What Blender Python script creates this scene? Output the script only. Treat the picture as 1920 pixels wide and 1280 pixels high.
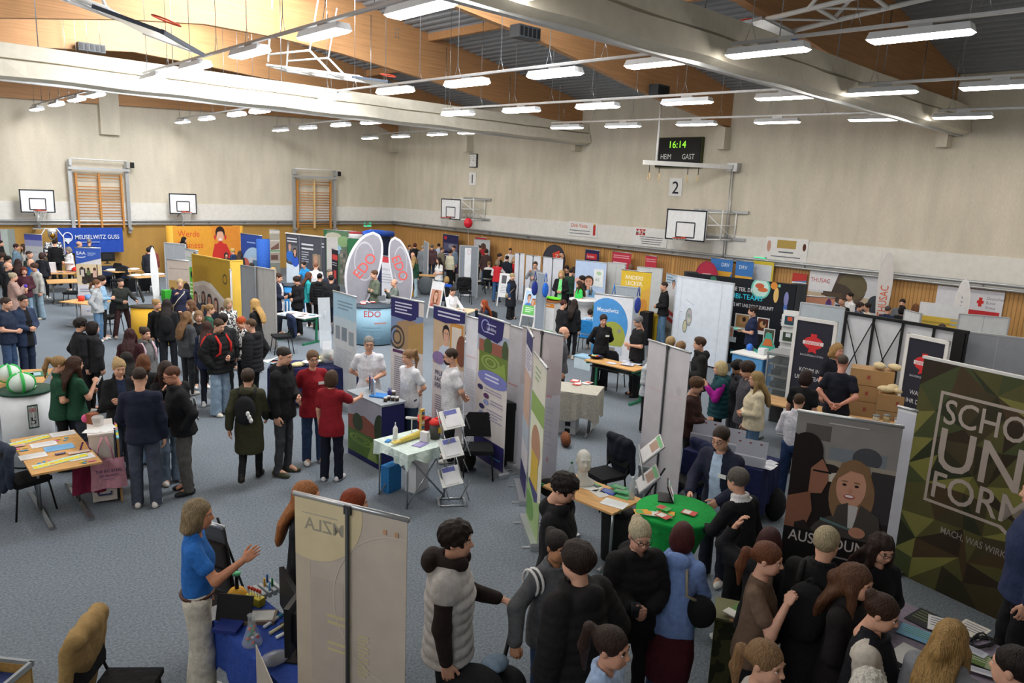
import bpy, math, random
from math import sin, cos
import numpy as np
from mathutils import Vector, Matrix
C = bpy.context.scene.collection
for _o in list(bpy.data.objects): bpy.data.objects.remove(_o)
PI = math.pi; R = math.radians
random.seed(7)
# ---------------- camera
CH, FPX = 4.40, 1380.0
YAW, PIT, ROL = R(44.31), R(11.62), R(2.50)
def _axes():
 f = np.array([sin(YAW)*cos(PIT), cos(YAW)*cos(PIT), -sin(PIT)])
 r = np.array([cos(YAW), -sin(YAW), 0.0]); u = np.cross(r, f)
 return cos(ROL)*r+sin(ROL)*u, -sin(ROL)*r+cos(ROL)*u, f
AR, AU, AF = _axes()
cd = bpy.data.cameras.new('camera'); cam = bpy.data.objects.new('camera', cd); C.objects.link(cam)
cd.sensor_width = 36; cd.sensor_fit = 'HORIZONTAL'; cd.lens = FPX/1920*36; cd.clip_end = 200
M = Matrix.Identity(4)
for i in range(3): M[i][0], M[i][1], M[i][2] = AR[i], AU[i], -AF[i]
M[2][3] = CH; cam.matrix_world = M
S = bpy.context.scene; S.camera = cam
S.view_settings.view_transform = 'Standard'; S.view_settings.look = 'None'; S.view_settings.gamma = 1
S.view_settings.use_curve_mapping = False; S.view_settings.exposure = 0.1
S.cycles.use_denoising = True
S.cycles.max_bounces = 6; S.cycles.diffuse_bounces = 3; S.cycles.glossy_bounces = 2; S.cycles.transmission_bounces = 4
S.cycles.caustics_reflective = False; S.cycles.caustics_refractive = False
# ---------------- sky, skylight daylight and gallery-side fill
W = bpy.data.worlds.new('sky'); S.world = W; W.use_nodes = True
W.node_tree.nodes['Background'].inputs[0].default_value = (.9, .95, 1, 1); W.node_tree.nodes['Background'].inputs[1].default_value = 1.0
LAMP_E, SKY_E, WIN_E = 30.0, 950.0, 220.0
def area(name, loc, sx, sy, energy, rot=(0,0,0), col=(1,1,1)):
 l = bpy.data.lights.new(name, 'AREA'); l.shape = 'RECTANGLE'; l.size = sx; l.size_y = sy; l.energy = energy; l.color = col
 o = bpy.data.objects.new(name, l); C.objects.link(o); o.location = loc; o.rotation_euler = rot; return o
YW, XW = 35.2, 24.62          # far wall, long wall
YN, XN = -7.5, -3.2           # near wall, gallery wall
for y in (10.9, 18.1, 25.1): area('skylight_daylight', (9.4, y-.6, 9.5), 3.6, 3.0, SKY_E, (R(58),0,0), (.96,.98,1))
for y in (2.0, 12.0, 22.0): area('gallery_window_daylight', (XN+.12, y, 5.8), 2.2, 8.0, WIN_E, (0, -PI/2, 0), (.95,.97,1))  # fill from area lights at the unseen gallery wall; no window is modelled there
# ---------------- pixel <-> place
def _ray(x, y): return (x-960)/FPX*AR - (y-640)/FPX*AU + AF
def at(x, y, z=0.0):
 r = _ray(x, y); t = (z-CH)/r[2]; q = r*t; return Vector((q[0], q[1], z))
def onY(x, y, Y): r = _ray(x, y); t = Y/r[1]; return Vector((r[0]*t, Y, CH+r[2]*t))
def onX(x, y, X): r = _ray(x, y); t = X/r[0]; return Vector((X, r[1]*t, CH+r[2]*t))
def px(p):
 q = np.array([p[0], p[1], p[2]-CH]); d = q@AF; return 960+q@AR/d*FPX, 640-q@AU/d*FPX
# ---------------- materials
def lin(c): return tuple((v/12.92 if v <= .04045 else ((v+.055)/1.055)**2.4) for v in c)
def rgb(h):
 if isinstance(h, tuple): return h
 h = h.lstrip('#'); return lin(tuple(int(h[i:i+2], 16)/255 for i in (0, 2, 4)))
_M = {}
def mat(h, kind='plain', rough=.55, metal=0.0, **k):
 key = (h, kind, rough, metal, tuple(sorted(k.items())))
 if key in _M: return _M[key]
 m = bpy.data.materials.new(kind+'_'+str(h).strip('#')); m.use_nodes = True
 n = m.node_tree.nodes; L = m.node_tree.links; b = n['Principled BSDF']; c = rgb(h)
 b.inputs['Roughness'].default_value = rough; b.inputs['Metallic'].default_value = metal
 sp = k.get('spec', .3); b.inputs['Specular IOR Level'].default_value = sp
 def nd(t, **a):
  q = n.new(t)
  for kk, v in a.items():
   if kk in q.inputs: q.inputs[kk].default_value = v
   else: setattr(q, kk, v)
  return q
 tc = nd('ShaderNodeTexCoord')
 def noise(scale, detail=2, vec=None, sc=None):
  t = nd('ShaderNodeTexNoise', Scale=scale, Detail=detail)
  v = tc.outputs['Object']
  if sc:
   mp = nd('ShaderNodeMapping'); mp.inputs['Scale'].default_value = sc; L.new(v, mp.inputs[0]); v = mp.outputs[0]
  L.new(v, t.inputs[0]); return t
 def ramp(fac, a, bb, lo=.3, hi=.7):
  r = nd('ShaderNodeValToRGB'); e = r.color_ramp.elements
  e[0].position, e[1].position = lo, hi; e[0].color = (*a, 1); e[1].color = (*bb, 1)
  L.new(fac, r.inputs[0]); return r
 def bump(fac, st, dist=.01):
  q = nd('ShaderNodeBump', Strength=st, Distance=dist); L.new(fac, q.inputs['Height']); L.new(q.outputs[0], b.inputs['Normal'])
 dk = lambda f: tuple(v*f for v in c)
 if kind == 'plain':
  t = noise(6); r = ramp(t.outputs[0], dk(.95), dk(1.04)); L.new(r.outputs[0], b.inputs['Base Color'])
 elif kind == 'cloth':
  t = noise(26, 3); r = ramp(t.outputs[0], dk(.86), dk(1.1)); L.new(r.outputs[0], b.inputs['Base Color'])
  bump(noise(14, 3).outputs[0], .5, .03); b.inputs['Roughness'].default_value = .85
 elif kind == 'hair':
  t = noise(40, 3, sc=(3, 3, .35)); r = ramp(t.outputs[0], dk(.6), dk(1.3)); L.new(r.outputs[0], b.inputs['Base Color'])
  bump(t.outputs[0], .8, .02); b.inputs['Roughness'].default_value = .5
 elif kind == 'skin':
  t = noise(30, 2); r = ramp(t.outputs[0], dk(.93), dk(1.05)); L.new(r.outputs[0], b.inputs['Base Color'])
  b.inputs['Subsurface Weight'].default_value = 0.0; b.inputs['Roughness'].default_value = .5
 elif kind == 'pattern':   # two-colour blotchy print
  c2 = rgb(k['b']); t = noise(k.get('sc', 22), 1); r = ramp(t.outputs[0], c, c2, .49, .51); L.new(r.outputs[0], b.inputs['Base Color'])
 elif kind == 'wood':
  t = noise(3, 5, sc=k.get('dir', (.6, 8, 14))); r = ramp(t.outputs[0], dk(.78), dk(1.12), .3, .7); L.new(r.outputs[0], b.inputs['Base Color'])
 elif kind == 'slats':     # vertical battens with dark joints
  w = nd('ShaderNodeTexWave', Scale=k.get('sc', 2.6), Distortion=0.0); w.bands_direction = 'Y'; w.wave_profile = 'SIN'
  L.new(tc.outputs['Object'], w.inputs[0]); r = ramp(w.outputs['Fac'], dk(.55), dk(1.0), .02, .22)
  t = noise(2, 4, sc=(5, 5, .5)); r2 = ramp(t.outputs[0], (.86, .84, .8), (1.08, 1.05, 1.0))
  x = nd('ShaderNodeMixRGB', blend_type='MULTIPLY', Fac=1.0); L.new(r.outputs[0], x.inputs[1]); L.new(r2.outputs[0], x.inputs[2])
  L.new(x.outputs[0], b.inputs['Base Color'])
 elif kind == 'plaster':   # pale board-marked concrete
  t = noise(1.4, 6, sc=(1.6, 1.6, .4)); r = ramp(t.outputs[0], dk(.9), dk(1.06)); t2 = noise(60, 2, sc=(1, 1, .15)); r2 = ramp(t2.outputs[0], (.92,)*3, (1.05,)*3)
  x = nd('ShaderNodeMixRGB', blend_type='MULTIPLY', Fac=1.0); L.new(r.outputs[0], x.inputs[1]); L.new(r2.outputs[0], x.inputs[2])
  L.new(x.outputs[0], b.inputs['Base Color']); b.inputs['Roughness'].default_value = .9
 elif kind == 'carpet':
  t = noise(38, 4); r = ramp(t.outputs[0], dk(.72), dk(1.3), .32, .68); t2 = noise(.5, 3); r2 = ramp(t2.outputs[0], (.93,)*3, (1.05,)*3)
  x = nd('ShaderNodeMixRGB', blend_type='MULTIPLY', Fac=1.0); L.new(r.outputs[0], x.inputs[1]); L.new(r2.outputs[0], x.inputs[2])
  L.new(x.outputs[0], b.inputs['Base Color']); bump(noise(90, 2).outputs[0], .4, .01); b.inputs['Roughness'].default_value = .95
 elif kind == 'glow':
  b.inputs['Base Color'].default_value = (*c, 1); b.inputs['Emission Color'].default_value = (*c, 1); b.inputs['Emission Strength'].default_value = k['e']
 elif kind == 'glass':
  b.inputs['Base Color'].default_value = (*c, 1); b.inputs['Alpha'].default_value = k.get('a', .3); b.inputs['Roughness'].default_value = .08
 return m
# ---------------- mesh building
class MB:
 def __init__(s): s.v = []; s.f = []; s.m = []; s.mats = []; s.sm = []
 def mi(s, m):
  if m not in s.mats: s.mats.append(m)
  return s.mats.index(m)
 def add(s, vs, fs, m, smooth=False, T=None):
  o = len(s.v); k = s.mi(m)
  s.v += [tuple(T @ Vector(p)) if T else tuple(p) for p in vs]
  for f in fs: s.f.append(tuple(i+o for i in f)); s.m.append(k); s.sm.append(smooth)
  return s
 def box(s, c, d, m, T=None, rz=0.0):
  x, y, z = d[0]/2, d[1]/2, d[2]/2
  vs = [(a*x, b*y, e*z) for a in (-1, 1) for b in (-1, 1) for e in (-1, 1)]
  if rz: cc, ss = cos(rz), sin(rz); vs = [(p[0]*cc-p[1]*ss, p[0]*ss+p[1]*cc, p[2]) for p in vs]
  vs = [(p[0]+c[0], p[1]+c[1], p[2]+c[2]) for p in vs]
  return s.add(vs, [(0,1,3,2),(4,6,7,5),(0,4,5,1),(2,3,7,6),(0,2,6,4),(1,5,7,3)], m, False, T)
 def tube(s, pts, r, m, n=8, T=None, caps=True, closed=False):
  P = [Vector(p) for p in pts]; N = len(P); vs = []; fs = []; up = None
  for i in range(N):
   a = P[i-1] if (i > 0 or closed) else P[i]; b = P[(i+1) % N] if (i < N-1 or closed) else P[i]
   d = (b-a).normalized() if (b-a).length > 1e-9 else Vector((0,0,1))
   if up is None: up = d.orthogonal().normalized()
   up = (up-d*up.dot(d)); up = up.normalized() if up.length > 1e-6 else d.orthogonal().normalized()
   w = d.cross(up); rr = r[i] if isinstance(r, (list, tuple)) else r
   for k in range(n):
    q = 2*PI*k/n; vs.append(P[i]+(up*cos(q)+w*sin(q))*rr)
  for i in range(N if closed else N-1):
   for k in range(n):
    a, b = i*n+k, i*n+(k+1) % n; c = (i+1) % N*n+(k+1) % n; d = (i+1) % N*n+k; fs.append((a, b, c, d))
  if caps and not closed: fs += [tuple(range(n))[::-1], tuple(range((N-1)*n, N*n))]
  return s.add(vs, fs, m, True, T)
 def lathe(s, prof, m, n=20, T=None, c=(0,0,0), sx=1.0, sy=1.0):
  vs = []; fs = []
  for r, z in prof:
   for k in range(n): q = 2*PI*k/n; vs.append((c[0]+r*sx*cos(q), c[1]+r*sy*sin(q), c[2]+z))
  for i in range(len(prof)-1):
   for k in range(n): fs.append((i*n+k, i*n+(k+1) % n, (i+1)*n+(k+1) % n, (i+1)*n+k))
  fs += [tuple(range(n))[::-1], tuple(range((len(prof)-1)*n, len(prof)*n))]
  return s.add(vs, fs, m, True, T)
 def ell(s, c, r, m, n=12, k=8, T=None):
  pr = [(max(1e-4, sin(PI*i/k)), -cos(PI*i/k)) for i in range(k+1)]
  T2 = Matrix.Translation(c) @ Matrix.Diagonal((r[0], r[1], r[2], 1))
  return s.lathe(pr, m, n, (T @ T2) if T else T2)
 def prism(s, poly, y0, y1, m, T=None):   # polygon in x,z pushed along y
  n = len(poly); vs = [(p[0], y0, p[1]) for p in poly]+[(p[0], y1, p[1]) for p in poly]
  fs = [tuple(range(n)), tuple(range(2*n-1, n-1, -1))]+[(i, n+i, n+(i+1) % n, (i+1) % n) for i in range(n)]
  return s.add(vs, fs, m, False, T)
 def mesh(s, name):
  me = bpy.data.meshes.new(name); me.from_pydata(s.v, [], s.f)
  for m in s.mats: me.materials.append(m)
  me.polygons.foreach_set('material_index', s.m); me.polygons.foreach_set('use_smooth', s.sm); me.update()
  return me
 def obj(s, name, parent=None, loc=(0,0,0), rz=0.0):
  o = bpy.data.objects.new(name, s.mesh(name)); C.objects.link(o); o.location = loc; o.rotation_euler = (0, 0, rz)
  if parent: o.parent = parent
  return o
def tag(o, label=None, cat=None, group=None, kind=None):
 for k, v in (('label', label), ('category', cat), ('group', group), ('kind', kind)):
  if v: o[k] = v
 return o
def thing(name, label, cat, loc=(0,0,0), rz=0.0, group=None):
 o = bpy.data.objects.new(name, None); C.objects.link(o); o.empty_display_size = .1
 o.location = loc; o.rotation_euler = (0, 0, rz); return tag(o, label, cat, group)
def struct(o): return tag(o, kind='structure')
def copy_tree(o, parent=None, loc=None, rz=None, label=None):
 c = o.copy(); C.objects.link(c)
 if parent: c.parent = parent
 if loc is not None: c.location = loc
 if rz is not None: c.rotation_euler[2] = rz
 if label: c['label'] = label
 for ch in KIDS.get(o.name, []): copy_tree(ch, c)
 return c
KIDS = {}
def kids(o):
 for ch in o.children: KIDS.setdefault(o.name, []).append(ch); kids(ch)
 return o
def ang(a, b): return math.atan2(b[1]-a[1], b[0]-a[0])
_TX = {}
def textmesh(t, bold=False):
 if (t, bold) in _TX: return _TX[(t, bold)]
 c = bpy.data.curves.new('t', 'FONT'); c.body = t; c.size = 1.0; c.resolution_u = 3
 if bold: c.offset = .007
 o = bpy.data.objects.new('t', c); C.objects.link(o)
 dg = bpy.context.evaluated_depsgraph_get(); me = o.evaluated_get(dg).to_mesh()
 vs = [tuple(v.co) for v in me.vertices]; fs = [tuple(p.vertices) for p in me.polygons]
 o.evaluated_get(dg).to_mesh_clear(); bpy.data.objects.remove(o); bpy.data.curves.remove(c)
 if vs:
  x0 = min(v[0] for v in vs); x1 = max(v[0] for v in vs); vs = [(v[0]-x0, v[1], 0) for v in vs]
 else: x0 = x1 = 0
 _TX[(t, bold)] = (vs, fs, x1-x0); return _TX[(t, bold)]
# ================= the hall
m_floor = mat('#747d86', 'carpet'); m_wall = mat('#d6cebc', 'plaster'); m_strip = mat('#e4e2dc', rough=.6)
m_slat = mat('#c99a60', 'slats', sc=2.9); m_ochre = mat('#b78f4d', 'plaster'); m_rail = mat('#b9bcbe', rough=.35, metal=.6)
m_deck = mat('#8d9195', rough=.55); m_glu = mat('#bd8d60', 'wood', dir=(.25, 5, 12)); m_white = mat('#e8e8e6', rough=.45)
m_black = mat('#17181a', rough=.5); m_curt = mat('#dcd5c4', rough=.8); m_steel = mat('#a9adb0', rough=.3, metal=.85); m_dkgrey = mat('#3a3d40', rough=.5)
def slab(name, lo, hi, m):
 b = MB(); b.box([(lo[i]+hi[i])/2 for i in range(3)], [hi[i]-lo[i] for i in range(3)], m); return struct(b.obj(name))
ZR = 10.2
slab('floor', (XN-.3, YN-.3, -.2), (XW+.3, YW+.3, 0), m_floor)
ZB, ZP, ZS = 2.18, 2.44, 3.13      # wood top, pale strip bottom, strip top
def wallset(side, lo, hi, ax, m_low, sgn):
 # ax 0: wall normal along x, ax 1: along y ; lower lining, pale strip, concrete above
 for nm, z0, z1, m, d in (('wall_'+side, ZS, ZR, m_wall, 0), ('wall_'+side+'_lining', 0, ZB, m_low, .03), ('trim_'+side+'_strip', ZB, ZS, m_strip, .05)):
  l = list(lo); h = list(hi); l[2], h[2] = z0, z1
  if sgn > 0: l[ax] -= d
  else: h[ax] += d
  slab(nm, l, h, m)
wallset('right', (XW, YN, 0), (XW+.3, YW, 0), 0, m_slat, 1)
wallset('back', (XN, YW, 0), (XW+.3, YW+.3, 0), 1, m_ochre, 1)
wallset('left', (XN-.3, YN, 0), (XN, YW, 0), 0, m_wall, -1)
wallset('front', (XN-.3, YN-.3, 0), (XW+.3, YN, 0), 1, m_wall, -1)
# protective rail pipes along both long walls
for nm, a, b, nrm in (('trim_right_rail', (XW-.2, YN, 0), (XW-.2, YW-.2, 0), 0), ('trim_back_rail', (XN, YW-.2, 0), (XW-.2, YW-.2, 0), 1)):
 g = MB()
 for z, r in ((2.36, .05), (2.22, .035)): g.tube([(a[0], a[1], z), (b[0], b[1], z)], r, m_rail)
 n = 16
 for i in range(n+1):
  t = i/n; p = [a[j]+(b[j]-a[j])*t for j in range(2)]
  g.box((p[0]+(.1 if nrm == 0 else 0), p[1]+(.1 if nrm else 0), 2.3), (.2 if nrm == 0 else .05, .05 if nrm == 0 else .2, .22), m_rail)
 struct(g.obj(nm))
# vertical joints of the wood lining and the built-in equipment-room doors
g = MB(); m_joint = mat('#d9a764', 'wood')
for y in (30.5, 27.6, 25.6, 23.3, 19.9, 17.4): g.box((XW-.04, y, 1.1), (.03, .12, 2.1), m_joint)
for x in (1153, 1197, 1238, 1273, 1316):
 y = onX(x-15, 560, XW).y; g.box((XW-.04, y, 1.05), (.03, .1, 2.0), m_joint)
struct(g.obj('trim_right_joints'))
# deck
g = MB()
def zdeck(x): return 8.15+(XW-x)*.165 if x > 12 else 8.15+(XW-12)*.165-(12-x)*.02
xs = []; x = XN;
while x < XW+.3: xs += [(x, 0), (x+.12, 0), (x+.16, .09), (x+.28, .09)]; x += .32
SKY = [(8.4, 13.4), (15.6, 20.6), (22.6, 27.6)]
def strip(y0, y1, a, b):
 q = [(x, zdeck(x)+dz) for x, dz in xs if a <= x <= b]
 vs = [(x, y0, z) for x, z in q]+[(x, y1, z) for x, z in q]; n = len(q)
 g.add(vs, [(i, i+1, n+i+1, n+i) for i in range(n-1)], m_deck)
yy = YN
for s0, s1 in SKY+[(YW, YW)]:
 strip(yy, s0, -99, 99)
 if s0 < s1: strip(s0, s1, -99, 7.6); strip(s0, s1, 11.3, 99)
 yy = s1
struct(g.obj('ceiling'))
g = MB()
for s0, s1 in SKY:
 for d in ((7.55, s0, 7.6, s1), (11.3, s0, 11.35, s1), (7.55, s0-.05, 11.35, s0), (7.55, s1, 11.35, s1+.05)):
  g.box(((d[0]+d[2])/2, (d[1]+d[3])/2, 10.4), (d[2]-d[0], d[3]-d[1], 1.0), m_white)
struct(g.obj('ceiling_skylight_surround'))
# curved glulam beams across the hall
def beam(Y, low):
 lo = sorted([tuple(onY(x, y, Y-.1)) for x, y in low]); lo = [(p[0], p[2]) for p in lo]
 lo = [(XN, lo[0][1]-.9)]+lo
 if lo[-1][0] < XW: lo.append((XW, lo[-1][1]-(XW-lo[-1][0])*.11))
 lo = [(min(x, XW), z) for x, z in lo]
 up = [(x, zdeck(x)+.06) for x in (XW, 18, 12, 6, XN)]
 g = MB(); g.prism(lo+up, Y-.1, Y+.1, m_glu)
 for bx in (10.5, 15.0):
  for k in range(6): g.ell((bx+.12*(k % 2), Y-.1, zdeck(bx)-.3-.12*(k//2)), (.03, .02, .03), m_steel, 6, 4)
 struct(g.obj('ceiling_beam'))
 h = MB(); zz = 6.9; h.box((XW-.22, Y, zz-.37), (.44, .3, .76), m_wall); struct(h.obj('wall_right_bracket'))
beam(21.62, [(0,33),(250,37),(385,45),(520,70),(640,100),(820,155),(960,200),(1057,233),(1105,247)])
beam(28.7, [(0,83),(95,90),(250,97),(370,120),(480,143),(600,165),(885,240)])
beam(14.55, [(850,10),(1000,70),(1230,182),(1380,240)])
beam(7.35, [(1395,0),(1500,65),(1570,110)])
beam(YW-.15, [(703,230),(740,250)])
# purlins between beams
g = MB()
for X, (a, b) in ((16.4, (14.6, 21.5)), (16.8, (7.4, 14.5)), (18.5, (21.7, 28.6))): g.box((X, (a+b)/2, zdeck(X)-.1), (.14, b-a, .26), m_glu)
struct(g.obj('ceiling_beam'))
# ring-apparatus and lintel stubs on the far wall
g = MB(); p = onY(203, 190, YW-.2); g.box((p.x, YW-.15, p.z-.35), (.75, .3, 2.0), m_wall); struct(g.obj('wall_back_bracket'))
# divider curtains, gathered up below the beams
def curtain(Y, x0, prof, label):
 g = MB(); n = 60; vs = []; fs = []
 sec = [(-.1, 0), (-.14, -.42), (-.05, -.44), (-.2, -.5), (-.24, -.95), (-.06, -1.04), (.06, -1.04), (.24, -.95), (.2, -.5), (.05, -.44), (.14, -.42), (.1, 0)]
 for i in range(n+1):
  t = i/n; x = x0+(XW-.05-x0)*t; dz = prof(x)
  for k, (dy, z) in enumerate(sec):
   w = 1+.1*sin(x*1.7+k)+.05*sin(x*4.1+k*2)
   vs.append((x, Y+dy*w, dz+z*(.78+.015*sin(x*2.2))))
 q = len(sec)
 for i in range(n):
  for k in range(q): fs.append((i*q+k, i*q+(k+1) % q, (i+1)*q+(k+1) % q, (i+1)*q+k))
 fs += [tuple(range(q)), tuple(range(n*q, n*q+q))[::-1]]
 g.add(vs, fs, m_curt, False)
 t = thing('divider_curtain', label, 'curtain', (0, 0, 0)); o = g.obj('fabric', t)
 h = MB(); h.box(((x0+XW)/2, Y, prof(XW)-.82), (XW-x0, .12, .07), m_rail); h.obj('bottom_rail', t)
 for i in range(9):
  x = x0+(XW-x0)*(i+.5)/9; h = MB(); h.tube([(x, Y, prof(x)-.02), (x, Y, zdeck(x)-.3)], .012, m_steel, 5); h.obj('lifting_cord', t)
curtain(21.2, XN+.1, lambda x: 7.22, 'long pale divider curtain gathered up under the beam farther from the camera')
curtain(7.0, 2.0, lambda x: 7.32, 'long pale divider curtain gathered up, passing over the middle of the hall and nearer')
# ================= lamps
m_glow = mat('#fff9f0', 'glow', e=LAMP_E); m_hous = mat('#dfe3e6', rough=.4)
ZL = 6.62
def lamp_proto():
 t = thing('ceiling_lamp', 'x', 'lamp')
 g = MB(); L, w = .64, .14
 g.add([(sx*(w-.03*k), sy*(L-.03*k), z) for k, z in ((0, 0), (1, .1)) for sx, sy in ((-1,-1),(1,-1),(1,1),(-1,1))],
          [(4,5,6,7),(0,1,5,4),(1,2,6,5),(2,3,7,6),(3,0,4,7)], m_hous)
 g.box((0, 0, .13), (.05, .3, .06), m_steel); g.obj('housing', t)
 g = MB(); a, b = w-.005, L-.005
 g.add([(sx*a, sy*b, 0) for sx, sy in ((-1,-1),(1,-1),(1,1),(-1,1))]+[(sx*(a-.03), sy*(b-.04), -.035) for sx, sy in ((-1,-1),(1,-1),(1,1),(-1,1))],
          [(7,6,5,4),(0,4,5,1),(1,5,6,2),(2,6,7,3),(3,7,4,0)], m_glow); g.obj('diffuser', t)
 return kids(t)
LP = lamp_proto(); first = True
ROWS = [('first lighting track from the gallery, over the open floor', [(285,147),(367,127),(470,101),(603,64),(787,18)]),
 ('second lighting track, over the middle of the booths', [(637,185),(741,172),(870,157),(1028,138),(1228,118),(1437,98),(1733,73)]),
 ('third lighting track, between the booths and the slatted wall', [(865,215),(980,208.5),(1115,200),(1276,190),(1468,182),(1655,174),(1880,165)]),
 ('fourth lighting track, closest to the slatted wall', [(1067,240),(1167,236.5),(1300,232),(1457,229),(1640,224),(1805,220)]),
 ('short lighting track above the backboard beside the door opening', [(70,205),(104,196),(142,187),(180,179)]),
 ('short lighting track above the second backboard of the ochre wall', [(343,229),(388,223),(440,215),(489,210)]),
 ('short lighting track above the narrower wall bars', [(525,244),(578,240),(640,235),(695,230)]),
 ('short lighting track nearest the far corner of the hall', [(693,259),(752,256),(818,252),(880,249)])]
SH = ['track nearest the gallery', 'second track', 'third track', 'track closest to the slatted wall', 'short track by the door opening', 'short track by the second backboard', 'short track by the narrower wall bars', 'short track by the hall corner']
ORD = 'end-most second third fourth fifth sixth seventh'.split()
for ri, (lab, pts) in enumerate(ROWS):
 P = sorted([at(x, y, ZL) for x, y in pts], key=lambda p: -p.y); n = len(P)
 if ri < 4:
  P2 = list(P)
  if ri == 3: P2.append(Vector((P[-1].x+.2, P[-1].y-2.4, ZL)))
 else: P2 = P
 xm = sum(p.x for p in P2)/len(P2); k = sum((p.y-sum(q.y for q in P2)/len(P2))*(p.x-xm) for p in P2)/max(1e-6, sum((p.y-sum(q.y for q in P2)/len(P2))**2 for p in P2)); ym = sum(p.y for p in P2)/len(P2)
 rz = math.atan(-k)
 for i, p in enumerate(P2):
  x = xm+k*(p.y-ym)
  l = '%s lamp from the far end, %s' % (ORD[i] if i else 'first', SH[ri])
  loc = (x, min(p.y, YW-.95), ZL)
  if first: LP.location = loc; LP.rotation_euler[2] = rz; LP['label'] = l; LP['group'] = 'lamps of the '+lab.split(',')[0]; first = False
  else:
   o = copy_tree(LP, None, loc, rz, l); o['group'] = 'lamps of the '+lab.split(',')[0]
 y0, y1 = P2[-1].y-1.2-(3 if ri < 4 else 0), min(P2[0].y, YW-.95)+.7
 segs = [(y0, y1, '')]
 if ri < 4:
  segs = [(7.45, y1, ', middle piece')]
  if ri: segs.append((y0, 6.55, ', piece beyond the nearer curtain'))
 for y0, y1, ex in segs:
  yc = (y0+y1)/2; xc = xm+k*(yc-ym); t = thing('lighting_track', ('grey steel '+lab if not ex else 'grey '+lab.split(',')[0]+ex), 'lighting track', (xc, yc, ZL+.16), rz)
  h_ = (y1-y0)/2; g = MB(); g.box((0, 0, .02), (.06, 2*h_, .045), m_rail); g.tube([(.06, -h_, .05), (.06, h_, .05)], .014, m_white, 5); g.obj('rail', t)
  m = max(2, int((y1-y0)/1.45))
  for i in range(m+1):
   y = -h_+.3+(2*h_-.6)*i/m; zt = zdeck(xc)-ZL-.16
   h = MB(); h.tube([(0, y, .3), (0, y, zt)], .007, m_steel, 4); h.tube([(0, y-.09, .03), (0, y, .3), (0, y+.09, .03)], .006, m_steel, 4); h.obj('suspension_wire', t)
for x, ys in ((6.4, (6.1, 2.9)), (11.6, (1.4, -1.6)), (16.9, (1.2, -1.8)), (21.9, (3.9, 1.0)), (1.9, (12.9, 9.9, 6.5))):  # lamps out of view, added to brighten the foreground
 for y in ys:
  o = copy_tree(LP, None, (x, y, ZL), 0, 'lit ceiling lamp of the gallery end of the hall'); o['group'] = 'lamps of the gallery end'
# ================= sports equipment on the walls
m_board = mat('#eceef0', rough=.4); m_line = mat('#232733'); m_rim = mat('#c8452c', rough=.4); m_net = mat('#d8d8d4', 'cloth'); m_bar = mat('#c98a45', 'wood'); m_bar2 = mat('#e2c48f', 'wood')
def board(t, w, h, y, zc, rim_h=None):
 g = MB(); g.box((0, y, zc), (w, .03, h), m_board)
 f = .05 if w > 1.3 else .045; e = y-.02
 for c, d in (((0, e, zc+h/2-f/2), (w, .012, f)), ((0, e, zc-h/2+f/2), (w, .012, f)), ((-w/2+f/2, e, zc), (f, .012, h)), ((w/2-f/2, e, zc), (f, .012, h))): g.box(c, d, m_line)
 a, b, z0 = w*.46, h*.48, zc-h/2+.12
 for c, d in (((0, e, z0+b), (a, .012, f*.8)), ((0, e, z0), (a, .012, f*.8)), ((-a/2, e, z0+b/2), (f*.8, .012, b)), ((a/2, e, z0+b/2), (f*.8, .012, b))): g.box(c, d, m_line)
 g.obj('backboard', t)
 r = .225; g = MB(); g.tube([(r*cos(q), e-.13-r+r*sin(q), z0-.02) for q in np.linspace(0, 2*PI, 20)[:-1]], .012, m_rim, 6, closed=True)
 g.box((0, e-.06, z0-.02), (.14, .14, .05), m_rim); g.obj('rim', t)
 g = MB(); N = 12
 for k in range(N):
  for sgn in (1, -1):
   pts = [(r*s*cos(2*PI*(k+sgn*j*.5)/N), e-.13-r+r*s*sin(2*PI*(k+sgn*j*.5)/N), z0-.03-.1*j) for j, s in enumerate((1, .85, .7, .62, .6))]
   g.tube(pts, .006, m_net, 4, caps=False)
 g.obj('net', t)
def hoop_back(cx, cy, lab):
 p = onY(cx, cy, YW-.75); t = thing('basketball_hoop', lab, 'basketball hoop', (p.x, YW-.75, 0))
 board(t, 1.2, .9, 0, p.z)
 g = MB(); g.tube([(0, .05, p.z-.4), (0, .05, p.z-1.05), (0, .72, p.z-1.05)], .05, m_rail, 8); g.tube([(0, .05, p.z-.1), (0, .72, p.z-.6)], .03, m_rail, 6); g.box((0, .05, p.z-1.08), (.5, .3, .04), m_rail); g.obj('wall_bracket', t)
hoop_back(70, 377, 'basketball backboard on the ochre wall between the door opening and the wider wall bars')
hoop_back(343, 382, 'basketball backboard on the ochre wall between the two sets of wall bars')
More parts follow.
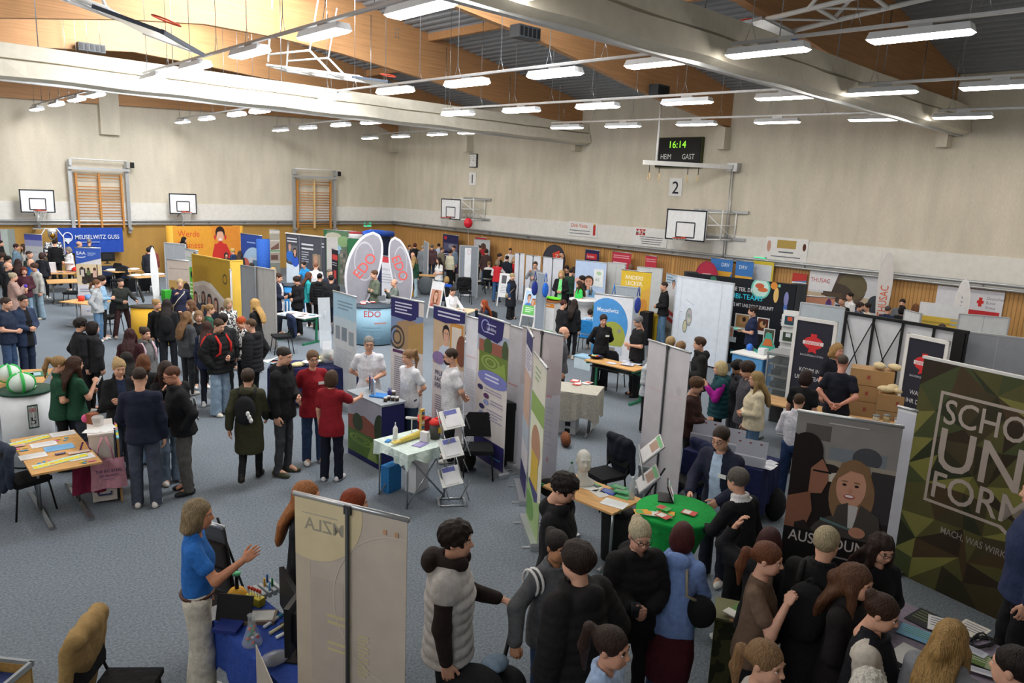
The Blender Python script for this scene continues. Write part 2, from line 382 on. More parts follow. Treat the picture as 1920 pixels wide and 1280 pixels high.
def hoop_right(x0, x1, cy, w, h, lab):
 p = onX((x0+x1)/2, cy, XW-1.2); t = thing('basketball_hoop', lab, 'basketball hoop', (XW-1.2, p.y, 0), -PI/2)
 # local: -y faces the hall, +y towards the wall, x = along wall
 board(t, w, h, 0, p.z)
 g = MB(); zz = p.z
 for z in (zz+.5, zz+.05, zz-.45): g.tube([(w*.1, .05, z), (w*.1, 1.15, z)], .03, m_white, 6); g.tube([(w*.5, .06, z), (w*.5+.5, 1.15, z)], .025, m_white, 6)
 for x, y in ((w*.1, .6), (w*.1, 1.12), (w*.5+.25, .6), (w*.5+.5, 1.12), (w*.1, .06), (w*.45, .06)): g.tube([(x, y, zz-.5), (x, y, zz+.6)], .03, m_white, 6)
 g.tube([(w*.1, .1, zz+.5), (w*.1, 1.1, zz-.45)], .02, m_white, 6); g.tube([(w*.5, .1, zz+.4), (w*.5+.5, 1.1, zz-.45)], .02, m_white, 6)
 g.obj('folding_frame', t)
 g = MB()
 for z in (zz+.55, zz-.42): g.box((w*.3+.2, 1.13, z), (w+.5, .1, .1), m_rail)
 g.obj('wall_rail', t)
hoop_right(826, 865, 392, 1.5, 1.0, 'smaller-looking basketball backboard on the slatted wall near the far corner, below the number one')
hoop_right(1250, 1322, 422, 1.7, 1.12, 'big basketball backboard on the slatted wall below the number two')
def wallbars(xl, xr, ytop, ybot, lab, mid):
 a = onY(xl, ytop, YW-.25); b = onY(xr, ytop, YW-.25); z1 = a.z; z0 = onY(xl, ybot, YW-.25).z; w = b.x-a.x
 t = thing('wall_bars', lab, 'wall bars', ((a.x+b.x)/2, YW-.25, 0))
 for x, m in ((-w/2, m_bar), (w/2, m_bar), (0, mid)): g = MB(); g.box((x, 0, (z0+z1)/2), (.07, .12, z1-z0), m); g.obj('upright', t)
 n = 18
 for i in range(n):
  if i in (2, 3, 15): continue
  z = z1-.08-(z1-z0-.2)*i/(n-1); g = MB(); g.tube([(-w/2, -.02, z), (w/2, -.02, z)], .02, m_bar, 6); g.obj('rung', t)
 g = MB()
 for x in (-w/2-.22, w/2+.22):
  g.box((x, -.05, (z0+z1)/2+.15), (.13, .1, z1-z0+.75), m_rail); g.box((x, -.12, z0-.02), (.16, .25, .1), m_rail); g.box((x, -.15, z1+.4), (.1, .3, .25), m_rail)
 g.box((0, -.22, z1+.17), (w+.62, .1, .1), m_rail); g.tube([(-w/2-.2, -.2, z1+.55), (w/2+.2, -.2, z1+.55)], .03, m_white, 6); g.box((w/2+.42, -.2, z1+.4), (.12, .16, .24), m_black)
 g.obj('horizontal_bar_frame', t)
wallbars(141, 226, 323, 427, 'wide wooden wall bars in a steel frame above the blue cloth banner', m_bar)
wallbars(557, 619, 337, 428, 'narrower wooden wall bars with a pale middle post, closer to the hall corner', m_bar2)
# scoreboard, clock, numbers
def text_on(g, s, x, z, h, m, y=-.02, bold=False, align='c', sx=1.0, T=None, rot=0.0):
 vs, fs, w = textmesh(s, bold); k = h/.72
 ox = -w*k*sx/2 if align == 'c' else (0 if align == 'l' else -w*k*sx)
 cr, sr = cos(rot), sin(rot)
 q = []
 for v in vs:
  a, b = ox+v[0]*k*sx, (v[1]-.36)*k
  q.append((x+a*cr-b*sr, y, z+a*sr+b*cr))
 g.add(q, fs, m, False, T)
p = onX(1273, 286, XW-.12); t = thing('scoreboard', 'black electronic scoreboard with green digits high on the slatted-wall side', 'scoreboard', (XW-.12, p.y, p.z), -PI/2)
g = MB(); g.box((0, 0, 0), (1.95, .2, 1.05), m_black); g.box((0, .02, 0), (2.02, .18, 1.12), mat('#3e4424')); g.obj('case', t)
m_led = mat('#8fe03a', 'glow', e=1.1); g = MB()
text_on(g, '16:14', 0, .3, .26, m_led, -.115); g.obj('digits', t)
g = MB(); text_on(g, 'HEIM', -.5, -.15, .2, m_white, -.115, sx=.8); text_on(g, 'GAST', .5, -.15, .2, m_white, -.115, sx=.8); g.obj('lettering', t)
for n_, x, y, s, lb in (('1', 886, 335, .62, 'white number one sign under the square wall clock'), ('2', 1267, 351, .68, 'white number two sign below the scoreboard')):
 p = onX(x, y, XW-.02); g = MB(); g.box((0, 0, 0), (s*.85, .03, s), m_white); text_on(g, n_, 0, 0, s*.7, m_line, -.02, True)
 tag(g.obj('number_sign', None, (XW-.02, p.y, p.z), -PI/2), lb, 'sign')
p = onX(888, 301, XW-.05); t = thing('wall_clock', 'square wall clock above the number one sign', 'clock', (XW-.05, p.y, p.z), -PI/2)
g = MB(); g.box((0, 0, 0), (.55, .08, .66), m_dkgrey); g.box((0, -.03, 0), (.48, .05, .58), m_white)
for k in range(12): g.box((.19*sin(k*PI/6), -.057, .22*cos(k*PI/6)), (.02, .006, .04), m_line)
g.obj('dial', t); g = MB(); g.tube([(0, -.06, 0), (.13, -.06, -.04)], .01, m_line, 4); g.tube([(0, -.062, 0), (.1, -.062, .1)], .007, m_line, 4); g.obj('clock_hand', t)
# ring beam
a = onX(1372, 316, XW-.3); t = thing('ring_beam', 'white swivelling beam with gymnastic rings in front of the scoreboard', 'gym rings', (a.x, a.y, a.z))
e = onY(1212, 298, a.y+.4); d = Vector((e.x-a.x, e.y-a.y, 0)); L = min(d.length, 3.6); d.normalize(); d = Vector((-.86, .5, 0)).normalized(); L = 3.4
g = MB(); g.box((d.x*L/2, d.y*L/2, .05), (L, .12, .15), m_white, rz=math.atan2(d.y, d.x)); g.tube([(0, 0, 0), (0, 0, -3.2)], .02, m_rail, 6); g.tube([(.15, 0, 0), (.15, 0, -3.2)], .02, m_rail, 6); g.box((.15, 0, .05), (.3, .4, .3), m_rail)
g.tube([(d.x*L*.86, d.y*L*.86, .1), (d.x*L*.86, d.y*L*.86, 2.3)], .04, m_white, 8); g.obj('beam', t)
for s in (.93, .82, .5, .38):
 g = MB(); c = (d.x*L*s, d.y*L*s); g.tube([(c[0], c[1], 0), (c[0], c[1], -.3)], .012, m_black, 4)
 rr = [(c[0]+.11*cos(q)*(.8 if s < .6 else .3), c[1]+.11*cos(q)*.6, -.42+.12*sin(q)) for q in np.linspace(0, 2*PI, 16)[:-1]]
 g.tube(rr, .014, m_bar2, 6, closed=True); g.obj('ring', t)
# exit signs
m_exit = mat('#3fc78a', 'glow', e=.9)
for nm, p, rz, lb in (('a', onY(689, 420, YW-.08), 0, 'green lit exit sign above the door on the ochre wall'), ('b', onX(1425, 489, XW-.06), -PI/2, 'green lit exit sign on the slatted wall beside the yellow framed board')):
 t = thing('exit_sign', lb, 'sign', p, rz); g = MB(); g.box((0, .02, 0), (.5, .08, .3), m_white); g.obj('case', t)
 g = MB(); g.box((0, -.025, 0), (.46, .02, .26), m_exit)
 g.box((.05, -.037, .03), (.05, .004, .12), m_white); g.box((.1, -.037, .0), (.12, .004, .03), m_white); g.box((-.1, -.037, 0), (.1, .004, .18), m_white); g.obj('pictogram', t)
# dark boxes fixed to the beams
for x, y, Y, s, lb in ((985, 62, 14.4, (.75, .35, .3), 'dark fan heater box on the beam above the middle curtain'), (1236, 170, 14.4, (.6, .35, .32), 'dark box at the lower end of the beam near the scoreboard'), (170, 90, 28.5, (.8, .35, .25), 'dark grey box under the far sunlit beam')):
 p = onY(x, y, Y-.2); t = thing('heater_box', lb, 'heater', p); g = MB(); g.box((0, 0, 0), s, m_dkgrey); g.obj('case', t); g = MB()
 for k in range(5): g.box((-s[0]*.4+k*s[0]*.2, -s[1]/2-.005, 0), (s[0]*.12, .02, s[2]*.7), m_black)
 g.obj('grille', t)
# ceiling-hung folded basketball frames
def folded(P0, P1, lab, blue, wid=1.8):
 P0 = Vector(P0); P1 = Vector(P1); d = P1-P0; L = d.length; rz = math.atan2(d.y, d.x)
 t = thing('folded_basketball_hoop', lab, 'basketball hoop', P0, rz); ti = math.atan2(d.z, math.hypot(d.x, d.y)); T = Matrix.Rotation(-ti, 4, 'Y')
 g = MB()
 for y in (-wid*.32, wid*.32):
  g.tube([(0, y, 0), (L, y*.9, 0)], .045, m_white, 6, T); g.tube([(L*.3, y, 0), (L*.55, y, .55), (L, y*.9, .3)], .035, m_white, 6, T)
  g.tube([(L*.55, y, .5), (L*.5, y, 2.0)], .025, m_white, 6, T); g.tube([(L, y*.9, .1), (L, y*.9, 1.9)], .03, m_white, 6, T)
 for x in (.02, L*.35, L*.7, L): g.tube([(x, -wid*.32, 0), (x, wid*.32, 0)], .035, m_white, 6, T)
 for k in range(3): g.tube([(L*(.02+.32*k), -wid*.3, 0), (L*(.34+.32*k), wid*.3, 0)], .022, m_white, 6, T)
 g.obj('support_frame', t)
 g = MB(); g.box((-.45, 0, -.06), (1.05, wid, .03), mat('#aab2ba', rough=.2), T); g.box((-.98, 0, -.06), (.06, wid+.04, .07), blue, T)
 g.box((-.45, wid/2, -.06), (1.05, .05, .06), blue if blue is not m_white else m_steel, T); g.box((-.45, -wid/2, -.06), (1.05, .05, .06), m_steel, T); g.obj('backboard', t)
 g = MB(); g.tube([(-.62+.225*cos(q), .225*sin(q), .2) for q in np.linspace(0, 2*PI, 20)[:-1]], .015, m_rim, 6, T, closed=True); g.obj('rim', t)
folded(at(1460, 48, 7.6), at(1740, -20, 7.9), 'transparent basketball backboard folded up under the roof, above the nearer curtain', mat('#1f4f96'))
folded(at(690, 150, 7.4), at(520, 128, 7.7), 'basketball frame folded up under the roof behind the farther curtain', mat('#39424f'), 1.9)
folded(at(235, 35, 6.9), at(30, -40, 7.4), 'grey basketball frame folded up under the roof by the sunlit beams', mat('#39424f'), 2.0)
# sponsor boards on the pale strip
def wallpanel(x0, y0, x1, y1, h, lab, draw, name='advertising_board', X=XW-.07):
 a = onX(x0, y0, X); b = onX(x1, y1, X); w = abs(a.y-b.y); z = (a.z+b.z)/2
 g = MB(); g.box((w/2, 0, -h/2), (w, .02, h), m_white); draw(g, w, h)
 return tag(g.obj(name, None, (X, a.y, z), -PI/2), lab, 'sign')
m_or = mat('#d9662b'); m_red = mat('#c23a3a'); m_ink = mat('#6c7076')
def d1(g, w, h):
 text_on(g, 'Dirk Voita', w*.38, -h*.24, h*.26, m_or, -.015, True);
 for k in range(2): g.box((w*.4, -.013, -h*(.6+.2*k)), (w*.7, .004, h*.05), m_ink)
 g.box((w*.9, -.013, -h*.5), (w*.08, .004, h*.7), m_red); g.box((w*.9, -.013, -h*.1), (w*.05, .004, h*.12), mat('#d9c24a'))
wallpanel(1067, 414, 1121, 419, .62, 'sponsor board with orange lettering and a red tower on the pale strip', d1)
def d2(g, w, h):
 for k, c in enumerate('MKM'): g.box((w*(.12+.1*k), -.013, -h*.25), (w*.09, .004, h*.34), m_red); text_on(g, c, w*(.12+.1*k), -h*.25, h*.26, m_white, -.018, True)
 for k in range(4): g.box((w*.55, -.013, -h*(.5+.12*k)), (w*(.7-.05*k), .004, h*.04), m_ink)
wallpanel(1189, 425, 1252, 431, .72, 'sponsor board with three red letter squares beside the big backboard', d2)
def d3(g, w, h):
 g.box((w*.5, -.013, -h*.28), (w*.45, .004, h*.35), mat('#b59a52'))
 g.box((w*.5, -.013, -h*.62), (w*.35, .004, h*.06), m_ink); g.box((w*.5, -.013, -h*.82), (w*.7, .004, h*.04), m_ink); g.ell((w*.08, -.012, -h*.4), (w*.05, .004, h*.25), mat('#c89a86')); g.ell((w*.92, -.012, -h*.35), (w*.04, .004, h*.16), mat('#5d2f24'))
wallpanel(1438, 443, 1517, 449, .8, 'sponsor board with a gold centre plate on the pale strip', d3)
# open doorway with coloured strips, wall door outline
a = onY(0, 432, YW-.01); b = onY(26, 429, YW-.01)
g = MB(); w = b.x-(a.x-1.2); cx = (b.x+a.x-1.2)/2
for k, c in enumerate(('#3d8a72', '#6f5a86', '#9aa7a2', '#4f8f9c', '#7b4d77', '#a9b3ad', '#8d958f')): g.box((cx-w/2+w*(k+.5)/7, YW-.06, b.z/2), (w/7, .06, b.z), mat(c))
struct(g.obj('door_1'))
g = MB(); a = onY(662, 426, YW-.03); b = onY(713, 426, YW-.03); m_d = mat('#a98146', 'wood')
g.box(((a.x+b.x)/2, YW-.05, a.z/2), (b.x-a.x, .05, a.z), m_d); struct(g.obj('door_2'))
p = at(878, 418, 2.9); p = onX(878, 418, XW-3.0); t = thing('balloon', 'red balloon floating below the backboard near the far corner', 'balloon', p)
g = MB(); g.ell((0, 0, 0), (.2, .2, .23), mat('#d8283a', rough=.25)); g.obj('skin', t); g = MB(); g.tube([(0, 0, -.22), (.05, 0, -.9), (0, .04, -1.5)], .004, m_white, 4); g.obj('string', t)
# ================= people: smooth-union fields meshed with surface nets
def smin(a, b, k):
 h = np.clip(.5+.5*(b-a)/k, 0, 1); return b+(a-b)*h-k*h*(1-h)
class Field:
 def __init__(s, lo, hi, h):
  s.h = h; s.lo = np.array(lo)-2*h; n = np.ceil((np.array(hi)+2*h-s.lo)/h).astype(int)+1
  s.ax = [s.lo[i]+h*np.arange(n[i]) for i in range(3)]; s.F = np.full(n, .5)
 def sub(s, lo, hi, m):
  sl = []
  for i in range(3):
   a = max(0, int((lo[i]-m-s.lo[i])/s.h)); b = min(len(s.ax[i]), int((hi[i]+m-s.lo[i])/s.h)+2)
   if b <= a: return None
   sl.append(slice(a, b))
  return tuple(sl), [s.ax[i][sl[i]].reshape([-1 if j == i else 1 for j in range(3)]) for i in range(3)]
 def put(s, q, d, k, op):
  if op == '-': s.F[q] = -smin(-s.F[q], d, k) if k > 0 else np.maximum(s.F[q], -d)
  else: s.F[q] = smin(s.F[q], d, k)
 def rc(s, a, b, ra, rb, k=.03, op='+'):
  a = np.array(a, float); b = np.array(b, float); r = max(ra, rb)
  g = s.sub(np.minimum(a, b)-r, np.maximum(a, b)+r, k+2*s.h)
  if not g: return s
  q, (x, y, z) = g; d = b-a; L = max(d@d, 1e-9)
  t = np.clip(((x-a[0])*d[0]+(y-a[1])*d[1]+(z-a[2])*d[2])/L, 0, 1)
  e = np.sqrt((x-a[0]-t*d[0])**2+(y-a[1]-t*d[1])**2+(z-a[2]-t*d[2])**2)-(ra+(rb-ra)*t)
  s.put(q, e, k, op); return s
 def el(s, c, r, k=.03, op='+', rot=None):
  c = np.array(c, float); rm = max(r) if rot is not None else None
  R_ = np.array([rm]*3) if rm else np.array(r)
  g = s.sub(c-R_, c+R_, k+2*s.h)
  if not g: return s
  q, (x, y, z) = g; x, y, z = x-c[0], y-c[1], z-c[2]
  if rot is not None: x, y, z = [rot[0][i]*x+rot[1][i]*y+rot[2][i]*z for i in range(3)]
  k0 = np.sqrt((x/r[0])**2+(y/r[1])**2+(z/r[2])**2); k1 = np.sqrt((x/r[0]**2)**2+(y/r[1]**2)**2+(z/r[2]**2)**2)
  s.put(q, k0*(k0-1)/np.maximum(k1, 1e-6), k, op); return s
 def loft(s, T, prof, k=.03, f=None, lo=None, hi=None):
  # prof rows: z, rx, ry, cy ; T = (origin, 3x3 columns ex,ey,ez)
  o, E = T; P = np.array(prof, float); mx = P[:, 1].max()+.05; zz = (P[0, 0], P[-1, 0])
  cs = np.array([o+E[:, 0]*a*mx+E[:, 1]*b*(P[:, 2].max()+.1)+E[:, 2]*z for a in (-1, 1) for b in (-1, 1) for z in zz])
  g = s.sub(cs.min(0), cs.max(0), k+2*s.h)
  if not g: return s
  q, (x, y, z) = g; x, y, z = x-o[0], y-o[1], z-o[2]
  u, v, w = [E[0, i]*x+E[1, i]*y+E[2, i]*z for i in range(3)]
  rx = np.interp(w, P[:, 0], P[:, 1]); ry = np.interp(w, P[:, 0], P[:, 2]); cy = np.interp(w, P[:, 0], P[:, 3])
  k0 = np.sqrt((u/rx)**2+((v-cy)/ry)**2); k1 = np.sqrt((u/rx**2)**2+((v-cy)/ry**2)**2)
  e = k0*(k0-1)/np.maximum(k1, 1e-5); e = np.where(k0 < .2, -np.minimum(rx, ry)*.8, e)
  if f is not None: e = e+f(u, v, w)
  e = np.maximum(e, np.maximum(zz[0]-w, w-zz[1])); s.put(q, e, k, '+'); return s
 def half(s, p, n):  # keep the side where (x-p).n < 0
  x, y, z = [s.ax[i].reshape([-1 if j == i else 1 for j in range(3)]) for i in range(3)]
  s.F = np.maximum(s.F, (x-p[0])*n[0]+(y-p[1])*n[1]+(z-p[2])*n[2]); return s
 def wob(s, amp, fx, fy, fz, ph=0):
  x, y, z = [s.ax[i].reshape([-1 if j == i else 1 for j in range(3)]) for i in range(3)]
  s.F = s.F+amp*np.sin(fx*x+ph+1.3*np.sin(fz*.31*z))*np.sin(fy*y+ph*1.7)*np.sin(fz*z+2*np.sin(fx*.5*x+ph)); return s
 def net(s):
  F = s.F; n = np.array(F.shape)-1; c = {}
  for i in (0, 1):
   for j in (0, 1):
    for k in (0, 1): c[i, j, k] = F[i:n[0]+i, j:n[1]+j, k:n[2]+k]
  ng = sum((v < 0).astype(np.int8) for v in c.values()); act = (ng > 0) & (ng < 8)
  idx = -np.ones(n, np.int64); I = np.argwhere(act); idx[act] = np.arange(len(I))
  P = np.zeros((len(I), 3)); W_ = np.zeros(len(I)); cv = {q: v[act] for q, v in c.items()}
  for q in cv:
   for a in range(3):
    if q[a] == 0:
     q2 = tuple(1 if i == a else q[i] for i in range(3)); A, B = cv[q], cv[q2]; m = (A < 0) != (B < 0)
     t = np.where(m, A/np.where(m, A-B, 1), 0); pt = np.tile(np.array(q, float), (len(I), 1)); pt[:, a] += t
     P += pt*m[:, None]; W_ += m
  V = s.lo+s.h*(I+P/np.maximum(W_, 1)[:, None]); Q = []
  sg = F < 0
  for a in range(3):
   b, d = (a+1) % 3, (a+2) % 3
   A = np.take(sg, range(0, n[a]), a); B = np.take(sg, range(1, n[a]+1), a)
   e = np.argwhere(A != B); e = e[(e[:, b] > 0) & (e[:, d] > 0) & (e[:, b] < n[b]) & (e[:, d] < n[d])]
   fl = A[tuple(e.T)]; o1 = np.zeros(3, int); o1[b] = 1; o2 = np.zeros(3, int); o2[d] = 1
   qd = np.stack([idx[tuple((e-o1-o2).T)], idx[tuple((e-o2).T)], idx[tuple(e.T)], idx[tuple((e-o1).T)]], 1)
   qd = np.where(fl[:, None], qd, qd[:, ::-1]); Q.append(qd)
  Q = np.concatenate(Q); return V, Q[(Q >= 0).all(1)]
def np_mesh(name, V, Q, mi, mats):
 me = bpy.data.meshes.new(name); me.vertices.add(len(V)); me.vertices.foreach_set('co', np.asarray(V, np.float32).ravel())
 me.loops.add(Q.size); me.loops.foreach_set('vertex_index', Q.ravel().astype(np.int32))
 me.polygons.add(len(Q)); me.polygons.foreach_set('loop_start', np.arange(0, Q.size, 4, dtype=np.int32))
 me.polygons.foreach_set('material_index', np.asarray(mi, np.int32)); me.polygons.foreach_set('use_smooth', np.ones(len(Q), bool))
 for m in mats: me.materials.append(m)
 me.update(calc_edges=True); return me
def ball(c, r, n=8, k=6):
 V = []; Q = []
 for i in range(k+1):
  a = PI*i/k
  for j in range(n): V.append((c[0]+r[0]*sin(a)*cos(2*PI*j/n), c[1]+r[1]*sin(a)*sin(2*PI*j/n), c[2]-r[2]*cos(a)))
 for i in range(k):
  for j in range(n): Q.append((i*n+j, i*n+(j+1) % n, (i+1)*n+(j+1) % n, (i+1)*n+j))
 return np.array(V), np.array(Q)
_HC = {}
def head_geo(fem, lod):
 """head in its own frame, face towards +y; material slots 0 skin 1 eye white 2 iris 3 lip 4 brow"""
 key = (fem, lod)
 if key in _HC: return _HC[key]
 h = (.0055, .008, .012)[lod]; f = Field((-.1, -.13, -.25), (.1, .14, .14), h); j = .93 if fem else 1.0
 f.el((0, -.014, .03), (.074, .093, .086), .02).el((0, .022, -.02), (.062*j, .07, .085), .03).el((0, .052, -.088), (.033*j, .03, .026), .03)
 f.el((.03*j, .06, -.035), (.028, .024, .03), .03).el((-.03*j, .06, -.035), (.028, .024, .03), .03)
 f.el((.042*j, .02, -.07), (.02, .04, .026), .04).el((-.042*j, .02, -.07), (.02, .04, .026), .04)
 f.el((0, .074, .026), (.05, .016, .012), .02)
 if lod < 2:
  for s in (-1, 1): f.el((s*.03, .1, .004), (.017, .014, .01), .012, '-')
 f.rc((0, .086, .006), (0, .106, -.028), .008, .013, .014);
 for s in (-1, 1): f.el((s*.011, .096, -.032), (.009, .01, .007), .008).el((s*.076, -.012, -.006), (.011, .018, .031), .012)
 f.el((0, .084, -.062), (.022, .011, .006), .01).el((0, .082, -.072), (.018, .011, .006), .008)
 f.rc((0, -.012, -.06), (0, -.03, -.21), .05*j, .056*j, .03)
 V, Q = f.net(); VS, QS, MI = [V], [Q], [np.zeros(len(Q), int)]; n = len(V)
 ys = lambda x, z: V[(abs(V[:, 0]-x) < .01) & (abs(V[:, 2]-z) < .01)][:, 1].max()
 ext = []
 for s in (-1, 1):
  ye = ys(s*.031, .004)
  ext += [((s*.031, ye-.006, .004), (.0145, .0085, .0068), 1), ((s*.031, ye-.001, .004), (.0065, .005, .0065), 2), ((s*.033, ys(s*.033, .026)-.003, .026), (.018, .006, .0042 if fem else .0055), 4),
    ((s*.031, ye-.002, .0105), (.0155, .0065, .0022), 4 if fem else 0)]
 yl = ys(0, -.062); ext += [((0, yl-.006, -.0615), (.021, .0085, .0052), 3), ((0, yl-.006, -.0705), (.018, .0085, .0055), 3)]
 for c, r, m in ext:
  v, q = ball(c, r); VS.append(v); QS.append(q+n); MI.append(np.full(len(q), m)); n += len(v)
 _HC[key] = (np.concatenate(VS), np.concatenate(QS), np.concatenate(MI)); return _HC[key]
_HH = {}
def hand_geo(kind, lod):
 """left hand: wrist at origin, x thumb side, y fingers, z back of the hand"""
 if lod == 2: lod = 1
 if (kind, lod) in _HH: return _HH[kind, lod]
 cur = {'relaxed': (18, 28, 18), 'grip': (55, 75, 45), 'point': (62, 85, 55), 'flat': (4, 6, 4), 'fold': (30, 45, 30)}[kind]
 h = (.0042, .006)[lod]; f = Field((-.07, -.06, -.14), (.09, .2, .04), h); k = .006
 f.rc((0, -.05, 0), (0, .012, 0), .027, .024, .02); f.el((0, .05, 0), (.04, .052, .0155), .015); f.rc((-.024, .02, 0), (-.031, .08, -.002), .013, .011, .012); f.rc((.02, .02, 0), (.029, .085, 0), .013, .011, .012)
 for i, (x, L, r) in enumerate(((.03, .073, .0088), (.0095, .081, .009), (-.0115, .075, .0086), (-.031, .058, .0075))):
  p = np.array((x, .088-.004*abs(i-1), 0)); a = 0; sp = R((5, 1, -3, -8)[i])
  c = (8, 8, 5) if (kind == 'point' and i == 0) else tuple(v*(1+.08*i) for v in cur)
  for s, g in zip((.45, .32, .23), c):
   a += R(g); q = p+L*s*np.array((sin(sp)*cos(a), cos(sp)*cos(a), -sin(a))); f.rc(p, q, r, r*.93, k); p = q; r *= .93
 t = R(25 if kind in ('grip', 'point', 'fold') else 0)
 p0, p1 = np.array((.022, .018, -.004)), np.array((.05, .05, -.014)); p2 = p1+.034*np.array((.35-t, .9, -.2-t)); p3 = p2+.028*np.array((.1-t*1.6, .95, -.2-t))
 f.rc(p0, p1, .014, .0115, .012).rc(p1, p2, .0112, .0102, k).rc(p2, p3, .01, .0082, k)
 _HH[kind, lod] = f.net(); return _HH[kind, lod]
_HR = {}
def hair_mesh(style, lod, m):
 if (style, lod) not in _HR:
  h = (.008, .011, .015)[lod]; f = Field((-.17, -.24, -.62), (.17, .17, .2), h)
  if style == 'bald': f.el((0, -.02, -.01), (.079, .094, .05), .01); f.half((0, 0, .02), (0, 0, 1)); f.el((0, .1, -.02), (.09, .12, .12), .01, '-'); f.half((0, 0, -.06), (0, 0, -1))
  else:
   big = {'short': 0, 'fade': -.004, 'curly': .012, 'mop': .016, 'quiff': .004, 'pixie': .006}.get(style, .004)
   f.el((0, -.016, .036), (.083+big, .103+big, .09+big), .01)
   if style in ('curly', 'mop', 'quiff'): f.el((0, .03, .085), (.065, .06, .045), .03)
   if style in ('bob', 'wavy'): f.el((0, -.03, -.035), (.108, .098, .12), .03)
   if style == 'wavy': f.el((0, -.06, -.1), (.115, .07, .06), .03)
   if style in ('long', 'longwavy', 'halfup'):
    f.el((0, -.03, -.02), (.098, .098, .13), .03); f.loft((np.array((0, -.05, 0.)), np.eye(3)), [(-.46, .05, .025, -.14), (-.4, .095, .04, -.135), (-.25, .115, .05, -.115), (-.12, .11, .06, -.05), (-.05, .1, .075, 0), (0, .09, .08, .02)], .03)
    for s in (-1, 1): f.rc((s*.085, .01, -.05), (s*.1, .075, -.3), .035, .022, .03)
   if style in ('pony', 'braid', 'lowpony'):
    z = .05 if style == 'pony' else -.02; f.rc((0, -.09, z), (0, -.155, z+.01), .03, .034, .02).rc((0, -.155, z+.01), (0, -.175, z-.12), .036, .036, .02).rc((0, -.175, z-.12), (0, -.15, z-.27), .035, .012, .02)
   if style == 'bun': f.el((0, -.1, .075), (.046, .042, .042), .015)
   if style == 'lowbun': f.el((0, -.125, .01), (.05, .042, .045), .015)
   if style == 'halfup': f.rc((0, -.1, .05), (0, -.14, -.05), .035, .05, .03).rc((0, -.14, -.05), (0, -.13, -.3), .05, .02, .03)
   if style == 'hood': f.el((0, -.05, -.02), (.12, .12, .16), .04)
   # face opening and nape
   if style not in ('bob', 'mop', 'short2'): f.el((0, .125, .028), (.058, .062, .036), .008, '-')
   w = {'bob': .06, 'wavy': .066, 'long': .06, 'longwavy': .062, 'halfup': .068, 'hood': .075}.get(style, .076)
   f.el((0, .135, -.075), (w, .085, .135), .008, '-')
   if style in ('short', 'fade', 'curly', 'mop', 'quiff', 'pixie', 'pony', 'bun', 'lowbun', 'braid', 'lowpony'):
    side = style not in ('pixie', 'mop'); zc = .0 if style != 'fade' else .03
    for s in (-1, 1): f.el((s*.1, .03, -.1+zc), (.06, .075, .1), .01, '-')
    if style in ('short', 'fade', 'curly', 'quiff', 'mop', 'pixie'):
     zb = {'fade': -.02, 'pixie': -.075, 'mop': -.06}.get(style, -.045); q = f.sub((-.2, -.25, -.6), (.2, .2, zb-.0), 0); f.F[q[0]] = np.maximum(f.F[q[0]], zb-q[1][2])
    else: q = f.sub((-.2, -.09, -.2), (.2, .2, -.045), 0); f.F[q[0]] = np.maximum(f.F[q[0]], -.045-q[1][2])
   a = {'curly': .012, 'mop': .007, 'longwavy': .012, 'wavy': .008, 'halfup': .006}.get(style, .0028); fr = 75 if style == 'curly' else 60
   f.wob(a, fr, fr*.8, fr*(.9 if style == 'curly' else .35), .7)
  _HR[style, lod] = f.net()
 V, Q = _HR[style, lod]; k = ('m', style, lod)
 if k not in _HR: _HR[k] = np_mesh('hair_'+style, V, Q, np.zeros(len(Q)), [m])
 return _HR[k]
ARM = {'down': ((.14, -.04, -1), (.03, .16, -1), (0, 1, 0), 'relaxed'), 'pocket': ((.35, -.28, -.9), (-.28, .42, -.8), (0, .6, .6), 'grip'), 'front': ((.2, .08, -1), (-.72, .68, -.2), (0, .2, 1), 'fold'),
 'fold': ((.2, .25, -1), (-1, .3, .14), (0, .1, 1), 'fold'), 'back': ((.3, -.35, -.9), (-.75, -.3, -.55), (0, 0, 1), 'fold'), 'hold': ((.1, .08, -1), (-.3, .95, .1), (0, 0, 1), 'grip'),
 'high': ((.15, .35, -.9), (-.35, .55, .75), (-.6, -.4, .6), 'grip'), 'point': ((.3, .75, -.6), (.1, 1, .0), (0, 0, 1), 'point'), 'reach': ((.2, .7, -.7), (-.05, 1, -.35), (-.6, 0, .8), 'relaxed'),
 'side': ((.75, .62, .02), (.3, .9, .42), (-.5, .1, .85), 'relaxed'), 'head': ((.75, .45, .1), (-.45, -.1, .95), (0, -1, 0), 'relaxed'), 'hip': ((.6, -.35, -.75), (-.55, .5, -.5), (0, .3, .6), 'grip'),
 'table': ((.2, .5, -.85), (-.35, .95, -.25), (-.3, 0, .9), 'relaxed'), 'walk_f': ((.12, .35, -.95), (-.05, .65, -.75), (0, .7, .7), 'relaxed'), 'walk_b': ((.16, -.5, -.9), (.05, -.2, -1), (0, 1, 0), 'relaxed'),
 'mouth': ((.3, .5, -.75), (-.45, .3, .95), (-.5, -.5, .3), 'grip'), 'push': ((.2, .3, -.9), (.1, .85, -.25), (-.9, 0, .4), 'grip'), 'gest': ((.3, .5, -.7), (-.05, .85, .6), (-.3, .3, .9), 'relaxed'), 'out': ((.8, .15, -.7), (.35, .5, -.85), (-.6, .3, .3), 'grip'), 'bag': ((.2, .0, -1), (-.35, .55, .85), (-.5, 0, .6), 'grip')}
def unit(v): v = np.array(v, float); return v/np.linalg.norm(v)
EYE_M = mat('#e9e6e2', rough=.3); IRIS = mat('#3a2c22', rough=.2); LIP = {}
PEOPLE = {}
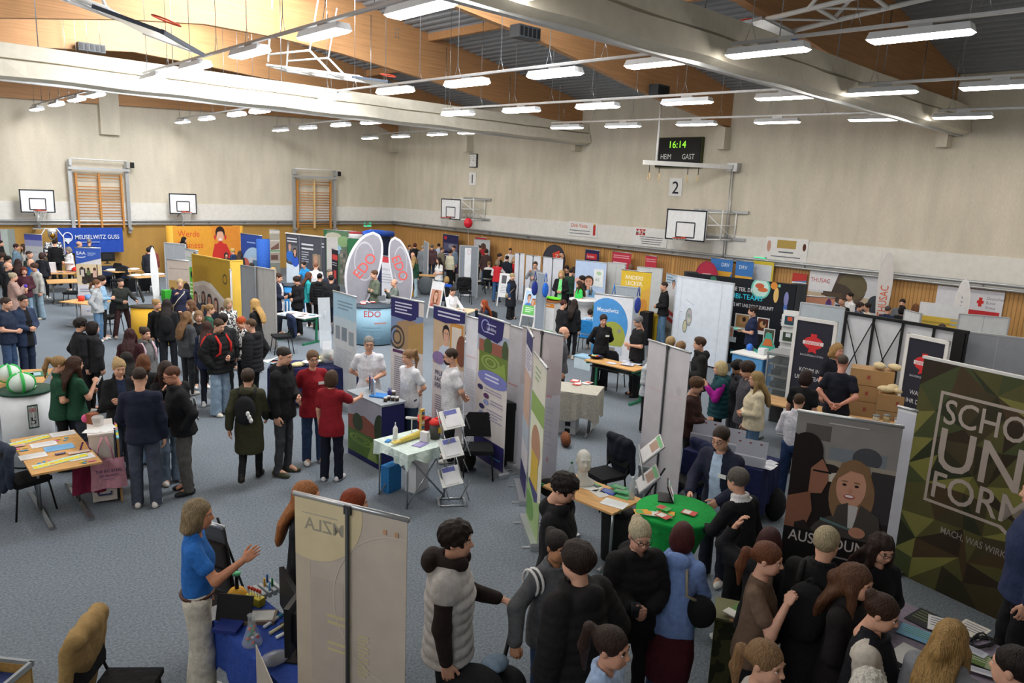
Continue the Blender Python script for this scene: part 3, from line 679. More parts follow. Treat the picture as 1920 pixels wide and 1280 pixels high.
def person(pid, hx, hy, label, f=0, h=None, fem=0, sk='#d9a68c', hair=('short', '#4a3526'), top=('tee', '#ffffff'), leg=('slim', '#20242c'), shoe='#e8e6e2', arms='down,down',
           lean=0, look=0, nod=None, stance='stand', z0=0.0, lod=None, foot=None, size=1.0, acc='', twist=0, seat=.46):
 bh = h or (1.68 if fem else 1.80)
 if not foot: bh *= float(np.interp(hy, [450, 600, 700, 900, 1280], [.96, .99, 1.05, 1.09, 1.09]))
 sit = stance == 'sit'
 # where: the crown of the head seen at (hx, hy) is at height top_z
 drop = (.44+(.95-.0)*0) if sit else 0
 tz = z0+(bh-(.95*bh/1.75-seat-.06) if sit else bh)
 if lean: tz -= .8*bh/1.75*(1-cos(R(lean)))
 P = at(hx, hy, tz)
 dist = math.hypot(P.x, P.y)
 if foot is not None:
  F_ = at(foot[0], foot[1], z0); P = Vector((F_.x, F_.y, tz))
  best = min(np.arange(.8, 1.25, .01), key=lambda s_: abs(px((P.x, P.y, z0+(tz-z0)*s_))[1]-hy)); size = best
 if lod is None: lod = 0 if dist < 9.5 else (1 if dist < 17 else 2)
 sc = bh/1.75*size
 cdir = np.array((-P.x, -P.y)); cdir /= np.linalg.norm(cdir); rt = np.array((-cdir[1], cdir[0]))   # viewer's right
 d = cos(R(f))*cdir+sin(R(f))*rt; rz = math.atan2(-d[0], d[1])
 # skeleton, 1.75 m tall, facing +y
 L_ = R(lean); pz = (seat+.06)/sc if sit else .95
 ez = np.array((sin(R(twist))*.0, sin(L_), cos(L_))); ex = np.array((cos(R(twist)), sin(R(twist)), 0.)); ey = np.cross(ez, ex); ex = np.cross(ey, ez)
 E = np.stack([ex, ey, ez], 1); O = np.array((0, 0, pz)); T = (O, E); tt = lambda p: O+E@np.array(p, float)
 sw = .162 if fem else .182
 V_, Q_, M_ = [], [], []; nv = 0
 def app(V, Q, m):
  nonlocal nv
  V_.append(V); Q_.append(Q+nv); M_.append(m if isinstance(m, np.ndarray) else np.full(len(Q), m)); nv += len(V)
 vox = (.0115, .015, .02)[lod]
 # head frame
 if nod is None: nod = 6+.5*lean
 hc = tt((0, .035, .685)); ya = -R(look)+R(twist); pt = R(nod)
 fy = np.array((-sin(ya)*cos(pt), cos(ya)*cos(pt), -sin(pt))); fx = unit(np.cross(fy, (0, 0, 1))); fz = np.cross(fx, fy)
 HE = np.stack([fx, fy, fz], 1); hv, hq, hm = head_geo(bool(fem), lod); app(hv@HE.T+hc, hq, hm)
 # arms
 an = arms.split(','); wr = {}; el_ = {}
 for s, nm in ((1, an[0]), (-1, an[-1])):
  up, fo, th, hk = ARM[nm]; S_ = np.array((s*sw, 0, .46)); u = unit((up[0]*s, up[1], up[2])); g = unit((fo[0]*s, fo[1], fo[2]))
  e = S_+.285*u; w = e+.25*g; el_[s], wr[s] = e, w
  t3 = unit(np.array((th[0]*s, th[1], th[2]))-g*np.dot((th[0]*s, th[1], th[2]), g)); bk = np.cross(t3, g)*1.0
  HM = np.stack([t3, g, np.cross(t3, g)], 1) if s < 0 else np.stack([t3, g, -np.cross(t3, g)], 1)
  hv, hq = hand_geo(hk, lod); HW = (E@HM); hq = hq if s < 0 else hq[:, ::-1]
  if nm != 'pocket': app(hv@HW.T*(.93 if fem else 1.0)+tt(w), hq, 0)
 # legs
 hp = {}; kn = {}; ak = {}
 for s in (-1, 1):
  hp[s] = np.array((s*.088, 0, pz-.02))
  if sit: kn[s] = np.array((s*.11, .42, pz-.03)); ak[s] = np.array((s*.12, .40, .09/sc))
  elif stance == 'walk': a = .26*s; kn[s] = np.array((s*.085, .16+a*.35 if s > 0 else -.02, .5)); ak[s] = np.array((s*.075, a, .09+(.1 if s < 0 else 0)))
  elif stance == 'wide': kn[s] = np.array((s*.17, .02, .5)); ak[s] = np.array((s*.24, 0, .085))
  else: q = .03*((hash_(pid)*7+s) % 3-1); kn[s] = np.array((s*.1, .02+q*.5, .5)); ak[s] = np.array((s*.105, q, .085))
 # body: one skin surface
 fb = Field((-.75, -.55, 0), (.75, .8, 1.6), vox*1.15); tp = top[0]
 fb.loft(T, [(-.12, .12, .09, 0), (.1, .11, .08, 0), (.3, .13, .085, 0), (.42, .12, .075, 0), (.5, .06, .055, 0), (.56, .048, .05, .0)], .04)
 for s in (-1, 1):
  fb.rc(tt((s*sw*.9, 0, .45)), tt(el_[s]), .045, .04, .03).rc(tt(el_[s]), tt(wr[s]), .04 if fem else .044, .026, .02)
  fb.rc(hp[s], kn[s], .07, .05, .03).rc(kn[s], ak[s], .048, .035, .02).rc(ak[s], ak[s]+np.array((0, .12, -.05)), .035, .03, .02)
 V, Q = fb.net(); app(V, Q, 0)
 skm = mat(sk, 'skin'); lk = tuple(np.clip(np.array(rgb(sk))*np.array((.82, .55, .55)), 0, 1)); lip = LIP.setdefault(sk, mat(lk, 'skin')); brow = mat(hair[1], 'hair')
 me = np_mesh('person', np.concatenate(V_), np.concatenate(Q_), np.concatenate(M_), [skm, EYE_M, IRIS, lip, brow])
 body = bpy.data.objects.new('person', me); C.objects.link(body); body.location = (P.x, P.y, z0); body.rotation_euler = (0, 0, rz); body.scale = (sc, sc, sc); body['label'] = label; body['category'] = 'person'
 if not foot:   # slide so that the crown itself lands on its sight line
  cr = Matrix.Rotation(rz, 4, 'Z') @ Vector(hc+HE@np.array((0, -.02, .12)))*sc; Q0 = at(hx, hy, z0+cr.z); body.location = (Q0.x-cr.x, Q0.y-cr.y, z0)
 def child(name, V, Q, mats, mi=None):
  o = bpy.data.objects.new(name, np_mesh(name, V, Q, np.zeros(len(Q)) if mi is None else mi, mats)); C.objects.link(o); o.parent = body; return o
 def childm(g, name): o = g.obj(name, body); return o
 # hair
 if hair[0] != 'none':
  hmesh = hair_mesh(hair[0], lod, brow); o = bpy.data.objects.new('hair', hmesh); C.objects.link(o); o.parent = body
  mm = Matrix.Identity(4)
  for i in range(3):
   for j_ in range(3): mm[i][j_] = HE[i, j_]
   mm[i][3] = hc[i]
  o.matrix_local = mm; o.material_slots[0].link = 'OBJECT'; o.material_slots[0].material = brow
 # top garment
 kind, col = top[0], top[1]; opt = top[2] if len(top) > 2 else ''; c2 = top[3] if len(top) > 3 else None
 off, hem, sl, mk = {'tee': (.014, -.13, .62, 'cloth'), 'shirt': (.014, -.12, 1, 'cloth'), 'polo': (.013, -.13, .55, 'cloth'), 'scrub': (.022, -.2, .66, 'cloth'), 'sweater': (.022, -.1, 1, 'cloth'), 'hoodie': (.028, -.12, 1, 'cloth'), 'jacket': (.03, -.14, 1, 'cloth'),
  'blazer': (.028, -.24, 1, 'cloth'), 'puffer': (.05, -.16, 1, 'cloth'), 'coat': (.035, -.45, 1, 'cloth'), 'vest': (.05, -.14, .12, 'cloth'), 'sleeves': (.016, -.1, 1, 'cloth'), 'blouse': (.02, -.12, 1, 'cloth'), 'fit': (.006, -.08, 1, 'cloth')}[kind]
 ft = Field((-.72, -.55, -.75+pz), (.72, .78, 1.62), vox)
 base = [(-.02, .158, .118, 0), (.1, .132, .1, 0), (.27, .142, .112, .018), (.34, .148, .108, .015), (.43, .135, .085, 0), (.5, .075, .06, -.005), (.53, .06, .058, 0)] if fem else [(-.02, .152, .112, 0), (.1, .148, .105, 0), (.3, .172, .118, .006), (.42, .16, .095, 0), (.5, .085, .065, -.005), (.53, .066, .062, 0)]
 if opt and 'big' in opt: base = [(z, a*1.14, b*1.2, c+.01) for z, a, b, c in base]
 pr = [(z, a+off, b+off, c) for z, a, b, c in base]
 if kind in ('tee', 'polo', 'shirt', 'scrub', 'sweater', 'hoodie', 'jacket', 'puffer', 'vest', 'blouse') and fem and 'tuck' not in opt: pr[1] = (.1, base[1][1]+off+.012, base[1][2]+off+.01, 0)
 wl = 1.12 if kind in ('coat', 'blazer', 'scrub') else (.93 if kind in ('puffer', 'vest', 'jacket', 'hoodie') else 1.03)
 if 'tuck' in opt: hem = -.0; pr = [(-.02, .15, .112, 0)]+pr[1:]
 else:
  if sit: hem = max(hem, -.05)
  w0 = max(pr[0][1]*wl, .196+off*.4 if not sit else .17); pr = [(hem, w0, max(pr[0][2]*wl, .15+off*.5), 0), (-.06 if hem < -.08 else hem+.02, max(pr[0][1], .192+off*.4), max(pr[0][2], .15+off*.4), 0)]+pr[1:]
 ff = None
 if kind in ('puffer', 'vest'): ff = lambda u, v, w: -.012*np.abs(np.sin(w*PI/.085))+.006
 ft.loft(T, pr, .03, ff); rs = (off*.9+.042, off*.9+.038, off*.7+.03)
 for s in (-1, 1):
  a, e, w = np.array((s*sw*.94, 0, .445)), el_[s], wr[s]
  ft.rc(tt((0, -.005, .46)), tt(a), .05+off*.6, .052+off*.7, .04)
  if sl >= 1:
   wj = w-.02*(w-e)/.25; kk = 4 if kind == 'puffer' else 1
   for i in range(kk):
    ft.rc(tt(a+(e-a)*i/kk), tt(a+(e-a)*(i+1)/kk), rs[0]+(.012 if kk > 1 else 0), rs[1]+(0 if kk > 1 else .002), .03 if kk == 1 else .012)
    ft.rc(tt(e+(wj-e)*i/kk), tt(e+(wj-e)*(i+1)/kk), rs[1]+(.01 if kk > 1 else 0), rs[2]+(0 if kk > 1 else .004), .03 if kk == 1 else .012)
  else: ft.rc(tt(a), tt(a+(e-a)*sl), rs[0]+.004, rs[0]+.012, .03)
 if kind in ('hoodie', 'puffer', 'vest') or 'hood' in opt:
  ft.el(tt((0, -.1, .5)), (.1+off*.3, .06, .075), .03)
  for q in np.linspace(-2.4, 2.4, 9): ft.el(tt((.085*sin(q), .02-.085*cos(q)*.9, .52-.02*cos(q))), (.04, .035, .045), .03)
 elif kind in ('shirt', 'polo', 'blazer', 'coat', 'jacket', 'blouse') or 'turtle' in opt:
  for q in np.linspace(-2.6, 2.6, 11): ft.el(tt((.068*sin(q), .0-.062*cos(q), .545)), (.022, .02, .03), .015)
 if kind in ('tee', 'scrub', 'polo', 'blouse') or 'neck' in opt: ft.el(tt((0, .04, .57)), (.068, .085, .07), .015, '-')
 ft.rc(tt((0, .03, .56)), tt((0, .01, .75)), .064, .07, .008, '-')
 if lod < 2 and kind not in ('puffer', 'vest'): ft.wob(.006, 19, 17, 22, (hash_(pid) % 9))
 V, Q = ft.net(); cen = (V[Q].mean(1)-O)@E; mi = np.zeros(len(Q), int); mats = [mat(col, mk) if 'pat' not in opt else mat(col, 'pattern', b=c2)]
 if 'open' in opt and c2:
  wv = np.interp(cen[:, 2], [-.45, 0, .3, .52], [.085, .07, .06, .05]); mi[(cen[:, 1] > .02) & (abs(cen[:, 0]) < wv)] = 1; mats.append(mat(c2, 'cloth'))
 elif 'panel' in opt and c2: mi[(abs(cen[:, 0]) > .15) & (cen[:, 2] > .1)] = 1; mi[(cen[:, 2] > .38) & (cen[:, 1] < 0) & (abs(cen[:, 0]) > .1)] = 1; mats.append(mat(c2, 'cloth'))
 elif 'collar' in opt and c2: mi[(cen[:, 2] > .505) & (abs(cen[:, 0]) < .12)] = 1; mats.append(mat(c2, 'cloth'))
 elif 'sleeve' in opt and c2:
  ds = np.minimum(*[np.min([np.linalg.norm(cen-(el_[s]+(wr[s]-el_[s])*t), axis=1) for t in np.linspace(0, 1, 6)]+[np.linalg.norm(cen-(np.array((s*sw, 0, .44))+(el_[s]-np.array((s*sw, 0, .44)))*t), axis=1) for t in np.linspace(.2, 1, 5)], axis=0) for s in (-1, 1)])
  mi[ds < .085] = 1; mats.append(mat(c2, 'cloth'))
 tn = {'tee': 't_shirt', 'polo': 'polo_shirt', 'scrub': 'tunic', 'puffer': 'puffer_jacket', 'fit': 'sweater', 'sleeves': 'sweater'}.get(kind, kind)
 child(tn, V, Q, mats, mi)
 # trousers / skirt
 lkind, lcol = leg[0], leg[1]
 fl = Field((-.42, -.45, 0), (.42, .75, 1.15), vox); pel = (O, np.eye(3))
 fl.loft(pel, [(-.12, .13, .1, 0), (-.04, .148, .11, -.005), (.04, .136, .102, 0), (.1, .124, .092, .005)] if not sit else [(-.06, .155, .12, 0), (.04, .146, .112, 0), (.1, .132, .1, .0)], .03)
 r0, r1, r2 = {'slim': (.088, .062, .05), 'straight': (.092, .074, .068), 'wide': (.098, .088, .098), 'flare': (.09, .066, .09), 'leggings': (.084, .056, .044)}.get(lkind, (.09, .07, .06))
 for s in (-1, 1):
  if lkind == 'skirt': continue
  fl.rc(hp[s], kn[s], r0, r1, .03).rc(kn[s], ak[s]+np.array((0, -.005, -.035)), r1, r2, .025)
 if lkind == 'skirt': fl.loft(pel, [(-.85, .2, .18, 0), (-.5, .19, .16, 0), (-.1, .16, .13, 0), (.1, .13, .1, 0)], .02)
 if lod < 2: fl.wob(.007, 17, 15, 26, (hash_(pid) % 7)+.5)
 q = fl.sub((-1, -1, -1), (1, 1, .045), 0)
 if q: fl.F[q[0]] = np.maximum(fl.F[q[0]], .035-q[1][2])
 V, Q = fl.net(); child('skirt' if lkind == 'skirt' else ('jeans' if 'jean' in (leg[2] if len(leg) > 2 else '') else 'trousers'), V, Q, [mat(lcol, 'cloth')])
 for s in (-1, 1):
  o = bpy.data.objects.new('shoe', shoe_mesh()); C.objects.link(o); o.parent = body; o.location = (ak[s][0], ak[s][1], ak[s][2]-.085)
  o.rotation_euler = (R(-18) if (stance == 'walk' and s < 0) else 0, 0, R(-9*s)); o.material_slots[0].link = 'OBJECT'; o.material_slots[0].material = mat(shoe, rough=.5)
 # accessories that are worn
 hm4 = lambda p: tuple(hc+HE@np.array(p))
 if 'glasses' in acc:
  g = MB(); m = mat('#26221f', rough=.3)
  for s in (-1, 1):
   g.tube([hm4((s*.033+.021*cos(q), .107, .002+.016*sin(q))) for q in np.linspace(0, 2*PI, 12)[:-1]], .0026, m, 5, closed=True); g.tube([hm4((s*.054, .105, .006)), hm4((s*.078, .06, .008)), hm4((s*.08, -.01, .004))], .0024, m, 4)
  g.tube([hm4((-.012, .109, .006)), hm4((.012, .109, .006))], .0024, m, 4); childm(g, 'glasses')
 if 'beard' in acc:
  fbd = Field((-.09, -.02, -.15), (.09, .13, .02), .009); fbd.el((0, .04, -.08), (.062, .062, .05), .01).el((0, .075, -.055), (.035, .03, .02), .02); fbd.el((0, .1, -.064), (.02, .02, .006), .003, '-'); fbd.half((0, 0, -.04), (0, -.4, 1)); V, Q = fbd.net(); child('beard', V@HE.T+hc, Q, [brow])
 if 'badge' in acc: g = MB(); g.box((0, 0, 0), (.085, .012, .04), m_white, Matrix.Translation(tt((-.09, .128+off, .33)))); childm(g, 'name_badge')
 if 'lanyard' in acc:
  g = MB(); g.tube([tt((-.05, .06+off, .5)), tt((-.01, .125+off, .22)), tt((.05, .06+off, .5))], .005, mat('#3560a8'), 4); g.box((0, 0, 0), (.085, .01, .06), m_white, Matrix.Translation(tt((-.01, .13+off, .19)))); childm(g, 'lanyard')
 if 'belt' in acc: g = MB(); g.tube([tt((.152*cos(q), .118*sin(q), .035)) for q in np.linspace(0, 2*PI, 24)[:-1]], .016, mat('#4a2c20', rough=.4), 6, closed=True); childm(g, 'belt')
 if 'clip' in acc: g = MB(); [g.ell(hm4((.0+.02*a, -.1, .055+.012*b)), (.018, .014, .018), m_white, 8, 6) for a in (-1, 0, 1) for b in (-1, 1)]; childm(g, 'hair_tie')
 PEOPLE[pid] = dict(o=body, T=T, tt=tt, sc=sc, wr={s: tt(wr[s]) for s in wr}, E=E, off=off, hc=hc, HE=HE)
 return body
def hash_(s):
 v = 0
 for ch in str(s): v = (v*31+ord(ch)) % 9973
 return v
_SH = []
def shoe_mesh():
 if not _SH:
  f = Field((-.06, -.11, 0), (.06, .2, .13), .011); f.el((0, .07, .03), (.046, .115, .045), .02).el((0, -.04, .04), (.038, .055, .05), .02).rc((0, -.03, .06), (0, -.03, .11), .036, .036, .02); f.half((0, 0, .008), (0, 0, -1)); V, Q = f.net()
  _SH.append(np_mesh('shoe', V, Q, np.zeros(len(Q)), [mat('#e8e6e2')]))
 return _SH[0]
def pw(pid, p):
 """a point given in a person's torso frame (x, y, z) as a world position"""
 q = PEOPLE[pid]; o = q['o']; v = Vector(q['tt'](p))*q['sc']; v.rotate(o.rotation_euler); return v+o.location
def prz(pid): return PEOPLE[pid]['o'].rotation_euler[2]
def pwrist(pid, s, d=.07):
 q = PEOPLE[pid]; o = q['o']; v = Vector(q['wr'][s])*q['sc']; v.rotate(o.rotation_euler); return v+o.location
def backpack(pid, col, lab, strap='#222222', small=False, cat='backpack'):
 q = PEOPLE[pid]; o = q['o']; t = thing('backpack', lab, cat, o.location, o.rotation_euler[2]); t.scale = o.scale; tt = q['tt']; E = q['E']; of = q['off']
 f = Field((-.3, -.6, .5), (.3, .3, 1.6), .016); c = tt((0, -.19-of, .26)); f.el(c, (.15, .1, .22), .03); f.el(tt((0, -.24-of, .18)), (.12, .06, .13), .02); V, Q = f.net(); m = mat(col, 'cloth')
 b = bpy.data.objects.new('bag_body', np_mesh('bag', V, Q, np.zeros(len(Q)), [m])); C.objects.link(b); b.parent = t
 for s in (-1, 1):
  g = MB(); g.tube([tt((s*.1, -.13-of, .42)), tt((s*.115, -.03-of*.6, .5+of*.75)), tt((s*.115, .07, .49+of*.5)), tt((s*.12, .125+of, .38)), tt((s*.13, .12+of, .22)), tt((s*.16, .02, .12))], .022, mat(strap, 'cloth'), 6); g.obj('strap', t)
 g = MB(); g.tube([tt((-.03, -.18-of, .47)), tt((0, -.18-of, .51)), tt((.03, -.18-of, .47))], .01, mat(strap, 'cloth'), 5); g.obj('handle', t)
 return t
def shoulder_bag(pid, col, lab, side=1, z=-.05, strap=None, sz=(.14, .06, .11), cross=True):
 q = PEOPLE[pid]; o = q['o']; t = thing('shoulder_bag', lab, 'bag', o.location, o.rotation_euler[2]); t.scale = o.scale; tt = q['tt']; of = q['off']
 f = Field((-.5, -.5, .3), (.5, .5, 1.6), .016); f.el(tt((side*(.2+of), -.02, z)), sz, .02); V, Q = f.net(); b = bpy.data.objects.new('bag_body', np_mesh('bag', V, Q, np.zeros(len(Q)), [mat(col, 'cloth')])); C.objects.link(b); b.parent = t
 s2 = -side if cross else side; g = MB()
 for y in (1, -1): g.tube([tt((side*(.19+of), y*.06, z+.08)), tt((side*.1+s2*.02, y*(.135+of), .25)), tt((s2*.09, y*(.085+of), .43)), tt((s2*.1, 0, .5+of*.9))], .014, mat(strap or col, 'cloth'), 5)
 g.obj('strap', t); return t
def held(pid, s, lab, kind='paper', col='#f2f2ee', dy=.1, sz=(.15, .004, .21), tilt=-50, name=None, cat=None):
 q = PEOPLE[pid]; p = pwrist(pid, s); d = Vector((0, dy, .03)); d.rotate(Matrix.Rotation(prz(pid), 3, 'Z'))
 g = MB(); T = Matrix.Rotation(R(tilt), 4, 'X')
 if kind == 'paper': g.box((0, 0, 0), sz, mat(col, rough=.6), T)
 elif kind == 'phone': g.box((0, 0, 0), (.075, .012, .15), mat(col, rough=.25), T)
 elif kind == 'cup': g.lathe([(.03, -.05), (.038, .05), (.033, .05), (.028, -.04)], mat(col), 12)
 elif kind == 'plate': g.lathe([(.04, 0), (.1, .02), (.11, .03), (.1, .025), (.02, .008)], mat(col), 16)
 elif kind == 'ball': g.ell((0, 0, 0), (.07, .05, .05), mat(col, 'cloth'))
 elif kind == 'mask': g.ell((0, 0, 0), (.09, .05, .12), mat(col))
 return tag(g.obj(name or kind, None, p+d, prz(pid)), lab, cat or kind)
# ================= printed panels, banners and furniture
def clip(poly):
 def cut(P, f, inter):
  out = []
  for i in range(len(P)):
   a, b = P[i-1], P[i]; fa, fb = f(a), f(b)
   if fa != fb: out.append(inter(a, b))
   if fb: out.append(b)
  return out
 for ax, v, s in ((0, 0, 1), (0, 1, -1), (1, 0, 1), (1, 1, -1)):
  def inter(a, b): t = (v-a[ax])/(b[ax]-a[ax]); return (a[0]+(b[0]-a[0])*t, a[1]+(b[1]-a[1])*t)
  poly = cut(poly, lambda p: s*(p[ax]-v) >= 0, inter)
  if len(poly) < 3: return []
 return poly
def face_ops(u, v, s, hair, skin, cloth, w_h, look=0, fem=1):
 """a portrait: s = head height as a share of the panel height"""
 k = s*w_h  # height share -> width share
 o = []
 o.append(('e', u, v+s*1.55, k*.95, s*.85, cloth));
 if fem: o.append(('e', u, v+s*.25, k*.52, s*.75, hair))
 o.append(('p', [(u-k*.16, v+s*.2), (u+k*.16, v+s*.2), (u+k*.2, v+s*.78), (u-k*.2, v+s*.78)], skin)); o.append(('e', u, v-s*.05, k*.43, s*.55, hair)); o.append(('e', u+look*k*.08, v+s*.05, k*.34, s*.47, skin))
 for d in (-1, 1): o.append(('e', u+look*k*.12+d*k*.14, v, k*.05, s*.03, '#2c211c')); o.append(('e', u+look*k*.12+d*k*.14, v-s*.08, k*.08, s*.018, hair))
 o.append(('e', u+look*k*.12, v+s*.26, k*.13, s*.055, '#b0524e')); o.append(('e', u+look*k*.12, v+s*.25, k*.1, s*.028, '#f2ece8')); o.append(('e', u+look*k*.12, v+s*.12, k*.05, s*.05, '#c98f76'))
 o.append(('p', [(u-k*.45, v-s*.05), (u-k*.3, v-s*.5), (u+k*.3, v-s*.5), (u+k*.45, v-s*.02), (u+k*.25, v-s*.3), (u-k*.1, v-s*.34)], hair)); return o
def printed(g, w, h, ops, y=-.004, x0=None, z1=None, T=None, step=.0005):
 """draw flat print on the front (-y) of a panel: u to the right, v downwards, both 0..1"""
 x0 = -w/2 if x0 is None else x0; z1 = h if z1 is None else z1; n = 0
 for op in ops:
  k = op[0]; n += 1; yy = y-step*n; P = None
  if k == 'r': P = [(op[1], op[2]), (op[3], op[2]), (op[3], op[4]), (op[1], op[4])]; c = op[5]
  elif k == 'e': N = 28; P = [(op[1]+op[3]*cos(2*PI*i/N), op[2]+op[4]*sin(2*PI*i/N)) for i in range(N)]; c = op[5]
  elif k == 'p': P = list(op[1]); c = op[2]
  elif k == 'ring':
   N = 28; m = mat(op[6], rough=.5)
   for i in range(N):
    a, b = 2*PI*i/N, 2*PI*(i+1)/N; q = [(op[1]+op[3]*e*cos(t), op[2]+op[4]*e*sin(t)) for e, t in ((1, a), (1, b), (op[5], b), (op[5], a))]
    q = clip(q)
    if len(q) > 2: g.add([(x0+u*w, yy, z1-v*h) for u, v in q], [tuple(range(len(q)))], m, False, T)
   continue
  elif k == 'L':   # lines of small unreadable copy: u0 v0 u1 count dv colour
   for i in range(op[4]):
    u1 = op[1]+(op[3]-op[1])*(1 if i % 3 != 2 else .72); v = op[2]+i*op[5]
    g.add([(x0+a*w, yy, z1-b*h) for a, b in ((op[1], v), (u1, v), (u1, v+op[5]*.42), (op[1], v+op[5]*.42))], [(0, 1, 2, 3)], mat(op[6]), False, T)
   continue
  elif k == 't':   # text u v height(share of h) colour align squeeze bold rot
   al = op[6] if len(op) > 6 else 'l'; sx = op[7] if len(op) > 7 else .9; bo = op[8] if len(op) > 8 else True; ro = op[9] if len(op) > 9 else 0
   text_on(g, op[1], x0+op[2]*w, z1-op[3]*h, op[4]*h, mat(op[5]), yy, bo, al, sx, T, ro); continue
  P = clip(P)
  if len(P) >= 3:
   ar = sum(P[i-1][0]*P[i][1]-P[i][0]*P[i-1][1] for i in range(len(P)))
   if ar < 0: P = P[::-1]
   g.add([(x0+u*w, yy, z1-v*h) for u, v in P][::-1], [tuple(range(len(P)))], mat(c, rough=.5), False, T)
m_alu = mat('#c3c6c9', rough=.3, metal=.7); m_pan = mat('#e6e6e8', rough=.55)
def place2(x1, y1, x2, y2, h): a = at(x1, y1, h); b = at(x2, y2, h); return a, b
def rollup(x1, y1, x2, y2, lab, ops=(), bg='#e9e8ea', h=2.1, back=False, name='roll_up_banner', wmax=9, base=True, group=None, z0=0.0, X=None, th=.006, w=None):
 """a banner whose top corners are seen at (x1,y1) and (x2,y2)"""
 a, b = place2(x1, y1, x2, y2, h+z0)
 if X: a, b = onX(x1, y1, X), onX(x2, y2, X); h = (a.z+b.z)/2; b.z = a.z
 W_ = (b-a).length if w is None else w; c = (a+b)/2; rz = ang(a, b)
 t = thing(name, lab, 'banner', (c.x, c.y, z0), rz, group); g = MB(); zb = .09 if base else 0
 g.box((0, 0, (h+zb)/2), (W_, th, h-zb), mat(bg, rough=.5)); printed(g, W_, h-zb, list(ops), -th/2-.0006, z1=h); g.obj('panel', t)
 if base:
  k = -1 if back else 1
  g = MB(); g.prism([(-W_/2-.02, 0), (W_/2+.02, 0), (W_/2+.02, .07), (W_/2-.0, .1), (-W_/2, .1), (-W_/2-.02, .07)], -.09, .09, m_alu); g.obj('base', t)
  for s in (-1, 1): g = MB(); g.box((s*W_*.4, .0, .008), (.04, .36, .016), m_alu); g.obj('foot', t)
  g = MB(); g.tube([(-W_/2-.01, 0, h), (W_/2+.01, 0, h)], .018, m_alu, 8); g.obj('top_rail', t)
  g = MB(); g.tube([(0, .022*k, .06), (0, .022*k, h-.01)], .012, m_dkgrey, 6); g.box((0, .02*k, h-.02), (.05, .02, .06), m_dkgrey); g.obj('pole', t)
 return t
def wallboard(P0, P1, z0, z1, lab, ops=(), bg='#9ba1a6', name='partition_panel', cat='partition', edge='#b4b8bb', feet=True, th=.03, seams=()):
 """free-standing exhibition wall between two floor points"""
 P0, P1 = Vector(P0), Vector(P1); W_ = math.hypot(P1.x-P0.x, P1.y-P0.y); c = (P0+P1)/2; t = thing(name, lab, cat, (c.x, c.y, 0), ang(P0, P1))
 g = MB(); g.box((0, 0, (z0+z1)/2), (W_, th, z1-z0), mat(bg));
 for s in seams: g.box((-W_/2+s*W_, -th/2-.002, (z0+z1)/2), (.012, .004, z1-z0), mat(edge))
 printed(g, W_, z1-z0, list(ops), -th/2-.001, z1=z1); g.obj('panel', t)
 g = MB(); g.box((0, 0, z1), (W_+.03, th+.02, .03), mat(edge, rough=.4)); g.obj('top_rail', t)
 for s in (-1, 1):
  g = MB(); g.box((s*(W_/2+.01), 0, z1/2), (.03, th+.02, z1), mat(edge, rough=.4)); g.obj('post', t)
  if feet: g = MB(); g.box((s*W_/2*.92, 0, .012), (.06, .4, .024), mat(edge)); g.obj('foot', t)
 return t
def teardrop(x, ytop, h, lab, col, ops, wid=.8, rim='#f4f2f2', rz=None, z0=0.0, tilt=0.0, X=None, foot=True):
 p = at(x, ytop, h)
 if X: p = onX(x, ytop, X); h = p.z
 t = thing('beach_flag', lab, 'flag', (p.x, p.y, z0), rz if rz is not None else math.atan2(-p.x, p.y)+PI*0)
 def outline(k, n=30):
  q = []
  for i in range(n+1):
   a = i/n; z = .35+(h-.35)*a; wl = math.sqrt(max(0, 1-((a-.62)/.38)**2)) if a > .62 else .22+.78*sin(PI/2*a/.62)**1.2
   q.append((z, wl*wid))
  L_ = [(-wl*.5*k+tilt*(z/h)**2, z) for z, wl in q]; R_ = [(wl*.5*k+tilt*(z/h)**2, z) for z, wl in q]
  return L_+R_[::-1]
 g = MB(); g.prism(outline(1.0), -.004, .004, mat(rim)); o = [(x_, z) for x_, z in outline(.86)]; o = [(a, (b-h/2)*.95+h/2) for a, b in o]
 g.add([(a, -.0055, b) for a, b in o], [tuple(range(len(o)))[::-1]], mat(col)); g.add([(a, .0055, b) for a, b in o], [tuple(range(len(o)))], mat(col))
 printed(g, wid, h, list(ops), -.007, z1=h); g.obj('sail', t)
 g = MB(); g.tube([(tilt*.02, .012, 0), (-wid*.25*0, .012, .5), (-wid*.0+tilt*.3, .012, h*.6)], .013, m_alu, 6); g.obj('pole', t)
 if foot:
  for a in (0, PI/2): g = MB(); g.box((0, 0, .015), (.7, .05, .03), m_alu, rz=a+.4); g.obj('foot', t)
 return t
def on_back(pid, s, z, h, lab=None, col='#d8d8d8', bold=True, y=None):
 """print on the back of someone's shirt, following its curve a little"""
 q = PEOPLE[pid]; g = MB(); vs, fs, w = textmesh(s, bold); k = h/.72; out = []
 for v in vs: x = (v[0]-w/2)*k; out.append(q['tt']((-x, (y or -.118-q['off'])+x*x*1.6, z+(v[1]-.36)*k)))
 g.add(out, fs, mat(col)); return g.obj('back_print', q['o'])
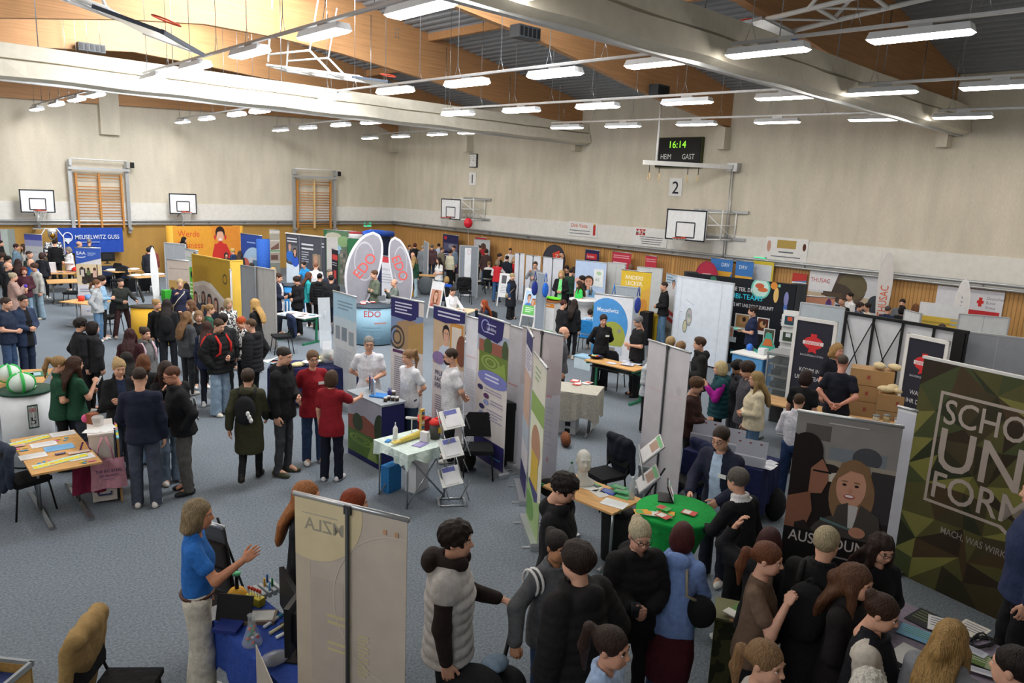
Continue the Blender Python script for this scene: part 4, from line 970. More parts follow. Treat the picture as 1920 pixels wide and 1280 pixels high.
def table(c, w, d, rz, lab, h=.74, top='#d9a86c', frame='steel', group=None, cloth=None, edge=None, legs=True, name='folding_table'):
 t = thing(name, lab, 'table', (c[0], c[1], 0), rz, group); g = MB(); mt = mat(top, 'wood', dir=(1.2, 10, 10)) if top != '#eeeeec' else mat(top)
 g.box((0, 0, h-.0125), (w, d, .025), mt)
 if edge:
  for s in (-1, 1): g.box((0, s*d/2, h-.0125), (w, .006, .028), mat(edge)); g.box((s*w/2, 0, h-.0125), (.006, d, .028), mat(edge))
 g.obj('tabletop', t); m = {'steel': m_steel, 'green': mat('#2f7d5b', rough=.4), 'black': m_black, 'blue': mat('#3f86c6', rough=.4), 'white': m_white}[frame]
 if frame == 'green':   # school table: C-legs and rails
  for s in (-1, 1):
   g = MB(); x = s*(w/2-.06); g.box((x, .18, h/2-.03), (.05, .05, h-.06), m); g.box((x, 0, .03), (.05, d, .05), m); g.box((x, 0, h-.05), (.05, d*.9, .05), m); g.obj('leg', t)
  g = MB(); g.box((0, .18, h-.17), (w-.12, .03, .06), m); g.obj('stretcher', t); g = MB(); g.box((0, -.02, h-.13), (w-.2, d*.6, .012), m_dkgrey); g.obj('shelf', t)
 else:
  for s in (-1, 1):
   g = MB(); x = s*(w/2-.16)
   for y in (-.07, .07): g.tube([(x, y, .03), (x, y, h-.03)], .018, m, 8)
   g.box((x, 0, .022), (.05, d*.92, .035), m); g.box((x, 0, h-.04), (.05, d*.8, .03), m); g.obj('leg', t)
  g = MB(); g.tube([(-w/2+.16, 0, h-.06), (w/2-.16, 0, h-.06)], .015, m, 6); g.obj('stretcher', t)
 if cloth: drape(c, w, d, rz, h, cloth[0], cloth[1], cloth[2] if len(cloth) > 2 else .45)
 return t
def drape(c, w, d, rz, h, col, lab, drop=.45, name='tablecloth', wav=.02):
 g = MB(); n = 12; m = mat(col, 'cloth'); P = []; a, b = w/2+.012, d/2+.012
 per = [(-a+2*a*i/n, -b) for i in range(n)]+[(a, -b+2*b*i/n) for i in range(n)]+[(a-2*a*i/n, b) for i in range(n)]+[(-a, b-2*b*i/n) for i in range(n)]
 N = len(per); vs = [];
 for z, k in ((h+.004, 0), (h-.02, .3), (h-drop*.5, 1.0), (h-drop, 1.5)):
  for i, (x, y) in enumerate(per):
   e = wav*k*sin(i*1.9+sin(i*.7)*2)+.012*k; r = math.hypot(x, y); dz = (.05*sin(i*.8) if k > 1.2 else 0)
   if k > 1.2 and i % n == 0: dz -= .1
   vs.append((x+x/r*e, y+y/r*e, max(.02, z+dz)))
 fs = [tuple(range(N))]+[(j*N+i, (j+1)*N+i, (j+1)*N+(i+1) % N, j*N+(i+1) % N) for j in range(3) for i in range(N)]
 g.add(vs, fs, m, False); o = g.obj(name, None, (c[0], c[1], 0), rz); return tag(o, lab, 'tablecloth')
def high_table(c, lab, col, h=1.08, r=.4):
 t = thing('high_table', lab, 'table', (c[0], c[1], 0)); m = mat(col, 'cloth'); g = MB()
 g.lathe([(.36, .0), (.34, .02), (.22, .3), (.19, .5), (.21, .7), (.28, .9), (r-.01, h-.04), (r, h-.015), (r-.01, h), (.01, h+.002)], m, 32); g.obj('stretch_cover', t)
 for k in range(4): g = MB(); q = k*PI/2+.4; g.tube([(0, 0, .05), (.36*cos(q), .36*sin(q), .02)], .02, m_dkgrey, 6); g.obj('foot', t)
 return t
def chair(c, rz, lab, col='#1a1b1e', group='black upholstered visitor chairs'):
 t = thing('visitor_chair', lab, 'chair', (c[0], c[1], 0), rz, group); m = mat(col, 'cloth'); f = m_black
 g = MB(); g.box((0, 0, .45), (.45, .44, .05), m); g.box((0, 0, .415), (.4, .4, .03), f); g.obj('seat', t)
 g = MB(); pts = [(-.2, .0), (.2, .0), (.23, .06), (.22, .3), (.16, .38), (-.16, .38), (-.22, .3), (-.23, .06)]
 g.prism(pts, -.025, .025, m, Matrix.Translation((0, -.24, .56)) @ Matrix.Rotation(R(10), 4, 'X')); g.obj('backrest', t)
 for s in (-1, 1):
  g = MB(); g.tube([(s*.2, .18, .42), (s*.23, .24, .0)], .013, f, 6); g.obj('leg', t)
  g = MB(); g.tube([(s*.21, -.27, .62), (s*.21, -.2, .42), (s*.23, -.26, 0)], .013, f, 6); g.obj('leg', t)
 g = MB(); g.tube([(-.2, .18, .42), (.2, .18, .42)], .012, f, 6); g.tube([(-.2, -.2, .42), (.2, -.2, .42)], .012, f, 6); g.obj('seat_frame', t); return t
def jacket_on(q, rz, col, lab, name='jacket', z=.8, long=.25):
 f = Field((-.36, -.5, .15), (.36, .0, 1.15), .016); f.el((0, -.25, z), (.25, .085, .2), .03).rc((-.2, -.24, z+.13), (.2, -.24, z+.13), .07, .07, .04).el((0, -.3, z-.2), (.22, .07, long), .03)
 for s in (-1, 1): f.rc((s*.23, -.27, z+.08), (s*.26, -.3, z-.3), .055, .045, .02)
 f.wob(.012, 24, 20, 18, 1.0); V, Q = f.net(); o = bpy.data.objects.new(name, np_mesh(name, V, Q, np.zeros(len(Q)), [mat(col, 'cloth')])); C.objects.link(o); o.location = (q[0], q[1], 0); o.rotation_euler[2] = rz; return tag(o, lab, name)
def leaflets(c, z, rz, n, cols, lab, w=.15, l=.21, spread=.5, cat='leaflet', group=None, seed=0, name='leaflet'):
 """single leaflets scattered over a table area; every one an object"""
 rd = random.Random(seed); out = []
 for i in range(n):
  x, y = rd.uniform(-spread, spread), rd.uniform(-.25, .25); q = Matrix.Rotation(rz, 3, 'Z') @ Vector((x, y, 0)); g = MB(); col = cols[i % len(cols)]
  g.box((0, 0, .002), (w, l, .004), mat(col)); g.add([(-w*.4, -l*.1, .0045), (w*.4, -l*.1, .0045), (w*.4, l*.4, .0045), (-w*.4, l*.4, .0045)], [(0, 1, 2, 3)], mat(cols[(i+1) % len(cols)]))
  o = g.obj(name, None, (c[0]+q.x, c[1]+q.y, z+.0045*i), rz+rd.uniform(-.5, .5)); tag(o, lab, cat, group or lab); out.append(o)
 return out
# ================= the visitors and exhibitors
BK, NV, DG, JN, LJ = '#191a1d', '#1c2236', '#2e3034', '#36486a', '#8fa6bd'
DK, BR, LB, BL, GY, RD = '#1d1714', '#3d2a1f', '#7d5c3e', '#b8935c', '#8b8780', '#8a3a1c'
def p(pid, hx, hy, f, label, **k): return person(pid, hx, hy, label, f=f, **k)
TE, SH, PO, SW, HO, JA, PU, CO, BZ, SC, VE = 'tee', 'shirt', 'polo', 'sweater', 'hoodie', 'jacket', 'puffer', 'coat', 'blazer', 'scrub', 'vest'
# --- nearest rows
p('bluepolo', 368, 937, 85, 'woman in blue polo shirt and cream trousers gesturing over the blue-clothed table', fem=1, hair=('wavy', '#8d7a5c'), top=(PO, '#2c6fc0', 'tuck'), leg=('wide', '#d9d2c2'), arms='gest,down', acc='belt', nod=4, sk='#c98a68', look=6)
p('ginger', 574, 903, 75, 'person in black holding a card, half hidden behind the beige banner', fem=1, hair=('long', '#a5683a'), top=(SW, BK), leg=('slim', BK), arms='hold,hold', h=1.7)
p('redhair', 664, 917, 100, 'copper-haired person whose crown shows above the beige banner', fem=1, hair=('long', '#8c3a1a'), top=(SW, BK), leg=('slim', BK), h=1.64)
p('vest', 852, 979, 82, 'young man in white puffer vest over brown hoodie beside the pram', hair=('curly', '#241a16'), top=(VE, '#c9c6c3'), leg=('straight', BK), arms='down,push', acc='hoodie_under', nod=2, h=1.82)
p('varsity', 1046, 996, 40, 'woman in grey college jacket with white stripes pushing the pram', fem=1, hair=('bun', '#211a18'), top=(JA, '#5c5e61', 'big'), leg=('straight', JN), arms='out,push', sk='#b98563', h=1.63)
p('hoodback', 1086, 1019, -135, 'man in black hooded puffer jacket seen from behind, in front of the college jacket', hair=('mop', '#2a1d17'), top=(PU, '#1d1c1d'), leg=('straight', BK), arms='pocket,down', h=1.82)
p('curlydown', 1066, 890, 70, 'young man in black coat looking down at the sloping literature table', hair=('curly', '#1d1512'), top=(HO, BK, 'hood'), leg=('straight', BK), arms='hold,down', nod=24, h=1.8)
p('updo', 1203, 977, 25, 'older woman with grey-blonde updo and glasses holding a dark cup', fem=1, hair=('bun', '#c2b596'), top=(PU, '#1a191b'), leg=('slim', BK), arms='hold,front', acc='glasses', nod=14, sk='#d3a08a')
p('bluehood', 1283, 979, 172, 'woman in pale blue hoodie with maroon jacket tied round her waist, seen from behind', fem=1, hair=('bob', '#4a1a1a'), top=(HO, '#7b97cf'), leg=('straight', JN), arms='table,table', lean=16, h=1.6)
p('cardigan', 1385, 877, -128, 'short-haired woman in black cardigan with white collar leaning on the green table', fem=1, hair=('pixie', '#5b5650'), top=(SW, '#15161a', 'turtle collar', '#d8d6d6'), leg=('slim', BK), arms='down,table', lean=8)
p('suit', 1353, 800, -25, 'smiling man in dark suit with glasses and name badge behind the green table', hair=('short', '#33241c'), top=(BZ, '#22263a', 'open', '#bcd0ea'), leg=('straight', '#1d2030'), arms='table,table', acc='glasses badge', lean=8, nod=14)
p('ponyblue', 1147, 1177, 68, 'brown-ponytailed woman in pale blue shirt with a beige hair tie', fem=1, hair=('pony', '#33221a'), top=(SH, '#a9bede'), leg=('slim', BK), nod=4, sk='#cf9a80')
p('ponyfront', 1438, 1204, 65, 'fair-brown ponytailed girl at the bottom, below the brown T-shirt', fem=1, hair=('lowpony', '#8a6a48'), top=(SW, '#c9c3ba'), leg=('slim', BK), nod=4)
p('browntee', 1443, 1018, 82, 'girl in brown T-shirt with a low plait', fem=1, hair=('braid', '#6b3f28'), top=(TE, '#6d5848'), leg=('wide', BK), arms='mouth,down', nod=8, sk='#dba890')
p('partinghair', 1446, 990, 170, 'dark-red-haired person in black jacket raising a hand to the head', fem=1, hair=('bob', '#3a1614'), top=(JA, BK), leg=('slim', BK), arms='down,head', h=1.6)
p('bleached', 1553, 989, 165, 'person with bleached crop in black coat wearing a black backpack', hair=('pixie', '#a89a7a'), top=(CO, '#131315'), leg=('slim', BK), arms='hold,hold', h=1.76)
p('glassesgirl', 1660, 1004, 38, 'smiling girl with dark hair and glasses in front of the camouflage banner', fem=1, hair=('longwavy', '#2a1a14'), top=(SW, '#15171b', 'turtle'), leg=('slim', BK), arms='front,front', acc='glasses', nod=16, h=1.6)
p('scrunchie', 1611, 1060, 72, 'girl with half-up wavy hair and white scrunchie in dark jacket', fem=1, hair=('halfup', '#5a3a26'), top=(JA, '#191416'), leg=('slim', BK), arms='front,front', acc='clip', nod=8)
p('bungirl', 1664, 1118, 88, 'girl with brown bun in black and white panelled jacket reading a sheet', fem=1, hair=('bun', '#3a2318'), top=(JA, '#12141b', 'big panel', '#c9c2b6'), leg=('slim', BK), arms='hold,hold', nod=18)
p('blondehalf', 1789, 1165, 160, 'blonde with half-up hair and grey hood, seen from behind at the flyer table', fem=1, hair=('halfup', '#a5834f'), top=(HO, '#8d8f94'), leg=('slim', JN))
p('whitehair', 1632, 1262, 170, 'white curly-haired head at the bottom edge', fem=1, hair=('curly', '#d8d4ca'), top=(SW, '#b8b0a2'), leg=('slim', BK), h=1.6)
p('rightdark', 1912, 1214, -110, 'dark-haired head at the bottom corner beside the flyer table', hair=('short', '#1d1613'), top=(JA, BK), leg=('slim', BK))
p('bigshirt', 1956, 893, -75, 'big man in dark blue shirt in front of the camouflage banner, head out of frame', hair=('short', BR), top=(SH, '#2a3556', 'big'), leg=('straight', BK), arms='down,down', h=1.98)
# --- middle, left
p('navysweater', 268, 690, 170, 'man in navy sweater and grey-blue trousers with white trainers, seen from behind', hair=('fade', '#33241c'), top=(SW, '#1b2034'), leg=('straight', '#4b5160'), shoe='#e4ddd8', arms='down,front', foot=(276, 950), h=1.82)
p('printhoodie', 352, 684, -78, 'man with glasses in black hoodie with white back print', hair=('fade', '#5b3a28'), top=(HO, '#17181b', 'big'), leg=('straight', '#5b5a58'), shoe='#24262a', arms='front,pocket', acc='glasses', foot=(350, 922), nod=16, lean=6, sk='#c98f74')
p('whisper', 318, 677, 25, 'long dark-haired girl in black listening to the man with the printed hoodie', fem=1, hair=('long', '#2e1c15'), top=(SW, '#17171a'), leg=('wide', '#7f93a8'), shoe='#d8d2cc', arms='mouth,fold', foot=(321, 903))
p('blondearms', 232, 673, 12, 'blonde girl in open black jacket with folded arms', fem=1, hair=('pony', '#b89a6c'), top=(JA, '#16171a', 'open', '#1f2a44'), leg=('wide', '#5d6a7d'), arms='fold,fold', shoe='#b09a70', foot=(236, 895), nod=14)
p('brownwaves', 268, 664, 165, 'girl with wavy brown hair standing behind the navy sweater', fem=1, hair=('wavy', '#6b4228'), top=(JA, BK), leg=('wide', LJ))
p('blackhairgirl', 236, 660, -160, 'black-haired girl behind the blonde with folded arms', fem=1, hair=('long', '#15110f'), top=(JA, '#1b1c20'), leg=('slim', BK), h=1.64)
p('greenpony', 111, 668, 95, 'woman with fair ponytail in dark green polo shirt', fem=1, hair=('pony', '#9a7a50'), top=(PO, '#1f4a35'), leg=('slim', BK), shoe=BK, arms='front,front', nod=12)
p('greenlong', 139, 668, 112, 'woman with long brown hair and glasses in dark green polo shirt holding a pen', fem=1, hair=('long', '#3d2519'), top=(PO, '#1f4a35'), leg=('straight', '#3c414b'), arms='high,hold', acc='glasses')
p('pinkstrap', 271, 613, 40, 'girl in grey hoodie carrying a pale pink backpack', fem=1, hair=('bun', '#3a2a22'), top=(HO, '#6e6f70'), leg=('wide', '#4a4f58'), arms='down,down')
p('maroonlong', 243, 616, 165, 'girl with very long dark red hair and maroon jacket', fem=1, hair=('longwavy', '#38181a'), top=(JA, '#3a1a20'), leg=('slim', BK))
p('curlyblack', 148, 598, 105, 'young man with dark curls and glasses in black jacket, back turned', hair=('curly', '#1c1613'), top=(JA, '#191a1e', 'big'), leg=('straight', BK), arms='down,pocket', acc='glasses', foot=(160, 772))
p('leather', 182, 604, 118, 'dark-haired woman in black leather jacket and boots', fem=1, hair=('bob', '#1c1312'), top=(JA, '#232326', 'hood big'), leg=('slim', BK), shoe=BK, arms='down,down', foot=(183, 772))
p('blazerman', 42, 553, 38, 'man with glasses in navy blazer over black shirt, hands before him', hair=('short', '#2b211c'), top=(BZ, '#2b3852', 'open', '#14151a'), leg=('straight', '#212c42'), arms='front,front', acc='glasses', h=1.84)
p('navypolo', 10, 557, 65, 'man in navy short-sleeved polo at the edge, beside the blazer', hair=('short', '#3a2c24'), top=(PO, '#222d42', 'big'), leg=('straight', '#3a5070'), arms='front,down', h=1.84)
p('oliveparka', 474, 695, 168, 'man in olive parka with black backpack walking away', hair=('mop', '#3a2b20'), top=(CO, '#3a3a28', 'hood'), leg=('slim', BK), shoe='#1a1616', arms='walk_f,walk_b', stance='walk', foot=(470, 905))
p('blackcollar', 538, 650, 62, 'short-haired man in black jacket and grey jeans facing the red tunics', hair=('fade', '#2a211c'), top=(JA, '#17181a', 'hood'), leg=('slim', '#44474c'), shoe='#4a4a38', arms='down,front', foot=(533, 888), nod=14, h=1.82)
p('nursefront', 588, 656, 14, 'woman with glasses in dark red tunic, hand in its pocket', fem=1, hair=('pixie', '#6e543c'), top=(SC, '#8f1a26'), leg=('straight', '#2b3f5f'), shoe='#e9e4e0', arms='pocket,back', acc='glasses badge', foot=(588, 866))
p('nurseback', 637, 696, 155, 'woman in dark red tunic seen from behind, pointing at the counter', fem=1, hair=('bob', '#4a3526'), top=(SC, '#8a1924'), leg=('straight', '#15192a'), shoe='#e4dede', arms='point,down', foot=(622, 900))
p('whiteteeglasses', 692, 630, 4, 'grey-haired man with glasses in white T-shirt over grey sleeves behind the counter', hair=('short', '#8b8984'), top=(TE, '#dfe0e6', 'sl'), leg=('straight', DG), arms='back,front', acc='glasses lanyard', h=1.84)
p('whiteteegirl', 766, 655, -50, 'girl with long fair ponytail in white T-shirt, hands behind her back', fem=1, hair=('pony', '#8f6d4a'), top=(TE, '#dcdde2'), leg=('wide', '#34495c'), arms='back,back', h=1.74)
p('whiteteebeard', 846, 653, -80, 'bearded man in white T-shirt and black trousers behind the glove-covered table', hair=('short', '#3a2a20'), top=(TE, '#dcdce0', 'big'), leg=('straight', BK), arms='back,back', acc='beard glasses', h=1.84)
# --- crowd before the yellow booth
p('smiler', 293, 561, 45, 'smiling fair girl in black sweater by the dark-haired backpack wearer', fem=1, hair=('bun', '#a58254'), top=(SW, '#18181a'), leg=('slim', '#2d3c50'), arms='down,front')
p('darkpack', 312, 560, 172, 'dark-haired person in black jacket with a big black backpack', fem=1, hair=('long', '#201815'), top=(JA, '#1a1b1e', 'big'), leg=('straight', '#23262c'), h=1.74)
p('bagstrap', 337, 523, 4, 'fair woman in navy top with a pale bag strap before the beige banner', fem=1, hair=('bun', '#b39a72'), top=(SW, '#20233a'), leg=('slim', BK), arms='bag,back', h=1.74)
p('drinking', 357, 562, -70, 'brown-haired woman in white vest drinking with raised hand', fem=1, hair=('long', '#6b4c34'), top=(TE, '#d0ccc2'), leg=('slim', JN), arms='mouth,down')
p('greyhood', 350, 584, 130, 'person with a grey hood and long curls, dark jacket over the arm', fem=1, hair=('longwavy', '#7d5c3c'), top=(HO, '#46484c', 'big hood'), leg=('slim', DG), h=1.74)
p('fringe', 372, 582, 6, 'girl with fair fringe in black facing the camera in the crowd', fem=1, hair=('bob', '#8f7050'), top=(SW, '#1c1c1e'), leg=('slim', BK))
p('greenponytwo', 393, 570, 95, 'girl with blonde ponytail in green top before the yellow booth', fem=1, hair=('pony', '#8f6f48'), top=(TE, '#2a5a44'), leg=('slim', BK))
p('printblouse', 428, 559, 28, 'blonde woman in black and white blouse beside the yellow booth', fem=1, hair=('bob', '#a8916a'), top=('blouse', '#e4e2de', 'pat', '#3a3a3e'), leg=('slim', BK), h=1.72)
p('beanie', 418, 588, 175, 'person with black hair in dark leather jacket behind the red backpack', hair=('mop', '#191412'), top=(JA, '#222326'), leg=('slim', BK), h=1.76)
p('zebra', 450, 594, -60, 'short red-haired person in zebra-print top', fem=1, hair=('pixie', '#b04a1c'), top=('blouse', '#e4e4e2', 'pat', '#26262a'), leg=('slim', DG), nod=16)
p('blondelong', 477, 560, -120, 'woman with long blonde hair in black T-shirt beside the grey partition', fem=1, hair=('longwavy', '#c29a5e'), top=(TE, '#17181a'), leg=('slim', BK), h=1.76)
p('pufferfade', 470, 597, -120, 'short-haired man in black puffer jacket near the grey partition, back turned', hair=('fade', '#5b4430'), top=(PU, '#1a1b1e'), leg=('slim', BK), shoe=BK, arms='pocket,down', h=1.84)
p('redpack', 420, 599, 45, 'young man in black puffer jacket and pale jeans with a red backpack', hair=('short', '#4a3524'), top=(PU, '#17181a'), leg=('wide', '#8ea4b8'), shoe='#d9d5c8', arms='pocket,front', foot=(414, 777), nod=18)
p('whitestrap', 388, 602, 165, 'girl with dark red hair in navy jacket with a pale bag strap', fem=1, hair=('long', '#3a201b'), top=(JA, '#1c2440'), leg=('slim', '#1f2330'), h=1.7)
p('armout', 231, 521, 25, 'man in dark green sweater and brown trousers stretching an arm out', hair=('fade', '#2a211d'), top=(SW, '#262a26'), leg=('straight', '#3a2224'), shoe='#c9c2b6', arms='front,reach', stance='wide', foot=(232, 632), nod=14, h=1.84)
p('greyzip', 181, 524, 72, 'girl with brown ponytail in pale grey hoodie and jeans', fem=1, hair=('lowpony', '#6e4a30'), top=(HO, '#a9adb0'), leg=('straight', '#5f7fa0'), arms='pocket,pocket')
p('behindgrey', 190, 517, 75, 'dark-haired youth behind the pale grey hoodie', hair=('mop', '#2b201a'), top=(SH, '#8db0cc'), leg=('slim', BK), arms='hold,hold', h=1.74)
# --- far left
p('darkedge', 0, 450, 70, 'bearded man in black hoodie at the edge before the open doorway', hair=('short', DK), top=(HO, BK), leg=('slim', BK), lod=2)
p('denim', 30, 457, 70, 'short-haired woman in pale denim jacket', fem=1, hair=('pixie', '#3a1f22'), top=(JA, '#6c8597'), leg=('slim', BK), lod=2, h=1.74)
p('longwhite', 43, 457, -60, 'woman with long brown hair in white top facing the denim jacket', fem=1, hair=('long', '#3f2a22'), top=(TE, '#cfcdc8'), leg=('slim', BK), lod=2)
p('darkgreenman', 54, 470, 60, 'dark-haired man in dark green shirt beyond the bald man in blue', hair=('fade', '#33261f'), top=(PO, '#1f2e2c'), leg=('slim', BK), lod=2, h=1.84)
p('redlong', 33, 485, 170, 'girl with long dark red hair seen from behind, far group', fem=1, hair=('long', '#2e1817'), top=(SW, '#241a1a'), leg=('slim', BK), lod=2)
p('baldblue', 57, 485, -55, 'bald man in bright blue jacket', hair=('bald', '#8f7a68'), top=(JA, '#2a6cc0'), leg=('slim', BK), lod=2, h=1.8)
p('greyjacketboy', 66, 494, -60, 'boy in pale grey jacket and light jeans', hair=('mop', '#4a3226'), top=(JA, '#b6b4ae', 'big'), leg=('wide', '#8499a8'), arms='down,down', shoe='#bdb6a4', foot=(75, 598), h=1.76)
p('maroonwoman', 44, 500, 10, 'woman with reddish hair in maroon jacket facing the camera', fem=1, hair=('bob', '#6b3026'), top=(JA, '#45202c'), leg=('slim', '#7d97ad'), arms='down,front', lod=2)
p('pinkcoat', 24, 511, 95, 'blonde woman in dusty pink coat holding a purple ball', fem=1, hair=('bun', '#b3a48a'), top=(CO, '#a88a80', 'big'), leg=('slim', BK), arms='high,hold', lod=1)
p('baldblack', 14, 491, 85, 'bald man in black jacket beside the pink coat', hair=('bald', '#a08a78'), top=(JA, '#16171a', 'hood'), leg=('slim', BK), lod=2, h=1.84)
p('edgeyouth', 4, 474, 80, 'brown-haired youth at the edge behind the bald man in black', hair=('mop', BR), top=(SW, '#22252a'), leg=('slim', BK), lod=2, h=1.78)
p('darkyouth', 14, 480, 40, 'black-haired youth between the edge and the denim jacket', hair=('mop', DK), top=(JA, '#2a2c30'), leg=('slim', BK), lod=2, h=1.76)
p('bunby suit', 71, 450, 80, 'dark-haired woman with bun beside the silver heat suit', fem=1, hair=('lowbun', '#2a1f1b'), top=(JA, '#1d2230'), leg=('slim', BK), arms='hold,hold', lod=2, h=1.74)
p('blackback', 102, 449, 178, 'man all in black with his back turned before the silver heat suit', hair=('short', DK), top=(SW, '#141518'), leg=('straight', '#15161a'), shoe=BK, lod=2, h=1.84)
p('whiteshirtgrey', 127, 463, -65, 'grey-haired woman in loose white shirt looking at her hands', fem=1, hair=('bob', '#8a8278'), top=(SH, '#dfe0e2', 'big'), leg=('slim', BK), arms='front,hold', nod=18, lod=2)
p('balddark', 148, 452, 110, 'bald man in dark jacket before the blue cloth banner', hair=('bald', '#7a6656'), top=(JA, '#23262e'), leg=('slim', BK), lod=2)
p('greytee', 167, 448, 170, 'grey-haired man in grey shirt with pale blue back stripe before the blue cloth banner', hair=('short', '#8d857a'), top=(TE, '#4a5358', 'big'), leg=('slim', BK), lod=2)
p('darkneck', 78, 473, 160, 'dark-haired person in dark top left of the grey jacket boy', fem=1, hair=('bob', '#3a2620'), top=(SW, '#1d2027'), leg=('slim', BK), lod=2, h=1.66)
p('redbomber', 287, 461, 172, 'person in brick red jacket and dark trousers near the ochre wall', hair=('mop', '#1f1815'), top=(JA, '#7d3a38'), leg=('straight', BK), shoe='#d8d8d6', foot=(288, 539), lod=2)
p('navyback', 279, 464, 165, 'person in navy jacket just behind the brick red jacket', hair=('mop', '#1c1614'), top=(JA, '#20242e'), leg=('straight', BK), shoe='#d8d8d6', lod=2, h=1.76)
# --- orange booth
p('orangewoman', 345, 444, 75, 'woman with long black hair in black at the orange booth', fem=1, hair=('long', '#17110f'), top=(SW, BK), leg=('slim', BK), lod=2, h=1.9)
p('tieman', 395, 438, -40, 'young man in black sweater with white collar at the orange booth', hair=('short', '#2f211a'), top=(SW, '#15161a', 'collar turtle', '#dcdcdc'), leg=('slim', BK), arms='front,front', lod=2, h=1.86)
p('seatone', 424, 473, 10, 'dark-haired visitor peering over the yellow booth wall', fem=1, hair=('bob', '#2c1d18'), top=(SW, BK), leg=('slim', BK), lod=2, h=1.5)
p('seattwo', 436, 466, -120, 'blond child above the yellow booth wall', hair=('mop', '#c9a864'), top=(SW, '#2a3a5c'), leg=('slim', BK), lod=2, h=1.55)
p('longdarkside', 450, 470, 150, 'long brown-haired girl between the orange and blue booths', fem=1, hair=('long', '#3a281f'), top=(SW, '#23262b'), leg=('slim', BK), lod=2, h=1.6)
p('lowdark', 472, 493, 175, 'dark-haired head just above the grey partition by the blue booth', hair=('mop', '#2b201b'), top=(SW, BK), leg=('slim', BK), lod=2, h=1.6)
# --- blue-white counter and the rounded counter
p('navysuit', 524, 512, 62, 'man in navy suit and white shirt checking his hands', hair=('short', '#3a261b'), top=(BZ, '#1b2033', 'open', '#e2e2e8'), leg=('slim', '#181c2a'), arms='front,hold', nod=18, lod=1, h=1.84)
p('bluepolowoman', 569, 490, -45, 'woman in bright blue polo leaning on the blue-white counter', fem=1, hair=('pixie', '#2a1c17'), top=(PO, '#2b8fd0'), leg=('slim', BK), arms='table,down', lean=10, lod=2)
p('teal', 579, 510, 100, 'brown-haired visitor in turquoise jacket', fem=1, hair=('long', '#5c3626'), top=(JA, '#2fa5ab'), leg=('slim', BK), lod=1, h=1.74)
p('blackjacketcurls', 562, 518, -55, 'curly-haired visitor in black jacket with a shoulder bag by the green-legged table', hair=('mop', '#2a1d18'), top=(JA, '#16171a'), leg=('straight', BK), shoe='#dcd6d0', arms='hold,front', foot=(560, 628), lod=1, nod=16)
p('whiteback', 592, 492, 175, 'sunburnt man in white shirt seen from behind', hair=('fade', '#8a5a40'), top=(PO, '#e2e2e6', 'big'), leg=('straight', '#c9c8c4'), lod=2, h=1.8)
p('blackpair', 602, 513, 165, 'black-haired youth in black puffer jacket in front of the rounded counter, back turned', hair=('short', '#151011'), top=(PU, '#17181a'), leg=('wide', BK), shoe=BK, foot=(600, 618), lod=1, h=1.8)
p('capman', 621, 515, 172, 'youth in dark cap and black jacket beside the black puffer jacket', hair=('short', '#1b1d22'), top=(JA, '#15161a', 'big'), leg=('straight', '#2b3a55'), lod=1, h=1.8)
p('greyman', 618, 504, 35, 'grey-haired man in navy sweater beyond the youth with cap', hair=('fade', '#6a645e'), top=(SW, '#262c3c'), leg=('slim', BK), lod=2, h=1.82)
p('greensweater', 702, 506, -65, 'man in grey-green sweater with folded arms between the oval flags', hair=('short', '#5a3d28'), top=(SW, '#5d6657'), leg=('straight', '#20242e'), arms='fold,fold', lod=1, h=1.94)
p('phoneman', 739, 523, -70, 'man in grey sweater holding up a dark glass beside the narrow oval flag', hair=('bald', '#8a6a54'), top=(SW, '#6d7570'), leg=('slim', BK), arms='high,high', lod=1, h=1.66)
p('rockwoman', 634, 458, -40, 'woman with long black hair and black clothes before the rock picture wall', fem=1, hair=('long', '#140f0f'), top=(CO, '#141416'), leg=('slim', BK), lod=2, h=1.74)
p('blondepeek', 512, 501, 80, 'blond head above the grey partition beside the navy suit', fem=1, hair=('wavy', '#b8924e'), top=(SW, BK), leg=('slim', BK), lod=2)
# --- far crowd by the wooden wall
p('farone', 768, 459, 20, 'brown-haired woman in grey coat nearest the hall corner', fem=1, hair=('bun', '#4a3026'), top=(CO, '#8d9298'), leg=('slim', BK), lod=2)
p('farpack', 778, 456, 175, 'auburn-haired visitor with black backpack near the hall corner', hair=('mop', '#5a2f24'), top=(HO, '#22252a', 'hood'), leg=('slim', BK), lod=2, h=1.8)
p('fargreyhair', 793, 460, 150, 'grey-haired visitor in grey coat beside the narrow upright panel', hair=('short', '#a49a8e'), top=(CO, '#80868c'), leg=('slim', BK), lod=2, h=1.76)
p('farmaroon', 810, 458, 175, 'visitor in maroon-brown jacket with fur hood', hair=('short', '#6b6258'), top=(JA, '#5a4144', 'hood'), leg=('slim', '#2a3850'), lod=2, h=1.8)
p('farblue', 823, 456, 160, 'dark-haired visitor in white and blue jacket', hair=('short', '#1d1816'), top=(JA, '#b9c0ca', 'panel', '#3a6298'), leg=('slim', BK), lod=2, h=1.8)
p('farkhaki', 829, 463, 120, 'visitor in khaki jacket before the navy banner', hair=('fade', '#5c4636'), top=(JA, '#7a705e'), leg=('slim', '#5d5a54'), lod=2, h=1.8)
p('farsmile', 851, 460, -50, 'reddish-haired man in grey-blue shirt under the navy banner', hair=('short', '#4a2f26'), top=(SH, '#6d7f92'), leg=('slim', BK), lod=2, h=1.82)
p('creamback', 845, 468, 140, 'woman with dark bun in cream sweater and black trousers', fem=1, hair=('lowbun', '#2b1c18'), top=(SW, '#d8d2b8', 'big'), leg=('wide', BK), lod=2, h=1.76)
